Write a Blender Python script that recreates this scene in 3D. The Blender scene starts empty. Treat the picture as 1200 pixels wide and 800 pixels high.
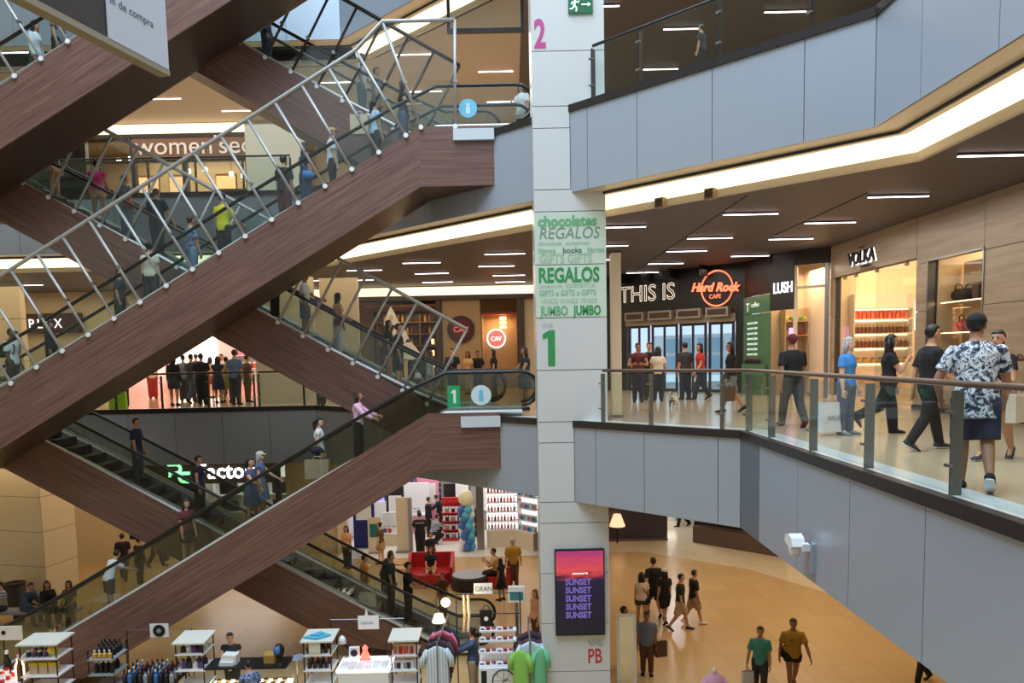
import bpy, bmesh, math, random
from mathutils import Vector, Matrix
random.seed(7)
scn = bpy.context.scene
COL = scn.collection
PI = math.pi
# ------------------------------------------------------------------ camera
cam_d = bpy.data.cameras.new('camera'); cam = bpy.data.objects.new('camera', cam_d); COL.objects.link(cam)
cam_d.sensor_fit = 'HORIZONTAL'; cam_d.sensor_width = 36.0; cam_d.lens = 27.0
cam_d.shift_y = 97 / 1200.0; cam_d.clip_start = 0.05; cam_d.clip_end = 400
_p = math.atan(0.09); _ro = 0.021
_f = Vector((0, math.cos(_p), -math.sin(_p))); _u = Vector((0, math.sin(_p), math.cos(_p))); _r = Vector((1, 0, 0))
_R = _r * math.cos(_ro) - _u * math.sin(_ro); _U = _r * math.sin(_ro) + _u * math.cos(_ro)
cam.matrix_world = Matrix(((_R.x, _U.x, -_f.x, 0), (_R.y, _U.y, -_f.y, 0), (_R.z, _U.z, -_f.z, 1.45), (0, 0, 0, 1)))
scn.camera = cam
# ------------------------------------------------------------------ world, lights, exposure
scn.view_settings.view_transform = 'Standard'; scn.view_settings.look = 'None'
scn.view_settings.gamma = 1.0; scn.view_settings.use_curve_mapping = False
scn.view_settings.exposure = 0.62
w = bpy.data.worlds.new('sky'); scn.world = w; w.use_nodes = True
w.node_tree.nodes['Background'].inputs[0].default_value = (0.60, 0.76, 0.95, 1)
w.node_tree.nodes['Background'].inputs[1].default_value = 0.9
scn.cycles.max_bounces = 8; scn.cycles.diffuse_bounces = 3; scn.cycles.glossy_bounces = 3
scn.cycles.transparent_max_bounces = 24; scn.cycles.sample_clamp_indirect = 4.0
def area(name, loc, sx, sy, power, col=(1, 1, 1), rot=(0, 0, 0), spread=PI):
    l = bpy.data.lights.new(name, 'AREA'); l.shape = 'RECTANGLE'; l.size = sx; l.size_y = sy
    l.energy = power; l.color = col; l.spread = spread
    o = bpy.data.objects.new(name, l); COL.objects.link(o); o.location = loc; o.rotation_euler = rot
    return o
WARM = (1.0, 0.80, 0.55); NEUT = (1.0, 0.91, 0.82); COOL = (0.66, 0.83, 1.0)
area('skylight', (-3.5, 9, 21.5), 16, 20, 5200, COOL)
# general light of the ceilings' lamps
area('ceiling_glow_east', (7.0, 13, 4.25), 3.2, 16, 170, NEUT)
area('ceiling_glow_entrance', (4.2, 22.5, 4.25), 6, 9, 230, NEUT)
area('ceiling_glow_wine', (-3.5, 28, 4.25), 9, 7, 170, WARM)
area('ceiling_glow_crowd', (-15.5, 28, 4.25), 12, 6, 230, WARM)
area('ceiling_glow_upper_west', (-12, 28, 10.8), 10, 7, 260, NEUT)
area('ceiling_glow_upper_centre', (-2, 27, 10.8), 8, 8, 380, NEUT)
area('ceiling_glow_upper_east', (7, 19, 10.8), 5, 10, 320, NEUT)
area('ceiling_glow_ground_east', (8.0, 23, -2.0), 7, 13, 235, (1.0, 0.82, 0.60))
area('ceiling_glow_ground_centre', (-2, 27, -2.0), 8, 7, 130, NEUT)
area('ceiling_glow_ground_west', (-15, 27.0, -2.0), 10, 5, 120, WARM)
# ------------------------------------------------------------------ materials
MATS = {}
def rgb(r, g, b):   # sRGB 0..255 -> linear
    f = lambda c: (c / 255 / 12.92) if c / 255 <= 0.04045 else ((c / 255 + 0.055) / 1.055) ** 2.4
    return (f(r), f(g), f(b), 1)
def mat(name, col, rough=0.5, metal=0.0, emit=0.0, ecol=None, noise=0.0, scale=8.0, spec=0.5, coat=0.0):
    if name in MATS: return MATS[name]
    m = bpy.data.materials.new(name); m.use_nodes = True; nt = m.node_tree; b = nt.nodes['Principled BSDF']
    b.inputs['Base Color'].default_value = col; b.inputs['Roughness'].default_value = rough
    b.inputs['Metallic'].default_value = metal; b.inputs['Specular IOR Level'].default_value = spec
    if coat: b.inputs['Coat Weight'].default_value = coat; b.inputs['Coat Roughness'].default_value = 0.15
    if emit:
        b.inputs['Emission Color'].default_value = ecol or col; b.inputs['Emission Strength'].default_value = emit
    if noise:
        tc = nt.nodes.new('ShaderNodeTexCoord'); n = nt.nodes.new('ShaderNodeTexNoise'); n.inputs['Scale'].default_value = scale
        n.inputs['Detail'].default_value = 4
        mx = nt.nodes.new('ShaderNodeMix'); mx.data_type = 'RGBA'
        mx.inputs[6].default_value = tuple(c * (1 - noise) for c in col[:3]) + (1,)
        mx.inputs[7].default_value = tuple(min(1, c * (1 + noise)) for c in col[:3]) + (1,)
        nt.links.new(tc.outputs['Object'], n.inputs['Vector']); nt.links.new(n.outputs['Fac'], mx.inputs[0])
        nt.links.new(mx.outputs[2], b.inputs['Base Color'])
    MATS[name] = m; return m
def stretched(name, c1, c2, rot, sc, rough=0.4, coord='Object', spec=0.5):
    """grain running along one axis: wood, veined stone"""
    m = bpy.data.materials.new(name); m.use_nodes = True; nt = m.node_tree; b = nt.nodes['Principled BSDF']
    tc = nt.nodes.new('ShaderNodeTexCoord'); mp = nt.nodes.new('ShaderNodeMapping'); mp.vector_type = 'TEXTURE'
    mp.inputs['Rotation'].default_value = rot; mp.inputs['Scale'].default_value = sc
    n = nt.nodes.new('ShaderNodeTexNoise'); n.inputs['Scale'].default_value = 1.0; n.inputs['Detail'].default_value = 6; n.inputs['Roughness'].default_value = 0.62
    cr = nt.nodes.new('ShaderNodeValToRGB'); cr.color_ramp.elements[0].position = 0.32; cr.color_ramp.elements[1].position = 0.68
    cr.color_ramp.elements[0].color = c1; cr.color_ramp.elements[1].color = c2
    nt.links.new(tc.outputs[coord], mp.inputs['Vector']); nt.links.new(mp.outputs[0], n.inputs['Vector'])
    nt.links.new(n.outputs['Fac'], cr.inputs[0]); nt.links.new(cr.outputs[0], b.inputs['Base Color'])
    b.inputs['Roughness'].default_value = rough; b.inputs['Specular IOR Level'].default_value = spec
    MATS[name] = m; return m
def glass(name, tint, refl=0.06, rough=0.02):
    """thin clear pane: transparent, with a reflection that grows towards grazing angles"""
    m = bpy.data.materials.new(name); m.use_nodes = True; nt = m.node_tree; nt.nodes.clear()
    o = nt.nodes.new('ShaderNodeOutputMaterial'); t = nt.nodes.new('ShaderNodeBsdfTransparent'); g = nt.nodes.new('ShaderNodeBsdfGlossy')
    mx = nt.nodes.new('ShaderNodeMixShader'); lw = nt.nodes.new('ShaderNodeLayerWeight'); lw.inputs['Blend'].default_value = 0.5
    pw = nt.nodes.new('ShaderNodeMath'); pw.operation = 'POWER'; pw.inputs[1].default_value = 4.0
    ma = nt.nodes.new('ShaderNodeMath'); ma.operation = 'MULTIPLY_ADD'; ma.inputs[1].default_value = 0.35; ma.inputs[2].default_value = refl * 0.5
    t.inputs[0].default_value = tint; g.inputs['Roughness'].default_value = rough
    nt.links.new(lw.outputs['Facing'], pw.inputs[0]); nt.links.new(pw.outputs[0], ma.inputs[0]); nt.links.new(ma.outputs[0], mx.inputs[0])
    nt.links.new(t.outputs[0], mx.inputs[1]); nt.links.new(g.outputs[0], mx.inputs[2])
    nt.links.new(mx.outputs[0], o.inputs[0]); MATS[name] = m; return m
def emis(name, col, s):
    return mat(name, (col[0] * .8, col[1] * .8, col[2] * .8, 1), 0.5, 0, s, (col[0], col[1], col[2], 1))
W1, W2 = rgb(90, 62, 54), rgb(132, 97, 85)
stretched('wood_up', W1, W2, (0, -PI / 6, 0), (1.6, 1.0, 0.05), 0.38)
stretched('wood_down', W1, W2, (0, PI / 6, 0), (1.6, 1.0, 0.05), 0.38)
stretched('wood_flat', W1, W2, (0, 0, 0), (1.6, 1.0, 0.05), 0.38)
stretched('stone_wall', rgb(146, 130, 110), rgb(176, 160, 138), (0, 0, 0), (1.0, 2.2, 0.16), 0.35)
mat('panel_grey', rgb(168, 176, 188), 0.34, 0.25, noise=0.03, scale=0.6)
mat('panel_dark', rgb(112, 117, 126), 0.34, 0.25)  # separate darker finish of one corner panel
mat('joint_dark', rgb(52, 52, 56), 0.7)
mat('cap_dark', rgb(52, 46, 46), 0.35, 0.3)
mat('column_tile', rgb(214, 214, 212), 0.3, noise=0.02, scale=1.5)
mat('white_strip', rgb(215, 218, 220), 0.22)
mat('steel', rgb(150, 152, 154), 0.3, 0.9); mat('post_grey', rgb(120, 118, 114), 0.4, 0.5)
mat('silver_tube', rgb(168, 166, 162), 0.4, 0.3)
mat('dark_steel', rgb(58, 58, 62), 0.4, 0.6)
mat('black', rgb(14, 14, 15), 0.45)
mat('rubber', rgb(18, 18, 19), 0.35)
mat('handrail_wood', rgb(96, 72, 56), 0.35)
mat('white', rgb(232, 232, 230), 0.45)
mat('cream', rgb(226, 212, 184), 0.5)
mat('beige_wall', rgb(214, 194, 158), 0.45, noise=0.03, scale=0.7)
mat('ceiling_dark', rgb(80, 74, 74), 0.55, noise=0.05, scale=0.5)
mat('ceiling_wood', rgb(150, 112, 80), 0.5, noise=0.08, scale=0.5)
mat('soffit', rgb(205, 190, 165), 0.5)
mat('floor_upper', rgb(196, 172, 142), 0.16, noise=0.05, scale=1.2)
mat('dark_wall', rgb(36, 33, 33), 0.5); mat('upper_wall', rgb(92, 86, 82), 0.5)
mat('brown_frame', rgb(62, 46, 34), 0.4)
glass('glass_clear', (0.90, 0.95, 0.94, 1), 0.06)
glass('glass_grey', (0.80, 0.83, 0.79, 1), 0.10)
glass('glass_shop', (0.88, 0.92, 0.92, 1), 0.04)
emis('cove_light', (1.0, 0.81, 0.50), 1.7)
emis('cove_soft', (1.0, 0.80, 0.52), 1.1)
emis('lamp_strip', (1.0, 0.84, 0.86), 5.0)
# ------------------------------------------------------------------ mesh helpers
class MB:
    def __init__(s): s.v = []; s.f = []; s.m = []; s.mi = 0
    def add(s, vs, fs):
        o = len(s.v); s.v += [tuple(v) for v in vs]
        for f in fs: s.f.append(tuple(i + o for i in f)); s.m.append(s.mi)
        return s
    def box(s, c, d, rz=0.0):
        x, y, z = d[0] / 2, d[1] / 2, d[2] / 2; ca, sa = math.cos(rz), math.sin(rz)
        vs = []
        for sx, sy, sz in ((-1,-1,-1),(1,-1,-1),(1,1,-1),(-1,1,-1),(-1,-1,1),(1,-1,1),(1,1,1),(-1,1,1)):
            a, b = sx * x, sy * y
            vs.append((c[0] + a * ca - b * sa, c[1] + a * sa + b * ca, c[2] + sz * z))
        return s.add(vs, ((0,3,2,1),(4,5,6,7),(0,1,5,4),(1,2,6,5),(2,3,7,6),(3,0,4,7)))
    def bx(s, x0, x1, y0, y1, z0, z1):
        return s.box(((x0+x1)/2, (y0+y1)/2, (z0+z1)/2), (abs(x1-x0), abs(y1-y0), abs(z1-z0)))
    def prism(s, poly, a, b, axis='z'):
        """extrude a closed outline: axis z -> outline in xy, axis y -> outline in xz, axis x -> outline in yz"""
        n = len(poly)
        def P(p, t): return (p[0], p[1], t) if axis == 'z' else ((p[0], t, p[1]) if axis == 'y' else (t, p[0], p[1]))
        vs = [P(p, a) for p in poly] + [P(p, b) for p in poly]
        fs = [tuple(range(n))[::-1], tuple(range(n, 2 * n))] + [(i, (i+1) % n, n + (i+1) % n, n + i) for i in range(n)]
        return s.add(vs, fs)
    def tube(s, pts, r, n=8, cap=True, closed=False):
        pts = [Vector(p) for p in pts]; k = len(pts); rs = r if isinstance(r, (list, tuple)) else [r] * k
        up = None; o = len(s.v); vs = []
        for i, p in enumerate(pts):
            if closed: t = (pts[(i+1) % k] - pts[i-1])
            else: t = (pts[min(i+1, k-1)] - pts[max(i-1, 0)])
            t = t.normalized() if t.length > 1e-9 else Vector((0, 0, 1))
            if up is None: up = Vector((0, 0, 1)) if abs(t.z) < 0.9 else Vector((1, 0, 0))
            e1 = up - t * up.dot(t)
            if e1.length < 1e-6: e1 = t.orthogonal()
            e1.normalize(); e2 = t.cross(e1); up = e1
            for j in range(n):
                a = 2 * PI * j / n; vs.append(p + (e1 * math.cos(a) + e2 * math.sin(a)) * rs[i])
        fs = []
        for i in range(k if closed else k - 1):
            for j in range(n):
                a, b2 = i * n + j, i * n + (j + 1) % n; i2 = (i + 1) % k
                fs.append((a, b2, i2 * n + (j + 1) % n, i2 * n + j))
        if cap and not closed: fs += [tuple(range(n))[::-1], tuple(range((k-1)*n, k*n))]
        return s.add(vs, fs)
    def lathe(s, prof, c=(0, 0, 0), n=12, sx=1.0, sy=1.0):
        vs = []; k = len(prof)
        for r, z in prof:
            for j in range(n):
                a = 2 * PI * j / n; vs.append((c[0] + r * math.cos(a) * sx, c[1] + r * math.sin(a) * sy, c[2] + z))
        fs = [(i*n+j, i*n+(j+1) % n, (i+1)*n+(j+1) % n, (i+1)*n+j) for i in range(k-1) for j in range(n)]
        fs += [tuple(range(n))[::-1], tuple(range((k-1)*n, k*n))]
        return s.add(vs, fs)
    def ball(s, c, r, n=10, k=6):
        r = r if isinstance(r, (list, tuple)) else (r, r, r)
        vs = [(c[0], c[1], c[2] - r[2])]
        for i in range(1, k):
            t = -PI / 2 + PI * i / k
            for j in range(n):
                a = 2 * PI * j / n; vs.append((c[0] + r[0]*math.cos(t)*math.cos(a), c[1] + r[1]*math.cos(t)*math.sin(a), c[2] + r[2]*math.sin(t)))
        vs.append((c[0], c[1], c[2] + r[2])); L = len(vs) - 1
        fs = [(0, 1 + (j+1) % n, 1 + j) for j in range(n)]
        for i in range(k - 2):
            for j in range(n): fs.append((1+i*n+j, 1+i*n+(j+1) % n, 1+(i+1)*n+(j+1) % n, 1+(i+1)*n+j))
        fs += [(L, 1+(k-2)*n+j, 1+(k-2)*n+(j+1) % n) for j in range(n)]
        return s.add(vs, fs)
    def mesh(s, name, smooth=False):
        me = bpy.data.meshes.new(name); me.from_pydata(s.v, [], s.f)
        if any(s.m): me.polygons.foreach_set('material_index', s.m)
        if smooth: me.polygons.foreach_set('use_smooth', [True] * len(me.polygons))
        me.update(); return me
    def build(s, name, m=None, parent=None, smooth=False):
        me = s.mesh(name, smooth)
        for q in (m if isinstance(m, (list, tuple)) else [m]):
            if q is not None: me.materials.append(MATS[q] if isinstance(q, str) else q)
        return link(name, me, parent)
def link(name, data, parent=None):
    o = bpy.data.objects.new(name, data); COL.objects.link(o)
    if parent is not None: adopt(o, parent)
    return o
def world_of(p):
    m = Matrix.Translation(p.location) @ p.rotation_euler.to_matrix().to_4x4()
    return (world_of(p.parent) @ p.matrix_parent_inverse @ m) if p.parent else m
def adopt(o, parent, keep=True):
    o.parent = parent
    if keep: o.matrix_parent_inverse = world_of(parent).inverted()
def tag(o, label=None, cat=None, group=None, kind=None):
    if label: o['label'] = label
    if cat: o['category'] = cat
    if group: o['group'] = group
    if kind: o['kind'] = kind
    return o
def thing(name, label, cat, loc=(0, 0, 0), rz=0.0, group=None, kind=None):
    o = bpy.data.objects.new(name, None); COL.objects.link(o); o.location = loc; o.rotation_euler = (0, 0, rz)
    o.empty_display_size = 0.2
    return tag(o, label, cat, group, kind)
def text(name, body, size, m, parent, loc, rot=(PI / 2, 0, 0), extrude=0.01, align='LEFT', shear=0.0, bold=0.0, sx=1.0, space=1.0, outline=None):
    c = bpy.data.curves.new(name, 'FONT'); c.body = body; c.size = size; c.extrude = extrude; c.align_x = align
    c.shear = shear; c.offset = bold; c.space_character = space; c.resolution_u = 3
    if outline: c.fill_mode = 'NONE'; c.bevel_depth = outline; c.bevel_resolution = 1; c.extrude = 0
    c.materials.append(MATS[m] if isinstance(m, str) else m)
    o = bpy.data.objects.new(name, c); COL.objects.link(o)
    o.location = loc; o.rotation_euler = rot; o.scale = (sx, 1, 1)
    if parent is not None: adopt(o, parent)
    return o
def copy_tree(o, parent=None):
    c = o.copy(); COL.objects.link(c); c.parent = parent
    for ch in list(o.children): copy_tree(ch, c)
    return c
R2 = math.sqrt(0.5)
# ================================================================== the building shell
def off(xe, k, yb, d, y0=-3.0, xw=-24.0):
    return [(xe + d, y0), (xe + d, k + d / R2 - xe - d), (k + d / R2 - yb - d, yb + d), (xw, yb + d)]
LEV = {0: (4.1, 17.8, 23.9), 1: (5.66, 17.8, 23.9), 2: (7.3, 19.9, 25.0)}
OUT = {0: [(-24, 37), (14, 37), (14, -3)], 1: [(-24, 37), (3.6, 37), (3.6, 30.6), (9.0, 25.2), (14, 25.2), (14, -3)],
       2: [(-24, 37), (3.6, 37), (3.6, 30.6), (9.0, 25.2), (14, 25.2), (14, -3)]}
NAMES = {0: 'first', 1: 'second', 2: 'third'}
FLOORMAT = {0: 'floor_upper', 1: 'floor_upper', 2: 'floor_upper'}
def slab(l):
    zf = 6.57 * l; xe, k, yb = LEV[l]; out = OUT[l]
    tag(MB().prism(off(xe, k, yb, 0.09) + out, zf - 0.12, zf).build('floor_' + NAMES[l], FLOORMAT[l]), kind='structure')
    tag(MB().prism(off(xe, k, yb, 0.06) + out, zf - 1.70, zf - 0.125).build('ceiling_slab_' + NAMES[l], 'joint_dark'), kind='structure')
    if l == 0:      # the ground floor ceiling is flush with the slab edge
        tag(MB().prism(off(xe, k, yb, 0.02) + out, zf - 1.76, zf - 1.702).build('ceiling_' + NAMES[l], 'soffit'), kind='structure')
        return
    # underside of the slab edge, light trough and ceiling
    O = lambda d: off(xe, k, yb, d)
    tag(MB().prism(O(0.02) + O(0.50)[::-1], zf - 1.75, zf - 1.702).build('ceiling_soffit_' + NAMES[l], 'soffit'), kind='structure')
    tag(MB().prism(O(0.46) + O(0.50)[::-1], zf - 1.80, zf - 1.75).build('trim_cove_inner_' + NAMES[l], 'joint_dark'), kind='structure')
    def slope(nm, d0, z0, d1, z1, m):
        g = MB(); g.add([(x, y, zf + z0) for x, y in O(d0)] + [(x, y, zf + z1) for x, y in O(d1)], [(i, i + 1, 5 + i, 4 + i) for i in range(2 if l == 2 else 3)]); tag(g.build(nm + NAMES[l], m), kind='structure')
    slope('ceiling_cove_reveal_', 0.50, -1.78, 0.62, -1.80, 'soffit'); slope('ceiling_cove_', 0.62, -1.80, 0.86, -2.05, 'cove_light')
    tag(MB().prism(O(0.84) + O(0.92)[::-1], zf - 2.19, zf - 2.05).build('trim_cove_' + NAMES[l], 'soffit'), kind='structure')
    cm = 'ceiling_dark'
    tag(MB().prism(off(xe, k, yb, 0.88) + out, zf - 2.17, zf - 2.10).build('ceiling_' + NAMES[l], cm), kind='structure')
for l in (0, 1, 2): slab(l)
mat('ceiling_tan', rgb(176, 162, 142), 0.55, noise=0.05, scale=0.5)
tag(MB().prism([(-23.9, 36.9), (0.5, 36.9), (0.5, 20.8), (-4.0, 25.3), (-5.3, 26.0), (-23.9, 26.0)], 10.94, 10.968).build('ceiling_third_west', 'ceiling_tan'), kind='structure')
# fascia panels of the slab edges (each panel its own piece, with dark joints between them)
def fascia(name, zf, segs, ztop=-0.12, zbot=-1.75, shade=()):  # shade: indices of the panels in the darker finish
    root = thing(name, None, None, (segs[0][0][0], segs[0][0][1], zf), kind='structure'); n = 0
    for si, seg in enumerate(segs):
        for (x0, y0), (x1, y1) in zip(seg[:-1], seg[1:]):
            d = Vector((x1 - x0, y1 - y0, 0)); L = d.length; rz = math.atan2(d.y, d.x)
            nrm = Vector((d.y, -d.x, 0)).normalized()
            if nrm.dot(Vector((-1, -1, 0))) < 0: nrm = -nrm
            c = Vector(((x0 + x1) / 2, (y0 + y1) / 2, zf + (ztop + zbot) / 2)) - nrm * 0.02
            MB().box(c, (L - 0.014, 0.04, ztop - zbot), rz).build('panel', 'panel_dark' if n in shade else 'panel_grey', root); n += 1
    return root
def diag(xs, k=17.8): return [(x, k - x) for x in xs]
ys1 = [13.70, 12.66, 10.95, 9.24, 7.53, 5.82, 4.11, 2.40, 0.7, -1.0]
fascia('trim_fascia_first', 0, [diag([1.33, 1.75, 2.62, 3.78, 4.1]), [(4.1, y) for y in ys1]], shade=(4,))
fascia('trim_fascia_first_west', 0, [diag([0.56, -0.65, -2.0, -3.4, -4.8, -6.1]), [(-6.1 - 1.47 * i, 23.9) for i in range(0, 12)]])
ys2 = [12.14, 10.82, 9.13, 7.44, 5.75, 4.06, 2.37, 0.7, -1.0]
fascia('trim_fascia_second', 6.57, [diag([1.33, 1.66, 2.53, 3.68, 4.87, 5.66]), [(5.66, y) for y in ys2]])
fascia('trim_fascia_second_west', 6.57, [diag([0.56, -0.75, -2.1, -3.4, -4.8, -6.1]), [(-6.1 - 1.47 * i, 23.9) for i in range(0, 12)]])
fascia('trim_fascia_third', 13.14, [diag([7.3, 5.6, 3.9, 2.2, 0.5, -1.2, -2.9, -5.1], 19.9), [(-5.1 - 1.7 * i, 25.0) for i in range(0, 11)], [(7.3, 12.6 - 1.7 * i) for i in range(0, 8)]])
# dark capping bar along the edges and the pale strip inside it
for l, (xe, k, yb) in LEV.items():
    zf = 6.57 * l
    tag(MB().prism(off(xe, k, yb, -0.035) + off(xe, k, yb, 0.10)[::-1], zf - 0.125, zf + 0.02).build('trim_cap_' + NAMES[l], 'cap_dark'), kind='structure')
    tag(MB().prism(off(xe, k, yb, 0.10) + off(xe, k, yb, 0.50)[::-1], zf - 0.05, zf + 0.008).build('trim_strip_' + NAMES[l], 'white_strip'), kind='structure')
# ground floor: tiled field with a paler border
def tiles(name, c1, c2, sx, sy, rough, rot=0.0):
    m = bpy.data.materials.new(name); m.use_nodes = True; nt = m.node_tree; b = nt.nodes['Principled BSDF']
    tc = nt.nodes.new('ShaderNodeTexCoord'); mp = nt.nodes.new('ShaderNodeMapping'); mp.inputs['Rotation'].default_value = (0, 0, rot)
    br = nt.nodes.new('ShaderNodeTexBrick'); br.offset = 0.0; br.inputs['Scale'].default_value = 1.0
    br.inputs['Brick Width'].default_value = sx; br.inputs['Row Height'].default_value = sy; br.inputs['Mortar Size'].default_value = 0.006
    br.inputs['Color1'].default_value = c1; br.inputs['Color2'].default_value = c2
    br.inputs['Mortar'].default_value = tuple(x * 0.72 for x in c1[:3]) + (1,)
    nt.links.new(tc.outputs['Object'], mp.inputs[0]); nt.links.new(mp.outputs[0], br.inputs['Vector']); nt.links.new(br.outputs['Color'], b.inputs['Base Color'])
    b.inputs['Roughness'].default_value = rough; MATS[name] = m
tiles('ground_tiles', rgb(205, 170, 118), rgb(198, 163, 112), 0.9, 0.9, 0.27)
tiles('ground_border', rgb(222, 205, 172), rgb(216, 198, 165), 0.9, 0.9, 0.2)
tag(MB().bx(-24, 14, -3, 37, -6.70, -6.57).build('floor_ground', 'ground_tiles'), kind='structure')
bd = MB(); bd.prism([(2.0, 30.6), (5.2, 30.4), (8.6, 27.6), (10.3, 24.6), (10.3, 14), (13.9, 14), (13.9, 36.9), (2.0, 36.9)], -6.569, -6.563)
tag(bd.build('floor_ground_border', 'ground_border'), kind='structure')
mat('shop_floor_white', rgb(232, 226, 214), 0.25)
tag(MB().prism([(-7.2, 30.2), (1.9, 30.2), (1.9, 36.9), (-7.2, 36.9)], -6.569, -6.561).build('floor_shop_ground', 'shop_floor_white'), kind='structure')
# outer walls
mat('wall_neutral', rgb(188, 186, 182), 0.6)
def wall(name, x0, x1, y0, y1, z0, z1, m): return tag(MB().bx(x0, x1, y0, y1, z0, z1).build('wall_' + name, m), kind='structure')
wall('west', -24.2, -24, -3.2, 37.2, -6.7, 22, 'beige_wall')
wall('south', -24, 14, -3.2, -3, -6.7, 22, 'wall_neutral')
wall('east', 14, 14.2, -3.2, 37.2, -6.7, 0, 'beige_wall')
wall('east_upper', 14, 14.2, -3.2, 25.2, 0.0, 22, 'beige_wall')
wall('north_ground', -24, 14, 37, 37.2, -6.7, -0.15, 'dark_wall')
wall('north_first', -24, 3.6, 37, 37.2, -0.15, 22, 'beige_wall')
wall('north_east_upper', 3.5, 3.6, 30.6, 37.2, 0, 22, 'beige_wall')
wall('north_far_east', 9.1, 14, 25.2, 25.35, 0, 22, 'beige_wall')
o = MB().prism([(3.6, 30.6), (9.1, 25.2), (9.2, 25.3), (3.7, 30.7)], 4.4, 22).build('wall_entrance_upper', 'dark_wall'); tag(o, kind='structure')
# storefront wall line on the second floor behind the escalators
# roof ring around the skylight
rf = MB(); rf.bx(-24, 14, 19, 37, 22, 22.2); rf.bx(-24, 14, -3, -1, 22, 22.2); rf.bx(-24, -11.5, -1, 19, 22, 22.2); rf.bx(4.5, 14, -1, 19, 22, 22.2)
tag(rf.build('ceiling_roof', 'wall_neutral'), kind='structure')
# near gallery where the photographer stands
tag(MB().bx(-24, 4.0, -3, 0.7, -0.4, 0).build('floor_near_gallery', 'floor_upper'), kind='structure')
# ------------------------------------------------------------------ the square column with its cladding panels
colm = thing('column', None, None, (1.31, 17.2, -6.57), kind='structure')
MB().bx(0.585, 2.035, 16.49, 17.93, -6.56, 13.2).build('core', 'joint_dark', colm)
zs = [-6.56, -5.55, -4.45, -3.33, -2.21, -1.75, -0.45, 0.0, 1.11, 2.22, 3.33, 4.43, 4.88, 6.13, 6.57, 7.67, 8.78, 9.9, 11.0]
mat('poster_back', rgb(206, 222, 205), 0.4)
for z0, z1 in zip(zs[:-1], zs[1:]):
    front = 'poster_back' if (abs(z0 - 2.22) < .01 or abs(z0 - 3.33) < .01) else 'column_tile'
    x1 = 1.325 if z0 in (-1.75, -0.45, 4.88, 6.13) else 2.06
    MB().bx(0.56, x1, 16.45, 16.49, z0 + 0.008, z1 - 0.008).build('panel', front, colm)
    MB().bx(0.56, 0.585, 16.492, 17.95, z0 + 0.008, z1 - 0.008).build('panel', 'column_tile', colm)
    if z0 not in (-1.75, -0.45, 4.88, 6.13):
        MB().bx(2.035, 2.06, 16.492, 17.95, z0 + 0.008, z1 - 0.008).build('panel', 'column_tile', colm)
# printing on the column
for nm, c in (('ink_green', rgb(52, 150, 84)), ('ink_mid', rgb(112, 176, 126)), ('ink_pale', rgb(168, 198, 170)), ('ink_grey', rgb(120, 150, 128)), ('ink_pink', rgb(196, 72, 140)), ('ink_red', rgb(206, 52, 74)), ('ink_dark', rgb(84, 118, 96))):
    mat(nm, c, 0.5)
def ct(body, x, z, size, m, w=None, bold=0.0, shear=0.0, sx=1.0):
    return text('lettering', body, size, m, colm, (x, 16.444, z), bold=bold, shear=shear, sx=sx, extrude=0.001)
ct('chocolates', 0.63, 4.13, 0.30, 'ink_mid', bold=0.012, sx=0.96)
ct('REGALOS', 0.64, 3.87, 0.34, 'ink_grey', shear=0.18, sx=0.88)
ct('chocolates  accesorios', 0.63, 3.74, 0.12, 'ink_pale', sx=0.98)
ct('libros', 0.63, 3.57, 0.16, 'ink_mid'); ct('books', 1.14, 3.57, 0.165, 'ink_dark', bold=0.003); ct('libros', 1.66, 3.57, 0.16, 'ink_mid')
ct('GIFTS GIFTS', 0.65, 3.37, 0.27, 'ink_pale', bold=0.006, sx=0.78)
ct('REGALOS', 0.62, 2.97, 0.42, 'ink_green', bold=0.014, sx=0.72)
ct('accesorios  COSMETICA', 0.64, 2.85, 0.12, 'ink_pale', sx=0.96)
ct('GIFTS o GIFTS o GIFTS', 0.64, 2.68, 0.17, 'ink_mid', sx=0.72)
ct('VINOS WINES VINOS', 0.66, 2.52, 0.15, 'ink_pale', sx=0.85)
ct('JUMBO', 0.66, 2.27, 0.28, 'ink_mid', bold=0.008, sx=0.66); ct('JUMBO', 1.36, 2.27, 0.28, 'ink_green', bold=0.010, sx=0.66)
MB().prism([(0.80, 1.20), (0.95, 1.20), (0.95, 1.96), (0.84, 1.96), (0.69, 1.88), (0.69, 1.77), (0.80, 1.81)], 16.442, 16.447, 'y').build('lettering', 'ink_green', colm)
ct('NIVEL', 0.69, 2.02, 0.13, 'ink_pale', sx=0.7)
ct('2', 0.62, 7.75, 0.78, 'ink_pink', bold=0.025, sx=0.62)
ct('PB', 1.56, -5.36, 0.46, 'ink_red', bold=0.006, sx=0.66); ct('NIVEL', 1.58, -4.98, 0.20, 'ink_grey', sx=0.62)
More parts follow.
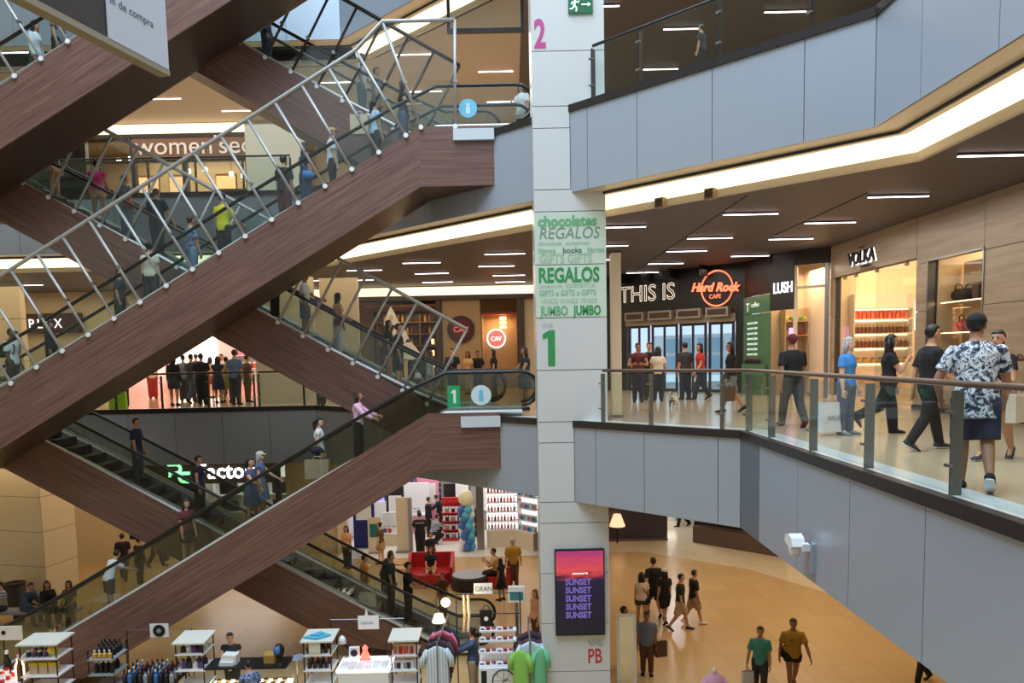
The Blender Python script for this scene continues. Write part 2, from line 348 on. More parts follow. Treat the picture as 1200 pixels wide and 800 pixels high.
# exit sign
ex = thing('exit_sign', 'green emergency exit sign with running figure on the white column', 'sign', (1.58, 16.42, 8.3))
mat('exit_green', rgb(20, 92, 58), 0.4, emit=0.25, ecol=rgb(20, 92, 58)); emis('exit_white', (0.8, 1.0, 0.9), 0.7)
MB().bx(1.33, 1.83, 16.40, 16.445, 8.39, 8.72).build('board', 'exit_green', ex)
mn = MB(); y = 16.395
mn.ball((1.49, y, 8.67), (0.026, 0.006, 0.026)); mn.tube([(1.47, y, 8.63), (1.45, y, 8.54)], 0.022, 6)
mn.tube([(1.45, y, 8.54), (1.50, y, 8.49), (1.49, y, 8.42)], 0.014, 6); mn.tube([(1.45, y, 8.54), (1.42, y, 8.48), (1.36, y, 8.47)], 0.014, 6)
mn.tube([(1.47, y, 8.62), (1.53, y, 8.59), (1.55, y, 8.63)], 0.011, 6); mn.tube([(1.47, y, 8.62), (1.41, y, 8.60), (1.39, y, 8.56)], 0.011, 6)
mn.build('running_figure', 'exit_white', ex)
ar = MB(); ar.bx(1.60, 1.75, 16.393, 16.399, 8.545, 8.565); ar.prism([(1.73, 8.515), (1.79, 8.555), (1.73, 8.595)], 16.393, 16.399, 'y'); ar.build('arrow', 'exit_white', ex)
# advertising screen on the column
sc = thing('advertising_screen', 'tall advertising screen with red sunset sky on the white column', 'screen', (1.41, 16.42, -4.7))
MB().bx(0.865, 1.945, 16.36, 16.448, -4.70, -2.78).build('frame', 'black', sc)
m = bpy.data.materials.new('screen_picture'); m.use_nodes = True; nt = m.node_tree; b = nt.nodes['Principled BSDF']
tc = nt.nodes.new('ShaderNodeTexCoord'); sp_ = nt.nodes.new('ShaderNodeSeparateXYZ'); n = nt.nodes.new('ShaderNodeTexNoise'); n.inputs['Scale'].default_value = 3.0; n.inputs['Detail'].default_value = 5
mp = nt.nodes.new('ShaderNodeMapping'); mp.inputs['Scale'].default_value = (1, 1, 3.5)
ad = nt.nodes.new('ShaderNodeMath'); ad.operation = 'MULTIPLY_ADD'; ad.inputs[1].default_value = 0.22
rm = nt.nodes.new('ShaderNodeMapRange'); rm.inputs[1].default_value = -4.7; rm.inputs[2].default_value = -2.66
cr = nt.nodes.new('ShaderNodeValToRGB'); el = cr.color_ramp.elements; el[0].position = 0.0; el[0].color = rgb(6, 6, 18); el[1].position = 1.0; el[1].color = rgb(120, 52, 128)
for p, c in ((0.40, rgb(14, 12, 40)), (0.60, rgb(28, 18, 50)), (0.645, rgb(150, 44, 66)), (0.70, rgb(226, 78, 74)), (0.86, rgb(196, 62, 104))):
    e = el.new(p); e.color = c
nt.links.new(tc.outputs['Object'], sp_.inputs[0]); nt.links.new(tc.outputs['Object'], mp.inputs[0]); nt.links.new(mp.outputs[0], n.inputs['Vector'])
nt.links.new(sp_.outputs['Z'], rm.inputs[0]); nt.links.new(n.outputs['Fac'], ad.inputs[0]); nt.links.new(rm.outputs[0], ad.inputs[2])
sb = nt.nodes.new('ShaderNodeMath'); sb.operation = 'SUBTRACT'; sb.inputs[1].default_value = 0.11
nt.links.new(ad.outputs[0], sb.inputs[0]); nt.links.new(sb.outputs[0], cr.inputs[0])
nt.links.new(cr.outputs[0], b.inputs['Emission Color']); b.inputs['Emission Strength'].default_value = 0.6; b.inputs['Base Color'].default_value = (0.01, 0.01, 0.02, 1); b.inputs['Roughness'].default_value = 0.25
MATS['screen_picture'] = m
MB().bx(0.89, 1.92, 16.352, 16.362, -4.67, -2.81).build('display', 'screen_picture', sc)
emis('screen_violet', (0.16, 0.12, 0.42), 0.38); emis('screen_white', (1, 0.9, 0.95), 0.9)
text('lettering', 'sweetest fe', 0.075, 'screen_white', sc, (1.24, 16.35, -3.33), extrude=0.001)
for i in range(5): text('lettering', 'SUNSET', 0.19, 'screen_violet', sc, (1.09, 16.35, -3.56 - i * 0.185), extrude=0.001, bold=0.008, sx=0.84)
# ================================================================== escalators
SL = 6.57 / 11.38
def chaikin(pts, n=2):
    for _ in range(n):
        q = [pts[0]]
        for a, b in zip(pts[:-1], pts[1:]):
            q += [tuple(a[i] * .75 + b[i] * .25 for i in range(len(a))), tuple(a[i] * .25 + b[i] * .75 for i in range(len(a)))]
        pts = q + [pts[-1]]
    return pts
mat('skirt_metal', rgb(160, 168, 176), 0.35, 0.3); mat('step_metal', rgb(62, 64, 66), 0.45, 0.6); mat('trim_metal', rgb(196, 194, 190), 0.35, 0.25); mat('cover_white', rgb(206, 210, 214), 0.4)
mat('soffit_wood', rgb(74, 55, 50), 0.45, noise=0.12, scale=1.0)
STEP = MB().bx(-0.20, 0.20, -0.5, 0.5, -0.21, 0.0).mesh('step'); STEP.materials.append(MATS['step_metal'])
def escalator(label, zl, d, y0, y1, tint='glass_grey', clip=None, end_cover=False, hi_end=None):
    """d=+1 climbs towards +x, d=-1 climbs towards -x"""
    zh = zl + 6.57
    xu, xl = (-1.98, -13.36) if d > 0 else (-13.33, -1.95)
    eu, el_ = (-0.30, -15.2) if d > 0 else (-15.2, -1.30)
    root = thing('escalator', label, 'escalator', ((xu + xl) / 2, (y0 + y1) / 2, zl), group='escalators crossing the atrium')
    wn = 'wood_up' if d > 0 else 'wood_down'
    zt = lambda x: zl + 0.12 + max(0, min(1, (x - xl) / (xu - xl))) * 6.57
    lo = lambda z: max(z, clip) if clip is not None else z
    xs = [xl + (xu - xl) * i / 4 for i in range(5)]
    for yy, nm in ((y0, 'near'), (y1 - 0.05, 'far')):
        for a, b in zip(xs[:-1], xs[1:]):
            poly = [(a, zt(a)), (b, zt(b)), (b, lo(zt(b) - 1.34)), (a, lo(zt(a) - 1.34))]
            if poly[0][1] - poly[3][1] < 0.13 and poly[1][1] - poly[2][1] < 0.13: continue
            MB().prism(poly, yy, yy + 0.05, 'y').build('side_panel', wn, root)
        MB().prism([(xu, zh + .12), (eu, zh + .12), (eu, zh - 1.22), (xu, zh - 1.22)], yy, yy + 0.05, 'y').build('landing_panel', 'wood_flat', root)
        if clip is None: MB().prism([(xl, zl + .12), (el_, zl + .12), (el_, zl - 1.22), (xl, zl - 1.22)], yy, yy + 0.05, 'y').build('landing_panel', 'wood_flat', root)
    # closed underside
    sf = MB()
    us = [(eu, zh - 1.22), (xu, zh - 1.22), (xl, zl - 1.22)] + ([(el_, zl - 1.22)] if clip is None else [])
    if clip is not None:
        t = (clip + 1.22 - zl) / 6.57; xc = xl + (xu - xl) * t; us = [(eu, zh - 1.22), (xu, zh - 1.22), (xc, clip)]
    for (a, za), (b, zb) in zip(us[:-1], us[1:]):
        sf.prism([(a, za), (b, zb), (b, zb + .06), (a, za + .06)], y0 + 0.052, y1 - 0.052, 'y')
    sf.build('underside', 'soffit_wood', root)
    MB().bx(min(eu, eu + 0.05 * d), max(eu, eu + 0.05 * d), y0, y1, zh - 1.22, zh - 0.03).build('end_panel', 'wood_flat', root)
    # steps
    cy = (y0 + y1) / 2; n = int(abs(xu - xl) / 0.40) + 4
    for i in range(n):
        x = xl + (xu - xl) / abs(xu - xl) * (i - 1) * 0.40
        t = max(0, min(1, (x - xl) / (xu - xl)))
        o = bpy.data.objects.new('step', STEP); COL.objects.link(o); o.location = (x, cy, zl + 0.02 + 6.57 * t); adopt(o, root)
    for xa, xb, z in ((xu, eu, zh), (xl, el_, zl)):
        xa += (0.25 if xb > xa else -0.25)
        MB().bx(min(xa, xb), max(xa, xb), y0 + 0.3, y1 - 0.3, z - 0.04, z + 0.022).build('landing_plate', 'steel', root)
    # balustrades
    nu = eu + (0.55 if d > 0 else -0.3); nl = el_ + (-0.3 if d > 0 else (0.0 if clip is not None else 0.75))
    base = [(nl, zl + .12), (xl + (-1.1 if d > 0 else 1.1), zl + .12), (xl, zl + .12), (xu, zh + .12), (xu + (1.1 if d > 0 else -1.1), zh + .12), (nu, zh + .12)]
    path = chaikin([base[0], base[1]] + [(base[2][0], base[2][1])] + [base[3]] + [base[4], base[5]], 2)
    for yy, sgn in ((y0 + 0.17, 1), (y1 - 0.17, -1)):
        MB().tube([(x, yy - 0.11 * sgn, z + 0.0) for x, z in path], 0.048, 8).build('deck_trim', 'trim_metal', root)
        dk = MB(); k = len(path)
        vs = [(x, yy - 0.17 * sgn, z) for x, z in path] + [(x, yy + 0.16 * sgn, z + 0.01) for x, z in path] + [(x, yy + 0.16 * sgn, z - 0.3) for x, z in path]
        dk.add(vs, [(i, i + 1, k + i + 1, k + i) for i in range(k - 1)] + [(k + i, k + i + 1, 2 * k + i + 1, 2 * k + i) for i in range(k - 1)])
        dk.build('skirt', 'skirt_metal', root)
        # glass panes cut at regular joints
        gx = sorted([p for p in path]); x0, x1 = gx[0][0], gx[-1][0]
        def zat(x):
            for (a, za), (b, zb) in zip(gx[:-1], gx[1:]):
                if a <= x <= b: return za + (zb - za) * ((x - a) / (b - a) if b > a else 0)
            return gx[-1][1]
        npan = 13; J = [x0 + (x1 - x0) * i / npan for i in range(npan + 1)]
        for a, b in zip(J[:-1], J[1:]):
            bt = [a + 0.006 + (b - a - 0.012) * i / 4 for i in range(5)]
            MB().prism([(x, zat(x) + 0.02) for x in bt] + [(x, zat(x) + 0.92) for x in bt[::-1]], yy - 0.006, yy + 0.006, 'y').build('glass_pane', tint, root)
        top = [(x, zat(x) + 0.94) for x, _ in gx]
        def loop(x, z, s): return [(x + s * 0.40 * math.sin(a), z - 0.40 + 0.40 * math.cos(a)) for a in [PI * i / 8 for i in range(0, 9)]]
        L0 = loop(top[0][0], top[0][1], -1)[::-1]; L1 = loop(top[-1][0], top[-1][1], 1)
        MB().tube([(x, yy, z) for x, z in L0 + top[1:-1] + L1], 0.042, 8).build('handrail', 'rubber', root, True)
        for LL in (L0, L1):
            MB().prism([(x, z) for x, z in LL], yy - 0.006, yy + 0.006, 'y').build('glass_end', tint, root)
    if end_cover:
        MB().bx(-1.20, -0.27, y0 - 0.10, y0 - 0.002, zh - 0.22, zh + 0.03).build('end_cover', 'cover_white', root)
    return root
YF0, YF1, YB0, YB1 = 18.08, 19.84, 19.95, 21.70
E_F0 = escalator('wood clad escalator climbing from the ground floor to the white column', -6.57, 1, YF0, YF1, clip=-6.56, end_cover=True)
E_F1 = escalator('wood clad escalator climbing under the level two number to the second floor', 0.0, 1, YF0, YF1, tint='glass_clear', end_cover=True)
E_F2 = escalator('wood clad escalator rising to the third floor beneath the hanging banner', 6.57, 1, YF0, YF1, tint='glass_clear', end_cover=True)
escalator('wood clad escalator descending to the ground floor stalls', -6.57, -1, YB0, YB1, clip=-6.56)
E_B1 = escalator('wood clad escalator descending towards the wine shop signs', 0.0, -1, YB0, YB1, tint='glass_clear')
E_B2 = escalator('wood clad escalator descending from the third floor to the second floor', 6.57, -1, YB0, YB1, tint='glass_clear')
# round and square stickers on the landing glass
def sticker(root, x, y, z, r, m, m2=None, label=None):
    o = MB().prism([(x + r * math.cos(2 * PI * i / 20), z + r * math.sin(2 * PI * i / 20)) for i in range(20)], y, y + .004, 'y').build('sticker', m, root)
    if m2: MB().ball((x, y - .003, z + r * .35), (r * .2, .004, r * .2), 8, 6).bx(x - r * .22, x + r * .22, y - .005, y - .001, z - r * .6, z + r * .15).build('sticker_mark', m2, o)
mat('sticker_blue', rgb(110, 190, 220), .5); mat('sticker_pale', rgb(206, 224, 226), .5); mat('sticker_green', rgb(24, 140, 84), .5, emit=.15, ecol=rgb(24, 140, 84))
sticker(E_F0, -0.72, YF0 + .155, 0.52, .24, 'sticker_pale', 'sticker_blue'); sticker(E_F1, -0.86, YF0 + .155, 7.12, .21, 'sticker_blue', 'sticker_pale')
_q = MB().bx(-1.52, -1.22, YF0 + .155, YF0 + .159, .24, .76).build('level_sign', 'sticker_green', E_F0)
MB().prism([(-1.38, .34), (-1.32, .34), (-1.32, .66), (-1.37, .66), (-1.43, .61), (-1.43, .57), (-1.38, .59)], YF0 + .150, YF0 + .155, 'y').build('numeral', 'white', _q)
# tall tubular safety screens along the upper escalators
CL = MB().lathe([(0.055, -0.02), (0.055, 0.02)], n=10); CLM = CL.mesh('clamp'); CLM.materials.append(MATS['white'])
def screen(label, zl, d, y, m='silver_tube', n=17):
    zh = zl + 6.57; xu, xl = (-1.98, -13.36) if d > 0 else (-13.33, -1.95)
    root = label
    ca, sa = math.cos(PI / 6), math.sin(PI / 6); H = 2.16
    zt = lambda x: zl + 0.12 + (x - xl) / (xu - xl) * 6.57
    feet = []; tops = []; step = 11.38 / 17
    for i in range(n + 1):
        x = (xu - d * 0.30 - d * step * 0.94 * i) if d > 0 else (xl - 0.25 - step * 0.94 * i)
        z = zt(x); feet.append((x, z)); tops.append((x - d * sa * H, z + ca * H))
    if d > 0:
        kx = xu - 0.75; kz = zh + 2.43
        feet = [(-1.15, zh + .12), (xu + 0.05, zh + .12)] + feet; tops = [(-1.10, kz), (kx, kz)] + tops
    for (fx, fz), (tx, tz) in zip(feet, tops):
        MB().tube([(fx, y, fz - 0.04), (tx, y, tz)], 0.034, 8).build('screen_post', m, root, True)
        mx, mz = fx + (tx - fx) * 0.42, fz + (tz - fz) * 0.42
        o = bpy.data.objects.new('screen_clamp', CLM); COL.objects.link(o); o.location = (fx, y - 0.03, fz - 0.03); o.rotation_euler = (PI / 2, 0, 0); adopt(o, root)
        MB().tube([(mx, y - 0.05, mz), (mx, y + 0.05, mz)], 0.045, 6).build('screen_bracket', 'steel', root)
    tt = sorted(tops)
    MB().tube([(x, y, z) for x, z in tt], 0.048, 8).build('screen_top_tube', m, root, True)
    for i in range(len(feet) - 1):
        a, b, c, e = feet[i], feet[i + 1], tops[i + 1], tops[i]
        MB().prism([a, b, c, e], y + 0.034, y + 0.042, 'y').build('screen_pane', 'glass_screen', root)
    return root
glass('glass_screen', (0.93, 0.95, 0.94, 1), 0.05)
screen(E_F1, 0.0, 1, YF0 - 0.02)
screen(E_F2, 6.57, 1, YF0 - 0.02)
screen(E_B1, 0.0, -1, YB0 + 0.02)
mat('dark_tube', rgb(70, 62, 56), 0.4, 0.6)
screen(E_B2, 6.57, -1, YB0 + 0.02, 'dark_tube')
# ================================================================== balustrades on the slab edges
CLAMP = MB().bx(-0.05, 0.05, -0.02, 0.02, -0.015, 0.015).mesh('clamp'); CLAMP.materials.append(MATS['steel'])
def balustrade(label, zf, pts, gap=0.0, m='dark_steel', rail='handrail_wood', hgt=1.09, cap=None, grp='glass balustrades'):
    """pts: polyline of post positions; a pane between neighbours"""
    root = thing('balustrade', label, 'balustrade', (pts[0][0], pts[0][1], zf), group=grp)
    for i, (x, y) in enumerate(pts):
        a = pts[max(i - 1, 0)]; b = pts[min(i + 1, len(pts) - 1)]; rz = math.atan2(b[1] - a[1], b[0] - a[0])
        ps = MB(); ps.box((x, y, zf + hgt / 2 - 0.03), (0.03, 0.11, hgt - 0.07), rz); ps.build('post', m, root)
        nx, ny = math.sin(rz), -math.cos(rz)
        if nx + ny > 0: nx, ny = -nx, -ny
        for dz in (0.30, 0.82):
            o = bpy.data.objects.new('clamp', CLAMP); COL.objects.link(o); o.location = (x + nx * 0.07, y + ny * 0.07, zf + dz); o.rotation_euler = (0, 0, rz); adopt(o, root)
    for a, b in zip(pts[:-1], pts[1:]):
        d = Vector((b[0] - a[0], b[1] - a[1], 0)); rz = math.atan2(d.y, d.x); nx, ny = math.sin(rz), -math.cos(rz)
        if nx + ny > 0: nx, ny = -nx, -ny
        c = ((a[0] + b[0]) / 2 + nx * 0.075, (a[1] + b[1]) / 2 + ny * 0.075, zf + 0.53)
        MB().box(c, (d.length - 0.02, 0.012, 0.98), rz).build('pane', 'glass_clear', root)
    MB().tube([(x, y, zf + hgt) for x, y in pts], 0.032, 8).build('handrail', rail, root, True)
    return root
balustrade('glass balustrade with brown handrail above the lower grey panels in front of the shoppers', 0,
           [(1.92, 16.08), (2.77, 15.23), (3.88, 14.12), (4.26, 13.74), (4.28, 12.6), (4.28, 10.85), (4.28, 9.15), (4.28, 7.35), (4.28, 5.5), (4.28, 3.7)], m='post_grey')
balustrade('glass balustrade with dark handrail above the upper grey panels', 6.57,
           [(1.80, 16.20), (2.62, 15.38), (3.84, 14.16), (5.0, 13.0), (5.84, 12.16), (5.84, 10.4), (5.84, 8.7), (5.84, 7.0), (5.84, 5.3)], rail='dark_steel')
balustrade('glass balustrade in front of the crowd by the pink shop', 0, [(-8.05 - 1.45 * i, 24.08) for i in range(11)], rail='dark_steel')
balustrade('glass balustrade with thin dark rail before the beige gallery wall', 0, [(-7.9, 24.08), (-6.5, 24.08), (-5.9, 23.94), (-4.6, 22.64), (-4.1, 22.14)], rail='dark_steel')
balustrade('glass balustrade in front of the lingerie shop', 6.57, [(-6.6 - 1.45 * i, 24.08) for i in range(12)], rail='dark_steel')
# ================================================================== ceiling lamps
LH = MB().bx(-0.59, 0.59, -0.034, 0.034, 0.0, 0.035).mesh('housing'); LH.materials.append(MATS['ceiling_dark'])
LD = MB().bx(-0.585, 0.585, -0.03, 0.03, -0.012, 0.001).mesh('diffuser'); LD.materials.append(MATS['lamp_strip'])
def lamp(x, y, z, label, group):
    r = thing('ceiling_lamp', label, 'ceiling lamp', (x, y, z), 0, group)
    for nm, me in (('housing', LH), ('diffuser', LD)):
        o = bpy.data.objects.new(nm, me); COL.objects.link(o); o.parent = r
for x, y in [(5.23, 16.85), (5.23, 20.25), (5.2, 22.75), (5.2, 25.8), (4.9, 28.5), (7.55, 12.15), (7.6, 15.25), (7.5, 18.2), (7.5, 20.7), (7.5, 24.2), (2.62, 18.2), (2.68, 21.3), (2.7, 24.4), (2.7, 27.5)]:
    lamp(x, y, 4.36, 'slim white strip lamp in the dark ceiling before the cafe doors and cosmetics shop', 'strip lamps of the first floor east ceiling')
for x, y in [(-2.7, 24.2), (-2.7, 27.3), (-2.8, 30.5), (-4.8, 25.9), (-5.4, 29.1), (-6.9, 25.7), (-7.1, 28.9), (-0.1, 22.5), (-0.4, 25.5), (0.0, 28.5), (0.05, 31.0), (-17.6, 28.4)]:
    lamp(x, y, 4.36, 'slim white strip lamp in the ceiling before the wine shop', 'strip lamps of the first floor west ceiling')
for x, y in [(2.6, 22.0), (5.3, 23.6), (5.25, 26.8), (7.95, 22.6), (-0.15, 23.5), (-2.8, 25.1), (-0.3, 26.7), (-2.85, 28.5), (-0.1, 29.8), (-5.75, 27.4), (-12.3, 28.7), (-10.2, 30.2), (-15.0, 24.3), (-14.3, 26.4), (-7.9, 30.0), (-5.4, 31.0), (5.3, 30 - 10.0), (7.95, 25.0 - 5.5)]:
    lamp(x, y, 10.925, 'slim white strip lamp in the second floor ceiling', 'strip lamps of the second floor ceiling')
for a, b in ((4.6, 28.8), (6.9, 20.5)):   # dark slots in the ceiling beside the lamp rows
    tag(MB().bx(a - 0.02, a, 15.0, b, 4.385, 4.402).build('trim_slot', 'joint_dark'), kind='structure')
mat('plinth_tan', rgb(150, 128, 96), .5)
# ================================================================== cosmetics shop in the stone wall (x = 9.4)
SW = thing('wall_stone', None, None, (9.4, 14, 0), kind='structure')
def stone(y0, y1, z0, z1):
    ny = max(1, round((y1 - y0) / 2.4)); nz = max(1, round((z1 - z0) / 1.1))
    for i in range(ny):
        for j in range(nz):
            a, b = y0 + (y1 - y0) * i / ny, y0 + (y1 - y0) * (i + 1) / ny; c, e = z0 + (z1 - z0) * j / nz, z0 + (z1 - z0) * (j + 1) / nz
            MB().bx(9.40 + 0.006 * ((i + j) % 2), 9.46, a + 0.006, b - 0.006, c + 0.006, e - 0.006).build('stone_slab', 'stone_wall', SW)
    MB().bx(9.458, 9.62, y0, y1, z0, z1).build('backing', 'joint_dark', SW)
stone(-2.9, 15.4, 0.1, 4.4); stone(15.4, 17.45, 0.1, 0.92); stone(15.4, 17.45, 3.36, 4.4); stone(17.45, 17.95, 0.1, 4.4); stone(17.95, 22.7, 3.48, 4.4); stone(22.5, 22.72, 0.1, 3.48)
tag(MB().bx(9.36, 9.62, -2.9, 17.95, 0, 0.1).build('baseboard_stone', 'joint_dark'), kind='structure')
mat('shop_peach', rgb(240, 205, 165), 0.6); mat('shop_wall', rgb(246, 226, 196), 0.6); mat('shelf_white', rgb(240, 228, 214), 0.4)
SI = thing('wall_shop_interior', None, None, (11, 18, 0), kind='structure')
MB().bx(13.0, 13.1, 14.0, 23.2, 0, 4.2).build('wall_face', 'shop_wall', SI); MB().bx(9.62, 13.0, 23.1, 23.2, 0, 4.2).build('wall_face', 'shop_wall', SI)
MB().bx(9.62, 13.0, 14.0, 14.1, 0, 4.2).build('wall_face', 'shop_wall', SI); MB().bx(9.62, 13.0, 14.0, 23.2, 4.2, 4.26).build('shop_ceiling', 'shop_wall', SI)
MB().bx(9.62, 13.0, 17.42, 17.5, 0, 4.2).build('partition', 'shop_peach', SI)
MB().bx(9.50, 9.515, 18.0, 20.1, 0.05, 3.46).build('glass_front', 'glass_shop', SI); MB().bx(9.50, 9.515, 21.3, 22.46, 0.05, 3.46).build('glass_front', 'glass_shop', SI)
MB().bx(9.52, 9.535, 15.42, 17.43, 0.93, 3.35).build('window_glass', 'glass_shop', SI)
for y in (20.1, 21.3, 18.6, 22.0): MB().bx(9.47, 9.55, y - 0.04, y + 0.04, 3.38, 3.47).build('patch_fitting', 'steel', SI)
fr = MB(); 
for (a, b, c, e) in ((15.38, 15.42, 0.92, 3.38), (17.43, 17.47, 0.92, 3.38), (15.38, 17.47, 3.345, 3.385), (15.38, 17.47, 0.90, 0.94)): fr.bx(9.385, 9.56, a, b, c, e)
fr.build('window_frame', 'steel', SI)
area('shop_light_cosmetics', (11.2, 20.4, 4.1), 2.6, 4.6, 120, (1.0, 0.72, 0.42)); area('shop_light_window', (11.0, 16.4, 4.1), 1.6, 1.6, 45, (1.0, 0.72, 0.42))
emis('shelf_glow', (1.0, 0.74, 0.40), 2.4)
def shelf_unit(label, x0, x1, y0, y1, zs_, glow=True, m='shelf_white', back=True, cat='shelf unit', face='y'):
    r = thing('shelf_unit', label, cat, ((x0 + x1) / 2, (y0 + y1) / 2, zs_[0]))
    for z in zs_: MB().bx(x0, x1, y0, y1, z - 0.03, z).build('shelf', m, r)
    MB().bx(x0 - 0.03, x0, y0, y1, zs_[0] - 0.03, zs_[-1] + 0.4).build('upright', m, r); MB().bx(x1, x1 + 0.03, y0, y1, zs_[0] - 0.03, zs_[-1] + 0.4).build('upright', m, r)
    if back: MB().bx(x0 - 0.03, x1 + 0.03, y1, y1 + 0.03, zs_[0] - 0.03, zs_[-1] + 0.4).build('back_panel', m, r)
    if glow:
        for z in zs_[1:]:
            MB().bx(x0 + 0.02, x1 - 0.02, y1 - 0.035, y1 - 0.01, z - 0.06, z - 0.032).build('light_strip', 'shelf_glow', r)
    return r
shelf_unit('cream lit shelf unit with rows of boxes inside the cosmetics shop', 10.15, 11.85, 22.75, 23.05, [0.55, 1.0, 1.45, 1.87, 2.29, 2.62])
def row(name, label, cat, group, me, pts, mats=None, jit=0.0):
    for i, p in enumerate(pts):
        o = bpy.data.objects.new(name, me[i % len(me)] if isinstance(me, list) else me); COL.objects.link(o)
        o.location = p; o.rotation_euler = (0, 0, random.uniform(-jit, jit))
        tag(o, label.replace('{c}', o.data.get('colour', '')), cat, group)
def colour_word(a, b=None):
    f = lambda q: {'candle_glow': 'glowing orange', 'stall_white': 'white'}.get(q, q.replace('pk_', ''))
    return f(a) + (' and ' + f(b) if b and b != a else '')
def box_mesh(name, w, d, h, m, lid=None):
    b = MB(); b.bx(-w/2, w/2, -d/2, d/2, 0, h); ms = [m]
    b.mi = 1 if lid else 0; b.bx(-w/2 - .004, w/2 + .004, -d/2 - .004, d/2 + .004, h * 0.72, h)
    if lid: ms.append(lid)
    me = b.mesh(name)
    for q in ms: me.materials.append(MATS[q])
    me['colour'] = colour_word(m, lid); return me
def bottle_mesh(name, r, h, m, cap='black', neck=0.35):
    b = MB(); b.lathe([(r * .9, 0), (r, 0.02 * h), (r, h * 0.55), (r * neck, h * 0.72), (r * neck, h * 0.86)], n=8); b.mi = 1
    b.lathe([(r * neck * 1.2, h * 0.86), (r * neck * 1.2, h)], n=8); me = b.mesh(name, False); me.materials.append(MATS[m]); me.materials.append(MATS[cap]); me['colour'] = colour_word(m, cap); return me
def jar_mesh(name, r, h, m, cap='black'):
    b = MB(); b.lathe([(r, 0), (r, h * 0.74), (r * .9, h * .78)], n=8); b.mi = 1; b.lathe([(r * .96, h * .78), (r * .96, h)], n=8); me = b.mesh(name); me.materials.append(MATS[m]); me.materials.append(MATS[cap]); me['colour'] = colour_word(m, cap); return me
for nm, c in (('pk_orange', (232, 120, 84)), ('pk_coral', (224, 92, 84)), ('pk_brown', (120, 74, 52)), ('pk_red', (196, 40, 44)), ('pk_dark', (40, 32, 34)), ('pk_yellow', (226, 196, 60)), ('pk_green', (96, 150, 66)), ('pk_blue', (60, 110, 176)), ('pk_cyan', (90, 180, 210)), ('pk_pink', (236, 150, 176)), ('pk_purple', (96, 60, 130)), ('pk_white', (236, 236, 236)), ('pk_tan', (206, 178, 140)), ('pk_gold', (190, 150, 70)), ('pk_grey', (150, 152, 156)), ('pk_teal', (40, 120, 112))):
    mat(nm, rgb(*c), 0.45)
row('product_box', '{c} cosmetics box in the topmost row of the lit shop shelf', 'box', 'coral boxes on the cosmetics shelf', [box_mesh('product_box', .10, .12, .24, 'pk_orange', 'pk_coral'), box_mesh('product_box', .10, .12, .24, 'pk_coral', 'pk_orange')], [(10.22 + .124 * i, 22.9, 2.291) for i in range(13)])
row('product_jar', 'brown cosmetics jar on the middle shelves of the lit shop unit', 'jar', 'brown jars on the cosmetics shelf', jar_mesh('product_jar', .05, .24, 'pk_brown', 'pk_tan'), [(10.21 + .118 * i, 22.9, z) for z in (1.871, 1.451) for i in range(14)])
row('product_tub', 'amber tub on the low shelf of the lit shop unit', 'tub', 'amber tubs on the cosmetics shelf', jar_mesh('product_tub', .08, .16, 'pk_gold', 'pk_brown'), [(10.3 + .24 * i, 22.9, 1.001) for i in range(7)])
emis('lightbox_white', (1.0, 0.92, 0.86), 2.2)
lb = thing('lightbox', 'white glowing panel beside the cosmetics shop window pillar', 'lightbox', (9.7, 18.05, 1.9))
MB().bx(9.64, 9.70, 18.0, 18.42, 1.85, 2.55).build('diffuser', 'lightbox_white', lb); MB().bx(9.70, 9.72, 17.98, 18.44, 1.83, 2.57).build('frame', 'steel', lb)
ws = thing('display_shelf', 'glass display shelf with bags in the stone wall window', 'shelf', (10.0, 16.4, 1.0))
for z in (1.75, 2.42):
    MB().bx(9.66, 10.15, 15.5, 17.36, z - 0.03, z).build('shelf', 'shelf_white', ws); MB().bx(9.66, 9.68, 15.5, 17.36, z - 0.025, z - 0.005).build('light_strip', 'shelf_glow', ws)
MB().bx(10.15, 10.18, 15.5, 17.36, 0.95, 3.3).build('back_panel', 'shop_peach', ws)
def duffel(x, y, z, w, label, m):
    t = thing('duffel_bag', label, 'bag', (x, y, z), PI / 2)
    b = MB(); n = 10; rings = []
    for i in range(n + 1):
        u = -1 + 2 * i / n; r = (1 - abs(u) ** 6) ** 0.5 * 0.97 + 0.03; rings.append((u * w / 2, r))
    vs = []; fs = []
    for i, (u, r) in enumerate(rings):
        for j in range(10):
            a = 2 * PI * j / 10; vs.append((u, 0.15 * r * math.cos(a), 0.14 + 0.14 * r * math.sin(a)))
    for i in range(n):
        for j in range(10): fs.append((i*10+j, i*10+(j+1) % 10, (i+1)*10+(j+1) % 10, (i+1)*10+j))
    fs += [tuple(range(10))[::-1], tuple(range(n*10, n*10+10))]
    b.add(vs, fs); me = b.mesh('body', True); me.materials.append(MATS[m]); o = bpy.data.objects.new('body', me); COL.objects.link(o); o.parent = t
    for s in (-1, 1):
        me = MB().tube([(-w*.22, s*.1, .24), (-w*.15, s*.12, .34), (0, s*.12, .37), (w*.15, s*.12, .34), (w*.22, s*.1, .24)], .012, 6).mesh('handle'); me.materials.append(MATS['black'])
        o = bpy.data.objects.new('handle', me); COL.objects.link(o); o.parent = t
mat('leather_dark', rgb(52, 36, 30), 0.5); mat('leather_red', rgb(190, 44, 40), 0.45)
duffel(9.9, 16.9, 2.42, 0.72, 'large dark brown duffel bag on the window shelf', 'leather_dark'); duffel(9.92, 15.95, 2.42, 0.66, 'smaller dark brown duffel bag beside a box on the window shelf', 'leather_dark')
duffel(9.9, 16.75, 1.75, 0.5, 'red holdall on the lower window shelf', 'leather_red')
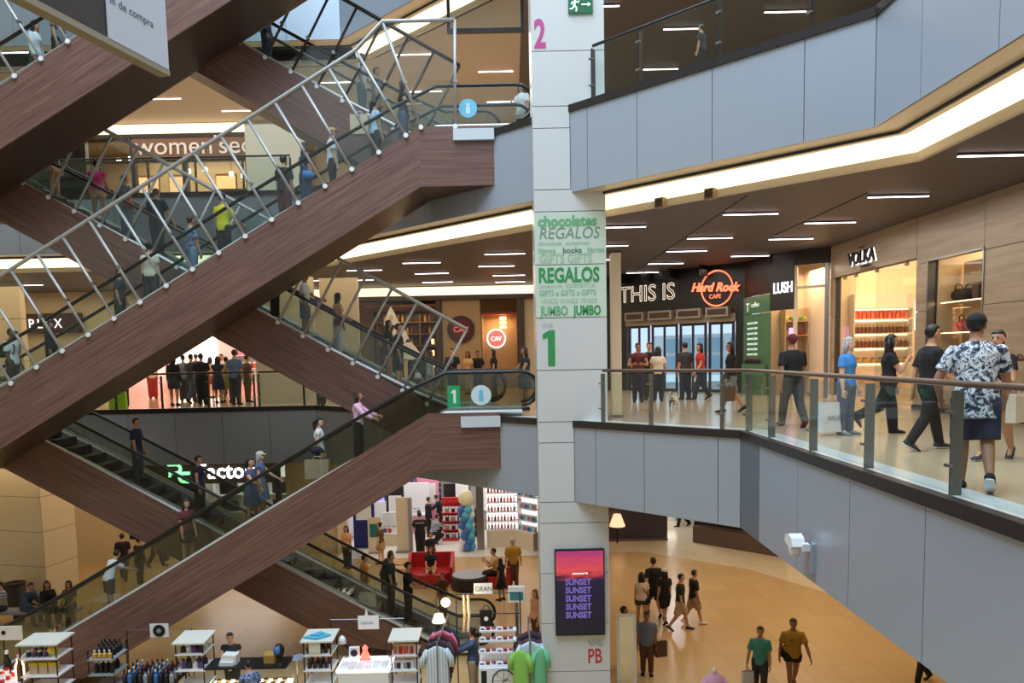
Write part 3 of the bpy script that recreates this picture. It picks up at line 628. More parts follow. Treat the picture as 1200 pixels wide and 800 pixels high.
tag(MB().bx(9.85, 10.05, 16.3, 16.52, 2.42, 2.78).bx(9.845, 10.055, 16.295, 16.525, 2.68, 2.785).build('gift_box', 'pk_brown'), 'tall brown gift box between the dark duffel bags', 'box')
tag(MB().bx(9.82, 9.98, 15.75, 16.0, 1.751, 1.98).bx(9.815, 9.985, 15.745, 16.005, 1.93, 1.985).build('gift_box', 'pk_coral'), 'small coral gift box on the lower window shelf', 'box')
# shop name, black letters with a white halo
sg = thing('shop_sign', 'black lettered shop sign glowing white on the stone wall', 'sign', (9.38, 20.5, 3.8))
emis('halo_white', (1.0, 0.97, 0.92), 1.2); RX = (PI / 2, 0, -PI / 2)
text('halo', 'VOLKA', 0.46, 'halo_white', sg, (9.394, 21.46, 3.68), RX, 0.002, bold=0.018, sx=1.05)
text('letters', 'VOLKA', 0.46, 'black', sg, (9.34, 21.42, 3.70), RX, 0.02, sx=1.02, bold=0.012)
MB().bx(9.32, 9.36, 20.52, 20.80, 4.09, 4.12).build('macron', 'black', sg)
text('letters', 'COSMETICA', 0.10, 'black', sg, (9.37, 20.75, 3.56), RX, 0.008, sx=1.1)
MB().bx(9.37, 9.385, 19.95, 20.8, 3.50, 3.52).build('underline', 'black', sg)
# ================================================================== soap shop with the blade sign
def obox(name, p, q, z0, z1, th, m, parent=None, kind=None):
    d = Vector((q[0] - p[0], q[1] - p[1], 0)); o = MB().box(((p[0] + q[0]) / 2, (p[1] + q[1]) / 2, (z0 + z1) / 2), (d.length, th, z1 - z0), math.atan2(d.y, d.x)).build(name, m, parent)
    if kind: tag(o, kind=kind)
    return o
ls = thing('shop_sign', 'black box sign with white capital letters beside the green glass', 'sign', (8.4, 23.85, 2.66))
obox('box', (8.2, 24.3), (8.62, 23.4), 2.66, 4.10, 0.10, 'black', ls)
ang = math.atan2(-0.9, 0.42); emis('sign_white', (1, 1, 1), 1.0)
text('letters', 'LUSH', 0.46, 'sign_white', ls, (8.20, 24.13, 3.18), (PI / 2, 0, ang), 0.012, sx=0.74, bold=0.006)
mat('green_glass', rgb(86, 124, 92), 0.15, noise=0.15, scale=2.0)
gp = thing('wall_green_glass', None, None, (8.07, 25.2, 0), kind='structure')
obox('panel', (7.92, 26.15), (8.2, 24.36), 0.0, 2.62, 0.05, 'green_glass', gp); obox('panel', (7.92, 26.15), (8.2, 24.36), 2.64, 3.2, 0.05, 'green_glass', gp)
emis('menu_text', (0.8, 0.95, 0.85), 0.5); ga = math.atan2(-1.79, 0.28)
text('lettering', 'T', 0.4, 'menu_text', gp, (7.90, 25.9, 2.72), (PI / 2, 0, ga), 0.002); text('lettering', 'coffee', 0.22, 'menu_text', gp, (7.95, 25.5, 2.85), (PI / 2, 0, ga), 0.002)
for i in range(7): text('lettering', 'espresso latte', 0.13, 'menu_text', gp, (7.93, 25.85, 2.3 - i * 0.17), (PI / 2, 0, ga), 0.002)
tag(MB().box((7.95, 25.2, 0.5), (0.12, 1.5, 1.0), 0.155).build('wall_counter_base', 'green_glass'), kind='structure')
row('cafe_bottle', 'small red capped bottle on the green counter ledge', 'bottle', 'bottles on the green counter ledge', bottle_mesh('cafe_bottle', .05, .2, 'pk_dark', 'pk_red'), [(7.86 + 0.16 * i * .155, 25.75 - 0.2 * i, 1.0) for i in range(6)])
# open front of the soap shop
lw_ = thing('wall_soap_shop', None, None, (9.0, 23, 0), kind='structure')
MB().bx(8.14, 9.62, 25.05, 25.2, 0, 4.4).build('wall_face', 'shop_peach', lw_); MB().bx(9.5, 9.62, 22.75, 25.1, 0, 4.4).build('wall_face', 'shop_wall', lw_)
obox('beam', (8.62, 23.4), (9.40, 22.75), 3.95, 4.4, 0.08, 'dark_wall', lw_); obox('post', (8.60, 23.44), (8.68, 23.38), 0, 3.95, 0.10, 'cream', lw_); obox('post', (9.30, 22.84), (9.38, 22.77), 0, 3.95, 0.08, 'steel', lw_)
obox('beam', (8.68, 23.38), (9.30, 22.84), 3.25, 3.33, 0.05, 'cream', lw_)
area('shop_light_soap', (9.05, 24.0, 3.9), 0.8, 1.0, 28, WARM)
shelf_unit('narrow tan shelf unit with fruit bright soaps', 8.75, 9.45, 24.5, 24.95, [0.6, 1.2, 1.9, 2.35], False, 'pk_tan', cat='shelf unit')
cl = ['pk_yellow', 'pk_green', 'pk_orange', 'pk_red', 'pk_pink']
soap = []
for c in cl:
    me = MB().ball((0, 0, 0.07), 0.072, 8, 5).mesh('soap_ball', True); me.materials.append(MATS[c]); me['colour'] = colour_word(c); soap.append(me)
row('soap_ball', 'round {c} soap on the tan shelf of the soap shop', 'soap', 'round soaps in the soap shop', soap, [(8.83 + .155 * i, 24.7, z) for z in (1.901, 1.201, 0.601) for i in range(4)])
row('soap_ball', 'round {c} soap on the topmost tan shelf', 'soap', 'yellow soaps on the topmost shelf', [soap[0], soap[1]], [(8.83 + .155 * i, 24.7, 2.351) for i in range(5)])
emis('pink_screen', (1.0, 0.25, 0.75), 1.6)
pk = thing('lightbox', 'magenta glowing panel at the soap shop entrance', 'panel', (8.72, 23.75, 1.0)); MB().bx(8.58, 8.80, 23.72, 23.76, 1.35, 2.1).build('display', 'pink_screen', pk); MB().bx(8.57, 8.81, 23.76, 23.79, 0.0, 2.12).build('stand', 'steel', pk)
# ================================================================== cafe entrance on the diagonal wall
HR0 = Vector((3.6, 30.5, 0)); HU = Vector((R2, -R2, 0)); HN = Vector((-R2, -R2, 0))
def hp(x, z, n=0.0): 
    p = HR0 + HU * ((x - 3.6) / R2) + HN * n; return (p.x, p.y, z)
HE = thing('wall_entrance', None, None, hp(5.5, 0), kind='structure')
def hbox(name, xa, xb, z0, z1, n0, n1, m, parent=None):
    a = hp(xa, 0, (n0 + n1) / 2); b = hp(xb, 0, (n0 + n1) / 2); return obox(name, a[:2], b[:2], z0, z1, abs(n1 - n0), m, parent)
hbox('band', 3.6, 8.05, 2.98, 4.4, 0.0, -0.2, 'black', HE); hbox('post', 3.6, 4.44, 0, 2.98, 0.0, -0.2, 'dark_wall', HE); hbox('post', 7.70, 8.05, 0, 2.98, 0, -0.2, 'black', HE)
for i, x in enumerate((4.5, 5.25, 6.05, 6.95)): hbox('ceiling_fin', x - 0.04, x + 0.04, 4.05, 4.4, 0.02, 0.5, 'black', HE)
mat('header_metal', rgb(150, 138, 124), 0.45, 0.4)
obox('band', (7.95, 26.1), (8.2, 24.30), 3.22, 4.4, 0.06, 'black', HE); obox('band', (8.2, 24.36), (8.64, 23.42), 4.1, 4.4, 0.06, 'black', HE)
hbox('door_header', 4.44, 7.70, 2.45, 2.72, 0.02, -0.2, 'header_metal', HE); hbox('door_header', 4.44, 7.70, 2.72, 2.98, -0.02, -0.2, 'brown_frame', HE)
doors = [(4.50, 5.18), (5.24, 6.04), (6.10, 6.88), (6.94, 7.64)]
for i, (a, b) in enumerate(doors):
    d = thing('door_%d' % (i + 1), None, None, hp((a + b) / 2, 0), kind='structure')
    for xa, xb, z0, z1 in ((a, a + 0.06, 0, 2.45), (b - 0.06, b, 0, 2.45), (a + .06, b - .06, 2.36, 2.45), (a + .06, b - .06, 0.0, 0.1), ((a + b) / 2 - .025, (a + b) / 2 + .025, 0.1, 2.36)):
        hbox('door_frame', xa, xb, z0, z1, -0.06, -0.12, 'dark_steel', d)
    hbox('pane', a + 0.07, (a + b) / 2 - .03, 0.11, 2.35, -0.085, -0.095, 'glass_shop', d); hbox('pane', (a + b) / 2 + .03, b - 0.07, 0.11, 2.35, -0.085, -0.095, 'glass_shop', d)
    t = thing('air_curtain', 'brown framed air curtain box above the glass entrance doors', 'air curtain', hp((a + b) / 2, 2.6, 0.2), 0, 'air curtain boxes above the doors')
    hbox('casing', a + 0.04, b - 0.04, 2.62, 2.95, 0.02, 0.26, 'header_metal', t); hbox('grille', a + 0.10, b - 0.10, 2.69, 2.88, 0.262, 0.27, 'brown_frame', t)
ha = -PI / 4
emis('neon_cream', (1.0, 0.86, 0.68), 0.8); emis('neon_red', (1.0, 0.20, 0.09), 1.0)
ts = thing('shop_sign', 'cream outlined capital letters on the black band above the doors', 'sign', hp(5.2, 3.6, 0.1))
text('letters', 'THIS IS', 0.84, 'neon_cream', ts, hp(4.27, 3.36, 0.06), (PI / 2, 0, ha), sx=0.98, outline=0.010, bold=0.0)
hs = thing('shop_sign', 'red neon ring and script lettering of the cafe', 'sign', hp(7.25, 3.6, 0.1))
c0 = Vector(hp(7.22, 3.60, 0.07))
MB().tube([c0 + HU * (0.60 * math.cos(a)) + Vector((0, 0, 0.60 * math.sin(a))) for a in [2 * PI * i / 40 for i in range(40)]], 0.028, 6, closed=True).build('ring', 'neon_red', hs)
text('letters', 'Hard Rock', 0.42, 'neon_red', hs, hp(6.52, 3.56, 0.10), (PI / 2, 0.06, ha), 0.02, shear=0.25, sx=0.98, bold=0.012)
text('letters', 'CAFE', 0.20, 'neon_red', hs, hp(7.02, 3.26, 0.10), (PI / 2, 0, ha), 0.01, sx=1.0)
# outside: terrace, far building with white frames
mat('terrace', rgb(200, 204, 206), 0.5); mat('far_white', rgb(226, 232, 238), 0.5); mat('far_glass', rgb(150, 185, 206), 0.1)
fb = thing('building', 'pale building with blue glazed bays seen through the entrance doors', 'building', (18, 42, 0))
obox('facade', (9.5, 50.5), (27, 33), 0.0, 2.5, 0.3, 'far_white', fb)
for i in range(10):
    p = Vector((10.2 + i * 1.6, 49.8 - i * 1.6, 0)) + Vector((-R2, -R2, 0)) * 0.2
    for z0 in (0.3, 1.4):
        w_ = obox('window_bay', (p.x, p.y), (p.x + 1.2, p.y - 1.2), z0, z0 + .85, 0.08, 'far_glass', fb)
# slim lit pillar beside the white column
tp = thing('wall_pillar_slim', None, None, (2.36, 17.4, 0), kind='structure')
mat('pillar_cream', rgb(226, 208, 176), 0.5)
MB().bx(2.27, 2.49, 17.28, 17.52, 0.06, 3.66).build('shaft', 'pillar_cream', tp); MB().bx(2.24, 2.52, 17.25, 17.55, 0.0, 0.06).build('foot', 'steel', tp); MB().bx(2.10, 2.50, 17.30, 17.50, 3.66, 3.71).build('cap_plate', 'brown_frame', tp)
# ================================================================== wine shop line (y = 33)
wl = thing('wall_wine_shop', None, None, (-3, 33, 0), kind='structure')
mat('tan_stone', rgb(168, 140, 104), 0.5, noise=0.06, scale=2.0); mat('red_ceiling', rgb(150, 50, 34), 0.5); mat('wood_warm', rgb(140, 92, 54), 0.45, noise=0.12, scale=4)
MB().bx(-9.0, 3.5, 32.55, 32.62, 4.02, 4.36).build('cove_strip', 'cove_soft', wl); MB().bx(-9.0, 3.5, 32.62, 33.2, 3.82, 4.4).build('lintel', 'brown_frame', wl)
MB().bx(-2.88, -1.26, 32.9, 33.15, 0, 3.82).build('stone_panel', 'tan_stone', wl); MB().bx(-3.12, -2.90, 32.75, 33.2, 0, 3.82).build('post', 'brown_frame', wl); MB().bx(0.30, 0.62, 32.75, 33.2, 0, 3.82).build('post', 'brown_frame', wl)
MB().bx(-1.26, 0.30, 34.5, 34.6, 0, 3.2).build('inner_wall', 'tan_stone', wl); MB().bx(-1.26, 0.30, 33.2, 34.5, 3.2, 3.3).build('inner_ceiling', 'red_ceiling', wl); MB().bx(-1.26, -1.18, 33.15, 34.5, 0, 3.2).build('reveal', 'tan_stone', wl)
MB().bx(0.62, 3.5, 32.95, 33.15, 0, 3.82).build('wall_face', 'beige_wall', wl)
MB().bx(-6.6, -6.4, 32.75, 33.2, 0, 3.82).build('post', 'brown_frame', wl); MB().bx(-9.0, -6.6, 32.95, 33.15, 0, 3.82).build('wall_face', 'beige_wall', wl)
MB().bx(-6.4, -3.1, 36.4, 36.5, 0, 3.8).build('inner_wall', 'brown_frame', wl); MB().bx(-6.4, -3.1, 33.2, 36.5, 3.6, 3.7).build('inner_ceiling', 'wood_warm', wl)
MB().bx(-6.4, -5.0, 33.0, 33.02, 0.05, 3.78).build('glass_front', 'glass_shop', wl)
area('shop_light_wine', (-4.7, 34.8, 3.5), 2.6, 2.4, 40, (1.0, 0.66, 0.32)); area('shop_light_wine_hall', (-0.45, 33.8, 3.1), 1.0, 0.8, 26, (1.0, 0.62, 0.30))
wr = thing('wine_rack', 'dark wooden wine rack with amber lit bottles in the wine shop', 'rack', (-4.4, 36, 0))
for i in range(6): MB().bx(-6.2, -3.2, 35.9, 36.35, 0.3 + .55 * i, 0.34 + .55 * i).build('shelf', 'wood_warm', wr)
for x in (-6.2, -5.2, -4.2, -3.22): MB().bx(x, x + 0.04, 35.9, 36.35, 0, 3.4).build('upright', 'wood_warm', wr)
wb = [bottle_mesh('wine_bottle', .05, .34, c, 'pk_red') for c in ('pk_dark', 'pk_gold', 'pk_brown')]
row('wine_bottle', '{c} wine bottle standing in the dark wooden rack', 'bottle', 'bottles in the wine rack', wb, [(-6.05 + .21 * i, 36.1, .345 + .55 * j) for j in range(2, 6) for i in range(14) if i not in (4, 8, 9, 13)])
emis('amber', (1.0, 0.55, 0.18), 3.0); emis('display_amber', (1.0, .52, .22), 1.1)
for x, z in ((-3.35, 1.0), (-3.35, 1.5), (-3.35, 2.0)): 
    t = thing('sconce', 'small amber wall light by the wine shop post', 'wall lamp', (x, 33.4, z), 0, 'amber lights by the wine shop post'); MB().bx(x - .05, x + .05, 33.38, 33.42, z, z + .22).build('shade', 'amber', t); MB().bx(x - .02, x + .02, 33.42, 33.5, z + .05, z + .1).build('bracket', 'black', t)
pl_ = thing('pendant_lamp', 'stacked glowing pendant lamp in the red ceilinged wine shop hall', 'lamp', (-0.3, 33.9, 2.9))
for i in range(3): MB().lathe([(.13, 0), (.16, .06), (.13, .13)], (-0.3, 33.9, 2.62 + .19 * i), 12).build('shade', 'amber', pl_)
MB().tube([(-0.3, 33.9, 2.6), (-0.3, 33.9, 3.2)], .01, 6).build('cord', 'black', pl_)
mat('maroon', rgb(58, 24, 22), 0.5); emis('neon_cav', (1.0, 0.16, 0.14), 0.5); mat('cav_dim', rgb(96, 22, 26), .5)
def disc(x, y, z, r, th, m, parent, name):
    return MB().prism([(x + r * math.cos(2 * PI * i / 28), z + r * math.sin(2 * PI * i / 28)) for i in range(28)], y, y + th, 'y').build(name, m, parent)
cs = thing('shop_sign', 'round dark maroon sign with dim red letters on the tan stone panel', 'sign', (-2.08, 32.8, 2.58))
disc(-2.08, 32.80, 2.58, 0.58, 0.09, 'maroon', cs, 'disc'); disc(-2.08, 32.78, 2.58, 0.40, 0.03, 'cav_dim', cs, 'inner_disc'); text('letters', 'CAV', 0.34, 'neon_cav', cs, (-2.40, 32.77, 2.47), extrude=0.006, sx=0.95)
emis('cav_red', (0.9, 0.06, 0.05), 1.6); emis('cav_white', (1, .8, .75), 2.0)
c2 = thing('shop_sign', 'round bright red glowing sign in the wine shop hall', 'sign', (-0.62, 34.4, 2.2))
disc(-0.62, 34.42, 2.20, 0.42, 0.06, 'cav_white', c2, 'rim'); disc(-0.62, 34.40, 2.20, 0.37, 0.03, 'cav_red', c2, 'disc'); text('letters', 'CAV', 0.28, 'cav_white', c2, (-0.86, 34.39, 2.1), extrude=0.005, sx=0.85)
# white stacked tree shaped display board
tb = thing('tree_board', 'white tree shaped display board standing before the wine shop', 'display board', (-4.35, 31.0, 0))
mat('board_white', rgb(226, 220, 212), 0.5)
for i, (x, z, w_, h_) in enumerate(((-4.75, 2.75, .62, .75), (-4.45, 2.05, .9, .85), (-4.1, 1.35, 1.15, .85))):
    MB().prism([(x - w_ / 2, z), (x + w_ / 2, z), (x + w_ * .28, z + h_ * .55), (x, z + h_), (x - w_ * .28, z + h_ * .55)], 31.0, 31.05, 'y').build('tier', 'board_white', tb); disc(x, 30.985, z + .3, .1, .02, 'pk_tan', tb, 'ornament')
MB().bx(-4.3, -4.15, 31.0, 31.05, 0, 1.4).build('stem', 'pk_tan', tb); MB().bx(-4.6, -3.85, 30.85, 31.2, 0, 0.04).build('base', 'pk_tan', tb)
# low beige gallery wall by the crossing
gw = thing('wall_gallery', None, None, (-6.7, 26, 0), kind='structure')
MB().bx(-8.6, -6.6, 26.0, 26.3, 0, 4.2).build('wall_face', 'beige_wall', gw); MB().bx(-6.5, -5.2, 26.6, 26.8, 0, 4.2).build('wall_face', 'beige_wall', gw)
# ------------------------------------------------------------------ pink lit shop behind the crowd (first floor, west)
ps = thing('wall_pink_shop', None, None, (-12.5, 33, 0), kind='structure')
mat('pink_wall', rgb(250, 190, 186), 0.5)
MB().bx(-16.2, -9.2, 36.3, 36.4, 0, 4.2).build('wall_face', 'pink_wall', ps); MB().bx(-9.3, -9.2, 32, 36.4, 0, 4.2).build('wall_face', 'pink_wall', ps); MB().bx(-16.3, -16.2, 32, 36.4, 0, 4.2).build('wall_face', 'pink_wall', ps)
MB().bx(-24, -16.2, 32.0, 32.2, 0, 4.4).build('wall_face', 'beige_wall', ps); MB().bx(-16.2, -9.2, 31.9, 32.1, 3.55, 4.4).build('lintel', 'beige_wall', ps)
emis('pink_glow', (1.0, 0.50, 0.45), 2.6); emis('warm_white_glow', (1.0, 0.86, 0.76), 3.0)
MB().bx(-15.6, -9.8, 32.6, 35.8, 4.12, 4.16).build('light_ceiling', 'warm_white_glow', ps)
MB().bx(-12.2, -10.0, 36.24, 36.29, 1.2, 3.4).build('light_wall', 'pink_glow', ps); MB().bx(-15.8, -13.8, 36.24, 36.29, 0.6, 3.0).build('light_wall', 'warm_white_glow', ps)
shelf_unit('white shelf unit glowing pink inside the shop behind the crowd', -12.4, -9.9, 34.8, 35.2, [0.5, 1.1, 1.7, 2.3, 2.9], False, 'pk_white')
row('gift_box', 'small {c} box on the pink shop shelf', 'box', 'boxes in the pink shop', [box_mesh('gift_box', .22, .2, .3, c, 'pk_white') for c in ('pk_red', 'pk_pink', 'pk_coral')], [(-12.2 + .32 * i, 35.0, z) for z in (1.101, 1.701, 2.301) for i in range(7)])
# black fascia sign above the corner shop (first floor, far west)
fs_ = thing('shop_sign', 'black fascia sign with white capitals beneath the beige lintel', 'sign', (-19, 31.8, 3.2))
MB().bx(-20.4, -17.6, 31.75, 31.95, 2.75, 3.55).build('board', 'maroon', fs_); text('letters', 'IPLEX', 0.55, 'sign_white', fs_, (-19.95, 31.72, 2.95), extrude=0.01, space=1.5, sx=0.85)
cw = thing('wall_corner_first', None, None, (-19, 27, 0), kind='structure')
for z0, z1 in ((0, 1.6), (1.62, 3.1), (3.12, 4.4)): MB().bx(-21.5, -17.4, 27.6, 27.9, z0, z1).build('panel', 'beige_wall', cw)
# ================================================================== second floor shops
l2 = thing('wall_second_shops', None, None, (-12, 32, 6.57), kind='structure'); Z = 6.57
mat('grey_green', rgb(176, 184, 178), 0.5); mat('sign_brown', rgb(120, 88, 66), .5); mat('lingerie_wall', rgb(196, 160, 118), 0.5)
MB().bx(-24, -10.4, 31.55, 31.62, 10.55, 10.9).build('cove_strip', 'cove_soft', l2); MB().bx(-24, -10.4, 31.62, 32.2, 10.4, 10.97).build('lintel', 'dark_wall', l2)
MB().bx(-10.4, -8.0, 31.5, 31.9, Z, 10.95).build('wall_face', 'grey_green', l2); MB().bx(-24, 3.5, 36.0, 36.1, Z, 10.95).build('wall_face', 'lingerie_wall', l2)
MB().bx(-8.0, 3.5, 33.0, 33.2, Z, 10.95).build('wall_face', 'tan_stone', l2)
MB().bx(-24, -10.4, 31.7, 31.9, Z, Z + 0.5).build('stall_riser', 'grey_green', l2)
for x in (-17.05, -15.1, -13.05, -10.5): MB().bx(x, x + 0.16, 31.7, 31.95, Z + .5, 10.4).build('mullion', 'black', l2)
for a, b in ((-16.89, -15.1), (-14.94, -13.05), (-12.89, -10.5)):
    MB().bx(a, b, 31.8, 31.83, Z + .5, 10.4).build('pane', 'glass_shop', l2)
MB().bx(-17.05, -10.4, 31.72, 31.9, 9.48, 9.56).build('transom', 'black', l2)
wsn = thing('shop_sign', 'large white lowercase letters along the lingerie shop window', 'sign', (-12.8, 31.6, 9.7))
MB().bx(-15.0, -10.4, 31.66, 31.7, 9.56, 10.4).build('board', 'sign_brown', wsn)
mat('letter_white', rgb(205, 198, 188), .4, emit=.12, ecol=rgb(235, 232, 225))
text('letters', "women'secret", 0.98, 'letter_white', wsn, (-14.85, 31.62, 9.74), extrude=0.02, sx=1.06)
area('shop_light_lingerie', (-13.8, 34, 10.7), 5.5, 2.6, 260, WARM)
sp2 = thing('wall_second_west_glass', None, None, (-19, 31, Z), kind='structure'); MB().bx(-24, -17.1, 31.75, 31.85, Z, 10.4).build('pane', 'black', sp2)
for i, (x, z) in enumerate(((-16.3, 9.95), (-15.8, 10.0), (-11.6, 9.3), (-12.7, 9.5), (-11.1, 9.2), (-13.4, 9.45))):
    t = thing('spot_lamp', 'bright warm spot lamp inside the lingerie shop', 'lamp', (x, 33.2, z), 0, 'spot lamps in the lingerie shop')
    MB().ball((x, 33.2, z), .11, 8, 6).build('bulb', 'warm_white_glow', t); MB().tube([(x, 33.2, z + .1), (x, 33.2, 10.9)], .012, 5).build('rod', 'black', t)
for i, x in enumerate((-15.3, -14.0, -12.0)):
    t = thing('neon_display', 'orange lit display frame in the lingerie shop window', 'display', (x, 33.6, Z), 0, 'lit displays in the lingerie shop')
    MB().bx(x - .4, x + .4, 33.6, 33.66, Z + 1.75, Z + 2.75).build('panel', 'display_amber', t); MB().bx(x - .45, x + .45, 33.66, 33.72, Z, Z + 2.85).build('frame', 'wood_warm', t)
nsn = thing('neon_sign', 'amber neon script sign low in the lingerie shop window', 'sign', (-11.3, 31.6, 7.3)); text('letters', 'SOLD', 0.62, 'amber', nsn, (-11.75, 31.58, 7.75), outline=0.02, shear=0.2); MB().bx(-11.8, -10.45, 31.62, 31.64, 7.62, 8.35).build('backing', 'brown_frame', nsn)
# black door frame and hanging frame sign on the second floor
df = thing('door_5', None, None, (-4.6, 27, Z), kind='structure')
for a, b, c, e in ((-4.95, -4.83, Z, 10.0 - .7), (-3.42, -3.30, Z, 9.3), (-4.95, -3.30, 9.3, 9.42)): MB().bx(a, b, 28.0, 28.12, c, e).build('door_frame', 'black', df)
MB().bx(-4.83, -3.42, 28.05, 28.07, Z, 9.3).build('pane', 'glass_shop', df)
hf = thing('hanging_sign', 'black rectangular frame sign hanging above the upper escalator landing', 'sign', (-0.5, 21.0, 9.9))
for a, b, c, e in ((-1.48, -1.40, 9.88, 10.95), (0.45, 0.53, 9.88, 10.95), (-1.40, .45, 9.88, 9.97), (-1.40, .45, 10.86, 10.95)): MB().bx(a, b, 20.9, 21.05, c, e).build('frame', 'black', hf)
MB().bx(-1.40, .45, 20.96, 20.98, 9.97, 10.86).build('pane', 'glass_shop', hf)
# glazed shop line beyond the upper balustrade
ug = thing('wall_second_east', None, None, (9, 20, Z), kind='structure')
MB().bx(10.4, 10.5, -2.9, 25.1, Z, 10.95).build('wall_face', 'upper_wall', ug); obox('wall_face', (3.7, 30.2), (9.0, 24.9), Z, 10.95, 0.1, 'upper_wall', ug)
# ================================================================== hanging banner near the ceiling void
bn = thing('hanging_banner', 'large hanging banner board with pale end panel and beige edge', 'banner', (-4.5, 8.5, 5.07))
mat('banner_dark', rgb(40, 34, 36), 0.5, noise=0.5, scale=0.8); mat('banner_white', rgb(196, 204, 216), 0.5); mat('banner_edge', rgb(148, 138, 120), 0.5); mat('ink_slate', rgb(88, 98, 112), 0.5)
p0, p1 = Vector((-4.22, 10.0, 0)), Vector((-5.05, 6.6, 0)); bd_ = (p1 - p0).normalized(); bnm = Vector((-bd_.y, bd_.x, 0)); bnm = bnm if bnm.x > 0 else -bnm
def bp(s, z, n=0.0): q = p0 + bd_ * s + bnm * n; return (q.x, q.y, z)
L = (p1 - p0).length
o = MB(); 
def bbox(name, s0, s1, z0, z1, n0, n1, m):
    a = Vector(bp(s0, 0, (n0 + n1) / 2)); b = Vector(bp(s1, 0, (n0 + n1) / 2)); return obox(name, a[:2], b[:2], z0, z1, abs(n1 - n0), m, bn)
bbox('board', 0.0, L, 5.07, 8.2, -0.12, 0.0, 'banner_dark'); bbox('edge', -0.02, L, 5.03, 5.10, -0.14, 0.012, 'banner_edge')
m_ = MB(); pts = [(0.0, 5.10), (1.02, 5.10), (1.02, 5.62), (0.92, 5.74), (0.72, 5.85), (0.62, 6.1), (0.60, 8.2), (0.0, 8.2)]
k = len(pts); m_.add([bp(s, z, 0.016) for s, z in pts] + [bp(s, z, 0.002) for s, z in pts], [tuple(range(k)), tuple(range(k, 2*k))[::-1]] + [(i, (i+1) % k, k+(i+1) % k, k+i) for i in range(k)]); m_.build('pale_panel', 'banner_white', bn)
text('lettering', 'in de compra', 0.135, 'ink_slate', bn, bp(0.97, 5.50, 0.02), (PI / 2, 0, math.atan2(-bd_.y, -bd_.x)), 0.001)
# white dome lamp bracket on the grey panels
cm = thing('security_camera', 'white security camera on a bracket fixed to the grey balcony panels', 'camera', (4.05, 10.4, -1.35))
MB().bx(4.03, 4.10, 10.24, 10.38, -1.60, -1.20).build('bracket', 'panel_grey', cm)
MB().prism([(10.62, -1.22), (10.58, -1.12), (10.46, -1.09), (10.36, -1.14), (10.30, -1.24), (10.40, -1.30)], 3.80, 3.98, 'x').build('hood', 'white', cm); MB().tube([(3.89, 10.46, -1.26), (3.86, 10.40, -1.38)], [.085, .07], 12).build('lens_housing', 'white', cm, True); MB().bx(3.93, 4.06, 10.27, 10.37, -1.30, -1.20).build('arm', 'white', cm)
for x, y, lab in ((3.12, 15.85, 'small brown box speaker on the light cove close to the column'), (3.92, 15.05, 'small brown box speaker on the light cove further from the column')):
    t = thing('box_speaker', lab, 'speaker', (x, y, 4.37)); MB().box((x - .03, y - .03, 4.44), (.2, .14, .2), -PI / 4).build('case', 'plinth_tan', t); MB().box((x - .085, y - .085, 4.44), (.15, .01, .15), -PI / 4).build('grille', 'brown_frame', t)
# ================================================================== ground floor shops
G = -6.57
pc = thing('wall_pillar_beige', None, None, (-16.8, 26.5, G), kind='structure')
poly = [(-17.75, 26.0), (-15.92, 25.5), (-15.62, 26.9), (-16.4, 28.2), (-18.2, 27.6)]
for i in range(5):
    a, b = poly[i], poly[(i + 1) % 5]
    for j in range(4):
        z0 = G + 1.2 * j; obox('panel', a, b, z0 + 0.008, z0 + 1.192, 0.06, 'beige_wall', pc)
MB().prism([(x * .985 - 16.8 * .015, y * .985 + 26.5 * .015) for x, y in poly], G, -1.77).build('core', 'joint_dark', pc)
gwst = thing('wall_ground_west', None, None, (-17, 31, G), kind='structure')
MB().bx(-24, -15.6, 30.6, 30.8, G, -1.77).build('wall_face', 'beige_wall', gwst); MB().bx(-15.6, -14.3, 30.6, 30.8, G, G + 0.9).build('wall_face', 'beige_wall', gwst)
MB().bx(-15.6, -14.3, 30.65, 30.75, G + .9, -1.77).build('dark_window', 'black', gwst); MB().bx(-15.0, -14.92, 30.58, 30.7, G + .9, -1.77).build('mullion', 'steel', gwst)
MB().bx(-14.3, -9.4, 30.6, 30.8, -2.45, -1.77).build('wall_face', 'dark_wall', gwst)
MB().bx(-14.3, -14.1, 30.6, 30.8, G, -2.45).build('post', 'dark_wall', gwst); MB().bx(-9.6, -9.4, 30.6, 30.8, G, -2.45).build('post', 'dark_wall', gwst)
MB().bx(-9.4, -7.3, 31.4, 31.6, G, -1.77).build('wall_face', 'beige_wall', gwst)
MB().bx(-14.3, -9.4, 35.0, 35.1, G, -2.4).build('wall_face', 'white', gwst)
mat('pc_wall_green', rgb(206, 214, 188), 0.5)
area('shop_light_computers', (-11.8, 33.0, -2.6), 4, 3, 110, (1, .97, .9))
pcs = thing('shop_sign', 'dark fascia sign with green logo and white rounded letters', 'sign', (-12, 30.5, -3.0))
MB().bx(-14.2, -9.5, 30.45, 30.58, -3.42, -2.46).build('board', 'dark_wall', pcs); emis('logo_green', (0.30, 1.0, 0.50), 1.5); emis('logo_white', (1, .92, .98), 2.4)
text('letters', 'Factory', 0.86, 'logo_white', pcs, (-12.62, 30.42, -3.2), extrude=0.02, bold=0.014, sx=0.94, space=1.05)
def arc(cx, cz, r, a0, a1, n=10): return [(cx + r * math.cos(a0 + (a1 - a0) * i / n), 30.42, cz + r * math.sin(a0 + (a1 - a0) * i / n)) for i in range(n + 1)]
lg = MB(); lg.tube([(-13.78, 30.42, -2.62)] + arc(-13.45, -2.79, 0.17, PI / 2, -PI / 2) + [(-13.72, 30.42, -2.96), (-13.72, 30.42, -3.12)], 0.065, 6)
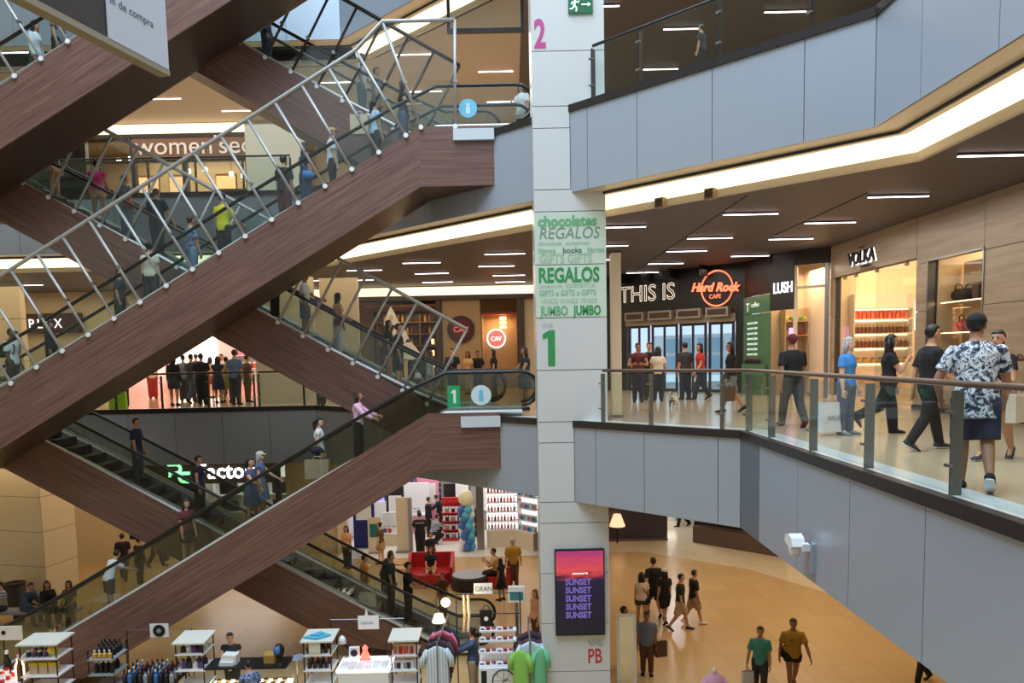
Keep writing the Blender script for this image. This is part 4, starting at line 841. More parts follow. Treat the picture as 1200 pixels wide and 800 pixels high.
lg.tube([(-12.92, 30.42, -2.98)] + arc(-13.17, -3.15, 0.17, PI / 2, 1.5 * PI) + [(-12.92, 30.42, -3.32)], 0.065, 6); lg.build('logo', 'logo_green', pcs)
shelf_unit('white wall shelf with screens in the computer shop', -13.6, -10.0, 34.5, 34.9, [-6.2, -5.4, -4.6, -3.8], False, 'pk_white')
row('screen_box', 'dark flat screen on the computer shop shelf', 'screen', 'screens in the computer shop', box_mesh('screen_box', .8, .08, .5, 'black', 'pk_dark'), [(-13.0 + 1.2 * i, 34.7, z) for z in (-5.399, -4.599) for i in range(3)])
# ------------------------------------------------------------------ white pharmacy
ph = thing('wall_pharmacy', None, None, (-3, 34, G), kind='structure')
mat('bright_white', rgb(246, 246, 244), 0.5); mat('cloth_blue', rgb(30, 36, 110), .5)
MB().bx(-7.3, 2.0, 36.5, 36.6, G, -2.2).build('wall_face', 'bright_white', ph); MB().bx(-7.35, -7.25, 31.4, 36.6, G, -2.2).build('wall_face', 'bright_white', ph); MB().bx(1.9, 2.0, 31.4, 36.6, G, -2.2).build('wall_face', 'bright_white', ph)
MB().bx(-7.3, 2.0, 31.3, 36.6, -2.2, -2.1).build('shop_ceiling', 'bright_white', ph); MB().bx(-7.3, 2.0, 31.2, 31.4, -2.6, -1.77).build('lintel', 'panel_grey', ph)
MB().bx(0.98, 1.42, 29.6, 31.4, G, -1.77).build('post', 'black', ph); MB().bx(-1.55, -1.25, 31.3, 31.6, G, -2.2).build('post', 'steel', ph); MB().bx(-7.3, -6.9, 31.2, 31.6, G, -1.77).build('post', 'cream', ph)
area('shop_light_pharmacy', (-3.2, 33.9, -2.3), 7.5, 4.2, 135, (1.0, 0.97, 0.95))
emis('cosmetic_glow', (1.0, 0.96, 0.94), 0.75)
def lit_unit(label, p, q, z0, zs_, m='pk_white'):
    r = thing('display_unit', label, 'display unit', ((p[0] + q[0]) / 2, (p[1] + q[1]) / 2, z0)); d = Vector((q[0] - p[0], q[1] - p[1], 0)).normalized(); nrm = Vector((d.y, -d.x, 0)); nrm = nrm if nrm.y < 0 else -nrm
    sh = lambda pt, k: (pt[0] + nrm.x * k, pt[1] + nrm.y * k)
    obox('base', p, q, z0, z0 + 0.72, 0.5, 'cream', r); obox('back_panel', sh(p, -.2), sh(q, -.2), z0 + .72, z0 + 3.25, 0.06, 'cosmetic_glow', r); obox('header', sh(p, .05), sh(q, .05), z0 + 2.9, z0 + 3.25, 0.12, 'cosmetic_glow', r)
    for z in zs_: obox('shelf', sh(p, 0), sh(q, 0), z0 + z - .03, z0 + z, 0.36, m, r)
    L_ = Vector((q[0] - p[0], q[1] - p[1], 0)).length; out_ = []
    for z in zs_:
        nI = int(L_ / 0.135)
        for i in range(nI):
            s_ = 0.09 + i * 0.135; out_.append((p[0] + d.x * s_ + nrm.x * .03, p[1] + d.y * s_ + nrm.y * .03, z0 + z + .001))
    return out_
P1 = lit_unit('glowing white cosmetics unit with bottle rows at the pharmacy corner', (-1.15, 31.85), (0.15, 31.85), G, [0.75, 1.1, 1.5, 1.9, 2.3, 2.65])
P2 = lit_unit('glowing white cosmetics unit turned at an angle beside the black post', (0.2, 31.75), (0.95, 30.95), G, [0.75, 1.2, 1.7, 2.2, 2.6])
cb_ = [bottle_mesh('cosmetic_bottle', .048, .27, c, k) for c, k in (('pk_white', 'pk_gold'), ('pk_brown', 'pk_dark'), ('pk_pink', 'pk_white'), ('pk_tan', 'pk_dark'), ('pk_red', 'pk_dark'))]
row('cosmetic_bottle', 'small {c} bottle on the glowing corner unit', 'bottle', 'bottles on the corner cosmetics unit', cb_, P1)
row('cosmetic_box', 'small {c} box on the angled glowing unit', 'box', 'boxes on the angled cosmetics unit', [box_mesh('cosmetic_box', .11, .09, .24, c, 'pk_white') for c in ('pk_cyan', 'pk_white', 'pk_grey', 'pk_pink', 'pk_blue')], P2)
gd = thing('gondola', 'red gondola shelf with white packages inside the pharmacy', 'shelf unit', (-2.6, 33.2, G))
MB().bx(-3.15, -2.1, 33.4, 33.45, G, G + 1.85).build('back_panel', 'pk_red', gd); MB().bx(-2.2, -2.1, 32.9, 33.45, G, G + 1.85).build('side_panel', 'pk_red', gd); MB().bx(-3.15, -2.1, 32.9, 33.45, G, G + .12).build('base', 'pk_red', gd); MB().bx(-3.15, -2.2, 33.3, 33.4, G + 1.6, G + 1.85).build('header', 'pk_red', gd)
for z in (.5, .88, 1.25): MB().bx(-3.15, -2.2, 32.9, 33.4, G + z - .03, G + z).build('shelf', 'pk_red', gd)
row('package', 'small {c} package on the red gondola', 'package', 'packages on the red gondola', [box_mesh('package', .1, .12, .24, c, 'pk_white') for c in ('pk_white', 'pk_dark', 'pk_white', 'pk_grey')], [(-3.05 + .135 * i, 33.05, G + z + .001) for z in (.12, .5, .88, 1.25) for i in range(6)])
# more pharmacy displays
for i, (x, y, w_, h_, m1, lab) in enumerate(((-4.5, 34.8, 1.2, 1.5, 'pk_pink', 'pink fronted display stand deep in the pharmacy'), (-6.2, 33.6, 1.0, 1.1, 'pk_white', 'white counter beside the blue screen in the pharmacy'), (-5.3, 32.6, .8, .9, 'cream', 'low cream display table at the pharmacy entrance'), (-1.9, 35.2, 1.6, 1.7, 'pk_grey', 'grey display stand at the pharmacy back wall'))):
    t = thing('display_stand', lab, 'display stand', (x, y, G)); MB().bx(x - w_/2, x + w_/2, y - .3, y + .3, G, G + h_ * .55).build('base', m1, t); MB().bx(x - w_/2, x + w_/2, y + .2, y + .3, G + h_ * .55, G + h_ * 1.5).build('back_panel', 'bright_white', t); MB().bx(x - w_/2 - .03, x + w_/2 + .03, y - .33, y + .33, G + h_ * .55, G + h_ * .55 + .04).build('top', 'pk_white', t)
    row('carton', 'small {c} carton on the ' + lab[:lab.index(' ')] + ' ' + lab.split(' ')[1] + ' stand in the pharmacy', 'carton', 'cartons on pharmacy stand %s' % m1[3:], [box_mesh('carton', .14, .12, .26, c, 'pk_white') for c in ('pk_purple', 'pk_red', 'pk_white', 'pk_dark')], [(x - w_/2 + .15 + .2 * k_, y - .1, G + h_ * .55 + .041) for k_ in range(int(w_ / .2) - 1)])
emis('blue_screen', (0.22, 0.20, 0.95), 1.2)
bs = thing('video_screen', 'blue violet glowing screen at the pharmacy side', 'screen', (-6.3, 34.6, G + 1)); MB().bx(-6.9, -5.9, 34.6, 34.64, G + 1.0, G + 2.6).build('display', 'blue_screen', bs); MB().bx(-6.95, -5.85, 34.64, 34.7, G, G + 2.65).build('stand', 'black', bs)
gt = thing('security_gate', 'beige anti theft gate panel at the pharmacy entrance', 'gate', (-4.5, 31.2, G)); MB().bx(-4.85, -4.3, 31.15, 31.25, G + .06, G + 2.3).build('panel', 'cream', gt); MB().bx(-4.9, -4.25, 31.0, 31.4, G, G + .06).build('base', 'steel', gt); MB().bx(-4.35, -4.2, 31.1, 31.3, G + .06, G + 2.28).build('post', 'pk_grey', gt)
bl = thing('balloon_column', 'blue and white balloon column with cream top balloon', 'balloons', (-1.95, 31.2, G))
bmesh_ = {}
for c in ('pk_cyan', 'pk_white', 'pk_blue'):
    me = MB().ball((0, 0, 0), (.17, .17, .18), 10, 7).mesh('balloon', True); me.materials.append(MATS[c]); bmesh_[c] = me
for j in range(8):
    for k_ in range(4):
        a = k_ * PI / 2 + j * 0.5; c = ('pk_cyan', 'pk_white', 'pk_white', 'pk_blue')[(k_ + j // 2) % 4]
        o = bpy.data.objects.new('balloon', bmesh_[c]); COL.objects.link(o); o.location = (-1.95 + .19 * math.cos(a), 31.2 + .19 * math.sin(a), G + .2 + .22 * j); adopt(o, bl)
mat('balloon_cream', rgb(240, 232, 196), 0.35)
MB().ball((-1.95, 31.2, G + 2.2), (.33, .33, .36), 14, 10).build('top_balloon', 'balloon_cream', bl, True)
for i, (x, y, w_, h_, m1, m2, lab) in enumerate(((-6.35, 32.0, .9, 2.7, 'cloth_blue', 'pk_white', 'tall deep blue poster stand at the pharmacy side'), (-5.3, 33.9, .8, 2.3, 'pk_dark', 'pk_white', 'tall black poster stand inside the pharmacy'), (-4.0, 35.6, 1.0, 2.6, 'pk_pink', 'pk_white', 'pink poster stand at the pharmacy back'), (-3.0, 35.8, .8, 2.5, 'pk_grey', 'pk_dark', 'grey poster stand with dark band at the pharmacy back'), (-1.75, 33.6, .45, 2.9, 'pk_dark', 'pk_grey', 'dark narrow poster stand behind the balloons'), (-5.75, 31.1, .55, 1.5, 'cream', 'pk_teal', 'cream counter panel with a teal picture by the gate'))):
    t = thing('poster_stand', lab, 'poster stand', (x, y, G)); MB().bx(x - w_/2, x + w_/2, y, y + .05, G + .04, G + h_).build('panel', m1, t); MB().bx(x - w_ * .36, x + w_ * .36, y - .012, y, G + h_ * .45, G + h_ * .82).build('print', m2, t); MB().bx(x - w_/2, x + w_/2, y - .12, y + .18, G, G + .04).build('foot', 'steel', t)
row('carton', 'small {c} box on the pharmacy back wall shelf', 'box', 'boxes on the pharmacy back wall', [box_mesh('carton', .2, .16, .3, c, k) for c, k in (('pk_red', 'pk_white'), ('pk_dark', 'pk_grey'), ('pk_purple', 'pk_white'), ('pk_blue', 'pk_white'), ('pk_grey', 'pk_dark'), ('pk_pink', 'pk_dark'))], [(-6.6 + .29 * i, 36.2, G + z + .001) for z in (1.0, 1.55, 2.1, 2.65, 3.2) for i in range(28)])
shelf_unit('long white wall shelf across the pharmacy back', -6.8, 1.7, 36.05, 36.4, [G + 1.0, G + 1.55, G + 2.1, G + 2.65, G + 3.2], False, 'pk_white')
# ------------------------------------------------------------------ dark end wall, east of the column
ge = thing('wall_ground_east', None, None, (6, 32.4, G), kind='structure'); mat('dark_violet', rgb(50, 44, 58), 0.3); mat('plinth_brown', rgb(92, 74, 66), 0.4)
MB().bx(2.0, 6.55, 32.3, 32.5, G, -1.77).build('wall_face', 'dark_violet', ge); MB().bx(7.7, 9.2, 32.2, 32.4, G, -1.77).build('wall_face', 'dark_wall', ge); obox('wall_face', (9.2, 32.2), (11.2, 29.2), G, -1.77, 0.2, 'dark_wall', ge); obox('wall_face', (11.2, 29.2), (14, 27), G, -1.77, 0.2, 'beige_wall', ge)
MB().bx(2.0, 6.55, 32.2, 32.3, G, G + .12).build('plinth', 'plinth_brown', ge); obox('plinth', (7.7, 32.0), (10.9, 28.9), G, G + .7, 0.5, 'plinth_brown', ge); obox('plinth', (10.6, 28.9), (11.5, 27.8), G, G + .9, .6, 'cream', ge)
MB().bx(6.55, 7.7, 36.0, 36.1, G, -1.77).build('wall_face', 'bright_white', ge); MB().bx(6.6, 7.7, 35.8, 35.95, G + .7, G + .85).build('light_strip', 'lightbox_white', ge)
area('shop_light_corridor', (7.1, 34.2, -2.2), .9, 3, 90, (.92, .94, 1)); 
wlm = thing('wall_lamp', 'small orange lampshade glowing on the dark end wall', 'wall lamp', (4.35, 32.0, G + 1)); emis('shade_orange', (1.0, .52, .30), 0.9); MB().lathe([(.34, 0), (.16, .5)], (4.35, 31.9, G + .75), 12).build('shade', 'shade_orange', wlm); MB().tube([(4.35, 31.9, G), (4.35, 31.9, G + .8)], .03, 6).build('stem', 'black', wlm)
# ------------------------------------------------------------------ seating
mat('sofa_red', rgb(178, 34, 38), 0.45); mat('ottoman_dark', rgb(44, 38, 38), 0.5)
so = thing('armchair', 'red angular lounge armchair beside the dark round ottoman', 'armchair', (-3.05, 27.0, G))
hexp = [(-3.75, 26.6), (-3.35, 26.25), (-2.65, 26.25), (-2.3, 26.6), (-2.35, 27.5), (-3.7, 27.5)]
MB().prism(hexp, G + .04, G + .42).build('seat', 'sofa_red', so)
bk = MB(); n_ = 4; pts = [(-3.82, 26.5, .62), (-3.86, 27.5, .95), (-2.2, 27.5, .95), (-2.2, 26.5, .62)]
for (a, b) in zip(pts[:-1], pts[1:]):
    ax, ay, az = a; bx_, by, bz = b; cx_, cy_ = -3.03, 26.9
    ia = (ax + (cx_ - ax) * .14, ay + (cy_ - ay) * .14); ib = (bx_ + (cx_ - bx_) * .14, by + (cy_ - by) * .14)
    bk.add([(ax, ay, G + .04), (bx_, by, G + .04), (bx_, by, G + bz), (ax, ay, G + az), (ia[0], ia[1], G + .04), (ib[0], ib[1], G + .04), (ib[0], ib[1], G + bz), (ia[0], ia[1], G + az)], [(0,1,2,3), (5,4,7,6), (3,2,6,7), (0,4,5,1), (0,3,7,4), (1,5,6,2)])
bk.build('backrest', 'sofa_red', so); MB().prism([(x * .96 - 3.03 * .04, y * .96 + 26.9 * .04) for x, y in hexp], G, G + .04).build('base', 'black', so)
ot = thing('ottoman', 'round dark ottoman between the red armchairs', 'ottoman', (-1.58, 26.1, G)); MB().lathe([(.62, .03), (.66, .08), (.66, .42), (.62, .48)], (-1.58, 26.1, G), 28).build('cushion', 'ottoman_dark', ot); MB().lathe([(.58, 0), (.58, .04)], (-1.58, 26.1, G), 20).build('base', 'black', ot); MB().lathe([(.60, 0), (.60, .012)], (-1.58, 26.1, G + .478), 28).build('top_disc', 'pk_grey', ot)
s2 = thing('armchair', 'small red armchair under the seated man with glasses of phone', 'armchair', (-0.6, 26.15, G)); s2['label'] = 'small red cube armchair under the man raising his phone'
MB().bx(-.95, -.32, 25.85, 26.45, G + .05, G + .42).build('seat', 'sofa_red', s2); MB().bx(-.31, -.17, 25.85, 26.45, G + .05, G + .75).build('backrest', 'sofa_red', s2); MB().bx(-.9, -.22, 25.9, 26.4, G, G + .05).build('base', 'black', s2)
tb_ = thing('litter_bin', 'dark grey round litter bin against the beige pillar', 'bin', (-16.6, 25.0, G)); mat('bin_grey', rgb(58, 58, 56), 0.5)
MB().lathe([(.30, .0), (.33, .05), (.33, .78), (.31, .8)], (-16.6, 24.9, G), 18).build('body', 'bin_grey', tb_); MB().lathe([(.34, .8), (.34, .86), (.2, .87), (.2, .84)], (-16.6, 24.9, G), 18).build('rim', 'black', tb_)
be = thing('bench', 'low grey bench where dark clothed people sit beside the bin', 'bench', (-15.3, 23.4, G)); MB().bx(-17.4, -13.6, 23.1, 23.6, G + .36, G + .44).build('seat', 'pk_grey', be)
for x in (-17.1, -15.5, -13.9): MB().bx(x - .05, x + .05, 23.15, 23.55, G, G + .36).build('leg', 'dark_steel', be)
# ================================================================== market stalls in front of the escalators
mat('stall_board', rgb(222, 218, 206), 0.5); mat('stall_white', rgb(240, 240, 240), 0.4); mat('stall_metal', rgb(40, 40, 42), 0.4, 0.5); glass('stall_glass', (.93, .96, .95, 1), .05); emis('stall_lamp', (1.0, .96, .88), 3.0); emis('stall_warm', (1.0, .60, .24), 3.0)
def tower(label, x0, x1, y0, y1, levels, top, tilt=0.0, topm='stall_board', shelfm='stall_white'):
    t = thing('display_rack', label, 'display rack', ((x0 + x1) / 2, (y0 + y1) / 2, G))
    for x in (x0, x1):
        for y in (y0, y1): MB().tube([(x, y, G), (x, y, top)], .016, 6).build('post', 'stall_metal', t)
    for z in levels: MB().bx(x0 - .02, x1 + .02, y0 - .02, y1 + .02, z - .03, z).build('shelf', shelfm, t)
    if topm: MB().add([(x0 - .06, y0 - .06, top), (x1 + .06, y0 - .06, top), (x1 + .06, y1 + .06, top + tilt), (x0 - .06, y1 + .06, top + tilt), (x0 - .06, y0 - .06, top + .035), (x1 + .06, y0 - .06, top + .035), (x1 + .06, y1 + .06, top + .035 + tilt), (x0 - .06, y1 + .06, top + .035 + tilt)], ((0,3,2,1),(4,5,6,7),(0,1,5,4),(1,2,6,5),(2,3,7,6),(3,0,4,7))).build('top_board', topm, t)
    return t
def grid(x0, x1, y0, y1, z, nx, ny): return [(x0 + (x1 - x0) * (i + .5) / nx, y0 + (y1 - y0) * (j + .5) / ny, z) for j in range(ny) for i in range(nx)]
tower('candle stall rack with cream top board and white shelves', -11.0, -10.2, 16.5, 17.1, [-5.75, -5.42, -5.02], -4.72, .02)
row('candle_jar', '{c} candle jar on the cream topped rack', 'jar', 'jars on the candle rack', [jar_mesh('candle_jar', .05, .14, 'pk_dark', 'pk_white'), jar_mesh('candle_jar', .05, .14, 'pk_purple', 'pk_gold')], grid(-10.95, -10.45, 16.5, 17.0, -5.019, 4, 2))
row('soap_block', 'tall pale printed box on the lower candle shelf', 'box', 'pale boxes on the candle rack', box_mesh('soap_block', .18, .12, .26, 'pk_tan', 'pk_yellow'), grid(-10.9, -10.25, 16.5, 16.8, -5.419, 3, 1))
yb_ = thing('globe_ornament', 'yellow globe on a white stem on the candle rack', 'ornament', (-10.3, 16.7, -5.02)); MB().ball((-10.33, 16.6, -4.86), .11, 12, 8).build('globe', 'pk_yellow', yb_, True); MB().lathe([(.05, 0), (.015, .04), (.015, .1)], (-10.33, 16.6, -5.02), 8).build('stem', 'white', yb_)
st = thing('stall_table', 'white topped candle table crowded with glowing jars', 'table', (-11.6, 16.7, G)); MB().bx(-12.3, -11.05, 16.35, 17.05, -5.62, -5.57).build('tabletop', 'stall_white', st)
for x in (-12.25, -11.1):
    for y in (16.4, 17.0): MB().tube([(x, y, G), (x, y, -5.62)], .02, 6).build('leg', 'stall_metal', st)
emis('candle_glow', (1.0, .55, .3), 2.2)
row('candle', '{c} candle glass on the white topped table', 'candle', 'candles on the stall table', [jar_mesh('candle', .055, .15, 'candle_glow', 'pk_white'), jar_mesh('candle', .05, .18, 'pk_white', 'pk_red'), jar_mesh('candle', .05, .13, 'pk_red', 'pk_white')], [p for p in grid(-12.25, -11.36, 16.38, 17.0, -5.569, 6, 3)])
row('bottle', 'tall bright red bottle on the candle table', 'bottle', None, bottle_mesh('bottle', .10, .55, 'candle_glow', 'pk_red', .5), [(-11.22, 16.78, -5.569)]); row('bottle', 'slim brown bottle next to the red bottle', 'bottle', None, bottle_mesh('bottle', .06, .6, 'pk_brown', 'pk_white', .5), [(-11.10, 16.60, -5.569)])
row('bottle', 'black bottle with white cap on the candle table', 'bottle', None, bottle_mesh('bottle', .08, .55, 'black', 'white', .4), [(-11.65, 17.02, -5.569)])
def desk_lamp(x, y, z, label, s=1):
    t = thing('desk_lamp', label, 'lamp', (x, y, z)); MB().lathe([(.07, 0), (.07, .02)], (x, y, z), 10).build('base', 'white', t); MB().tube([(x, y, z), (x + .12 * s, y, z + .3), (x - .06 * s, y, z + .46)], .012, 6).build('arm', 'stall_metal', t); MB().lathe([(.10, 0), (.085, .10), (.03, .17)], (x - .08 * s, y, z + .36), 12).build('shade', 'white', t, True)
desk_lamp(-11.05, 16.9, -5.569, 'white desk lamp on the candle table')
pb = thing('price_board', 'small cream board with a dark emblem above the candle table', 'sign', (-11.8, 17.3, -4.8)); MB().bx(-12.3, -11.45, 17.3, 17.33, -4.88, -4.55).build('board', 'stall_board', pb); MB().lathe([(.06, 0), (.06, .01)], (0, 0, 0), 10); disc(-11.87, 17.285, -4.7, .05, .012, 'black', pb, 'emblem'); MB().tube([(-11.9, 17.32, G), (-11.9, 17.32, -4.88)], .015, 6).build('pole', 'stall_metal', pb)
# oil bottle rack
tower('black stepped rack of oil bottles against the wooden escalator side', -9.5, -8.95, 16.5, 17.1, [-5.75, -5.42, -5.07], -4.85, .0, None, 'pk_grey')
row('oil_bottle', 'amber bottle on the top tier of the black stepped rack', 'bottle', 'amber bottles on the stepped rack', bottle_mesh('oil_bottle', .05, .18, 'pk_gold', 'pk_white'), grid(-9.45, -9.0, 16.5, 16.65, -5.069, 4, 1)); row('oil_bottle', 'black bottle on the top tier of the black stepped rack', 'bottle', 'black bottles on the stepped rack', bottle_mesh('oil_bottle', .05, .26, 'black', 'black'), grid(-9.45, -9.0, 16.7, 17.1, -5.069, 4, 3))
row('oil_bottle', 'black bottle with white cap on the second tier of the stepped rack', 'bottle', 'white capped bottles on the stepped rack', bottle_mesh('oil_bottle', .05, .27, 'black', 'white', .6), grid(-9.45, -9.0, 16.5, 17.0, -5.419, 4, 2))
wt = thing('stall_table', 'long dark table packed with blue and black bottles', 'table', (-8.1, 16.8, G)); MB().bx(-8.8, -7.6, 16.4, 17.2, -5.68, -5.63).build('tabletop', 'stall_metal', wt)
for x in (-8.75, -7.65):
    for y in (16.45, 17.15): MB().tube([(x, y, G), (x, y, -5.68)], .02, 6).build('leg', 'stall_metal', wt)
row('spirit_bottle', 'small {c} bottle on the long packed table', 'bottle', 'bottles packed on the long dark table', [bottle_mesh('spirit_bottle', .05, .3, c, k) for c, k in (('pk_dark', 'black'), ('pk_blue', 'white'), ('black', 'pk_gold'), ('pk_dark', 'pk_red'), ('pk_grey', 'black'))], grid(-8.78, -7.62, 16.4, 17.2, -5.629, 10, 4))
rs = thing('round_emblem_sign', 'white square sign with black round emblem on a wire stand', 'sign', (-8.25, 16.9, -5)); MB().bx(-8.46, -8.03, 17.25, 17.27, -4.87, -4.55).build('board', 'white', rs); disc(-8.245, 17.235, -4.71, .14, .013, 'black', rs, 'emblem'); disc(-8.245, 17.228, -4.71, .05, .008, 'pk_grey', rs, 'inner_mark'); MB().tube([(-9.0, 17.26, -4.68), (-7.5, 17.26, -4.68)], .008, 5).build('wire', 'steel', rs); MB().tube([(-9.0, 17.26, G), (-9.0, 17.26, -4.68)], .012, 6).build('pole', 'stall_metal', rs); MB().tube([(-7.5, 17.26, G), (-7.5, 17.26, -4.68)], .012, 6).build('pole', 'stall_metal', rs)
tower('white shelved tower with a tilted board and cleaning bottles', -7.55, -6.95, 16.5, 17.1, [-5.75, -5.36, -4.99], -4.76, .04)
row('spray_bottle', '{c} bottle on the tilted board tower', 'bottle', 'bottles on the tilted board tower', [bottle_mesh('spray_bottle', .06, .2, c, k) for c, k in (('pk_dark', 'pk_dark'), ('white', 'pk_grey'), ('pk_purple', 'pk_dark'))], grid(-7.5, -7.0, 16.5, 17.0, -4.989, 4, 2) + grid(-7.5, -7.0, 16.5, 17.0, -5.359, 4, 2))
# glass counter with seller
gc = thing('glass_counter', 'glass jewellery counter with lit shelf in front of the seated seller', 'counter', (-6.0, 16.7, G))
MB().bx(-6.9, -5.1, 16.4, 17.0, -5.33, -5.29).build('top', 'stall_metal', gc); MB().bx(-6.9, -5.1, 16.4, 16.41, -5.8, -5.33).build('front_glass', 'stall_glass', gc); MB().bx(-6.88, -5.12, 16.45, 16.98, -5.84, -5.8).build('shelf', 'stall_lamp', gc); MB().bx(-6.9, -5.1, 16.4, 17.0, G, -5.84).build('body', 'stall_white', gc)
row('trinket_box', 'small gold trinket box in the lit counter', 'box', 'trinkets in the lit counter', box_mesh('trinket_box', .1, .1, .08, 'pk_gold', 'pk_tan'), grid(-6.85, -5.15, 16.5, 16.9, -5.799, 8, 2))
tag(MB().prism([(-6.65, -5.288), (-6.25, -5.288), (-6.25, -5.08), (-6.55, -5.06)], 16.55, 16.8, 'y').bx(-6.6, -6.3, 16.5, 16.55, -5.288, -5.2).build('card_printer', 'white'), 'white card printer on the glass counter', 'printer')
tag(MB().bx(-5.65, -5.4, 16.6, 16.85, -5.288, -5.1).bx(-5.66, -5.39, 16.59, 16.86, -5.15, -5.095).build('gift_box', 'pk_gold'), 'olive gold box on the glass counter', 'box')
hd = thing('head_stand', 'black display head with blue scarf on the counter end', 'display head', (-5.25, 16.6, -5.288)); MB().ball((-5.28, 16.55, -4.98), (.12, .13, .17), 12, 8).build('head', 'black', hd, True); MB().lathe([(.09, 0), (.05, .06), (.05, .16)], (-5.28, 16.55, -5.288), 10).build('stem', 'black', hd); MB().ball((-5.30, 16.47, -4.95), (.09, .07, .10), 10, 6).build('scarf', 'pk_blue', hd, True)
stl = thing('stool', 'white round seat chair with wire back by the counter', 'chair', (-4.95, 16.9, G)); MB().lathe([(.19, 0), (.19, .03)], (-4.95, 17.0, -5.33), 18).build('seat', 'panel_grey', stl)
for a in (0.7, 2.3, 3.9, 5.5): MB().tube([(-4.95 + .16 * math.cos(a), 17 + .16 * math.sin(a), -5.33), (-4.95 + .22 * math.cos(a), 17 + .22 * math.sin(a), G)], .012, 6).build('leg', 'steel', stl)
MB().tube([(-5.13, 17.12, -5.32), (-5.13, 17.15, -5.05), (-4.77, 17.15, -5.05), (-4.77, 17.12, -5.32)], .012, 6).build('back_wire', 'steel', stl)
tower('black posted tower with blue cloth on its cream board', -4.72, -4.12, 16.5, 17.1, [-5.75, -5.42, -5.07], -4.78, .03)
row('perfume', '{c} perfume bottle on the blue cloth tower', 'bottle', 'perfumes on the blue cloth tower', [bottle_mesh('perfume', .05, .2, 'black', 'black', .5), bottle_mesh('perfume', .05, .18, 'pk_dark', 'pk_red', .5)], grid(-4.7, -4.2, 16.5, 17.0, -5.069, 4, 2) + grid(-4.7, -4.2, 16.5, 17.0, -5.419, 4, 2))
tag(MB().prism([(-4.75, 16.6), (-4.42, 16.5), (-4.15, 16.72), (-4.45, 16.95)], -4.74, -4.69).prism([(-4.6, 16.65), (-4.42, 16.6), (-4.3, 16.72), (-4.45, 16.85)], -4.69, -4.66).build('folded_cloth', 'pk_cyan'), 'folded pale blue cloth on the cream board', 'cloth')
tag(MB().bx(-4.6, -4.35, 16.48, 16.52, -5.068, -4.8).bx(-4.58, -4.37, 16.47, 16.48, -5.0, -4.85).build('picture_card', 'stall_board'), 'grey picture card standing on the blue cloth tower', 'card')
# white jewellery table
jt = thing('jewellery_table', 'brilliant white jewellery table with a glowing top between desk lamps', 'table', (-3.4, 16.8, G)); emis('jewel_top_glow', (1.0, .97, 1.0), 1.3)
MB().bx(-4.0, -2.82, 16.4, 17.2, -5.46, -5.40).build('tabletop', 'jewel_top_glow', jt); MB().bx(-3.97, -2.85, 16.43, 17.17, G, -5.46).build('body', 'stall_white', jt)  # tabletop glows by itself; the desk lamps cast no light
row('jewel_tray', 'small {c} jewellery tray on the brilliant white table', 'tray', 'trays on the jewellery table', [box_mesh('jewel_tray', .16, .13, .03, c, 'stall_white') for c in ('pk_white', 'pk_grey', 'pk_pink', 'pk_tan', 'pk_white')], grid(-3.95, -2.87, 16.43, 16.88, -5.399, 6, 3))
desk_lamp(-3.92, 17.1, -5.399, 'white desk lamp with bent arm at the white table corner', 1); desk_lamp(-2.9, 17.1, -5.399, 'white desk lamp beside the boxed tower', -1)
tag(MB().bx(-3.83, -3.6, 17.0, 17.1, -5.399, -5.12).build('small_speaker', 'white'), 'white square speaker on the jewellery table', 'speaker'); _s = bpy.data.objects['small_speaker']; disc(-3.715, 16.98, -5.24, .08, .02, 'black', _s, 'cone')
fg = thing('figurine', 'red glowing figurine beside the white speaker', 'figurine', (-3.5, 17.0, -5.399)); emis('red_glow', (1.0, .12, .08), 1.6); MB().lathe([(.12, 0), (.10, .1), (.05, .2), (.07, .27), (.02, .34)], (-3.46, 17.0, -5.399), 12).build('body', 'red_glow', fg, True); MB().lathe([(.13, -.0), (.13, .02)], (-3.46, 17.0, -5.40), 12).build('base', 'pk_red', fg)
ps_ = thing('price_sign', 'white square sign hanging from a wire above the jewellery table', 'sign', (-3.4, 17.3, -4.7)); MB().bx(-3.66, -3.18, 17.3, 17.32, -4.80, -4.48).build('board', 'stall_white', ps_); MB().prism([(-3.5, -4.48), (-3.42, -4.48), (-3.46, -4.28)], 17.3, 17.32, 'y').build('hanger', 'white', ps_); MB().tube([(-4.3, 17.31, -4.56), (-2.6, 17.31, -4.56)], .007, 5).build('wire', 'steel', ps_)
for x in (-4.3, -2.6): MB().tube([(x, 17.31, G), (x, 17.31, -4.56)], .012, 6).build('pole', 'stall_metal', ps_)
text('lettering', 'tienda', .12, 'pk_grey', ps_, (-3.6, 17.295, -4.68), extrude=.001)
tower('boxed tower with pale lid and cards in rows', -2.78, -2.22, 16.5, 17.1, [-5.8, -5.46, -5.12], -4.80, .03)
row('card_pack', 'small {c} card pack in the boxed tower', 'card', 'card packs in the boxed tower', [box_mesh('card_pack', .05, .1, .24, c, 'pk_tan') for c in ('pk_coral', 'pk_tan', 'pk_red', 'pk_orange')], grid(-2.75, -2.3, 16.5, 16.75, -5.119, 7, 1)); row('card_pack', 'small {c} card pack on the lower boxed tower shelf', 'card', 'grey packs in the boxed tower', [box_mesh('card_pack', .06, .1, .2, c, 'pk_white') for c in ('pk_grey', 'pk_dark', 'pk_white')], grid(-2.75, -2.3, 16.5, 16.75, -5.459, 6, 1))
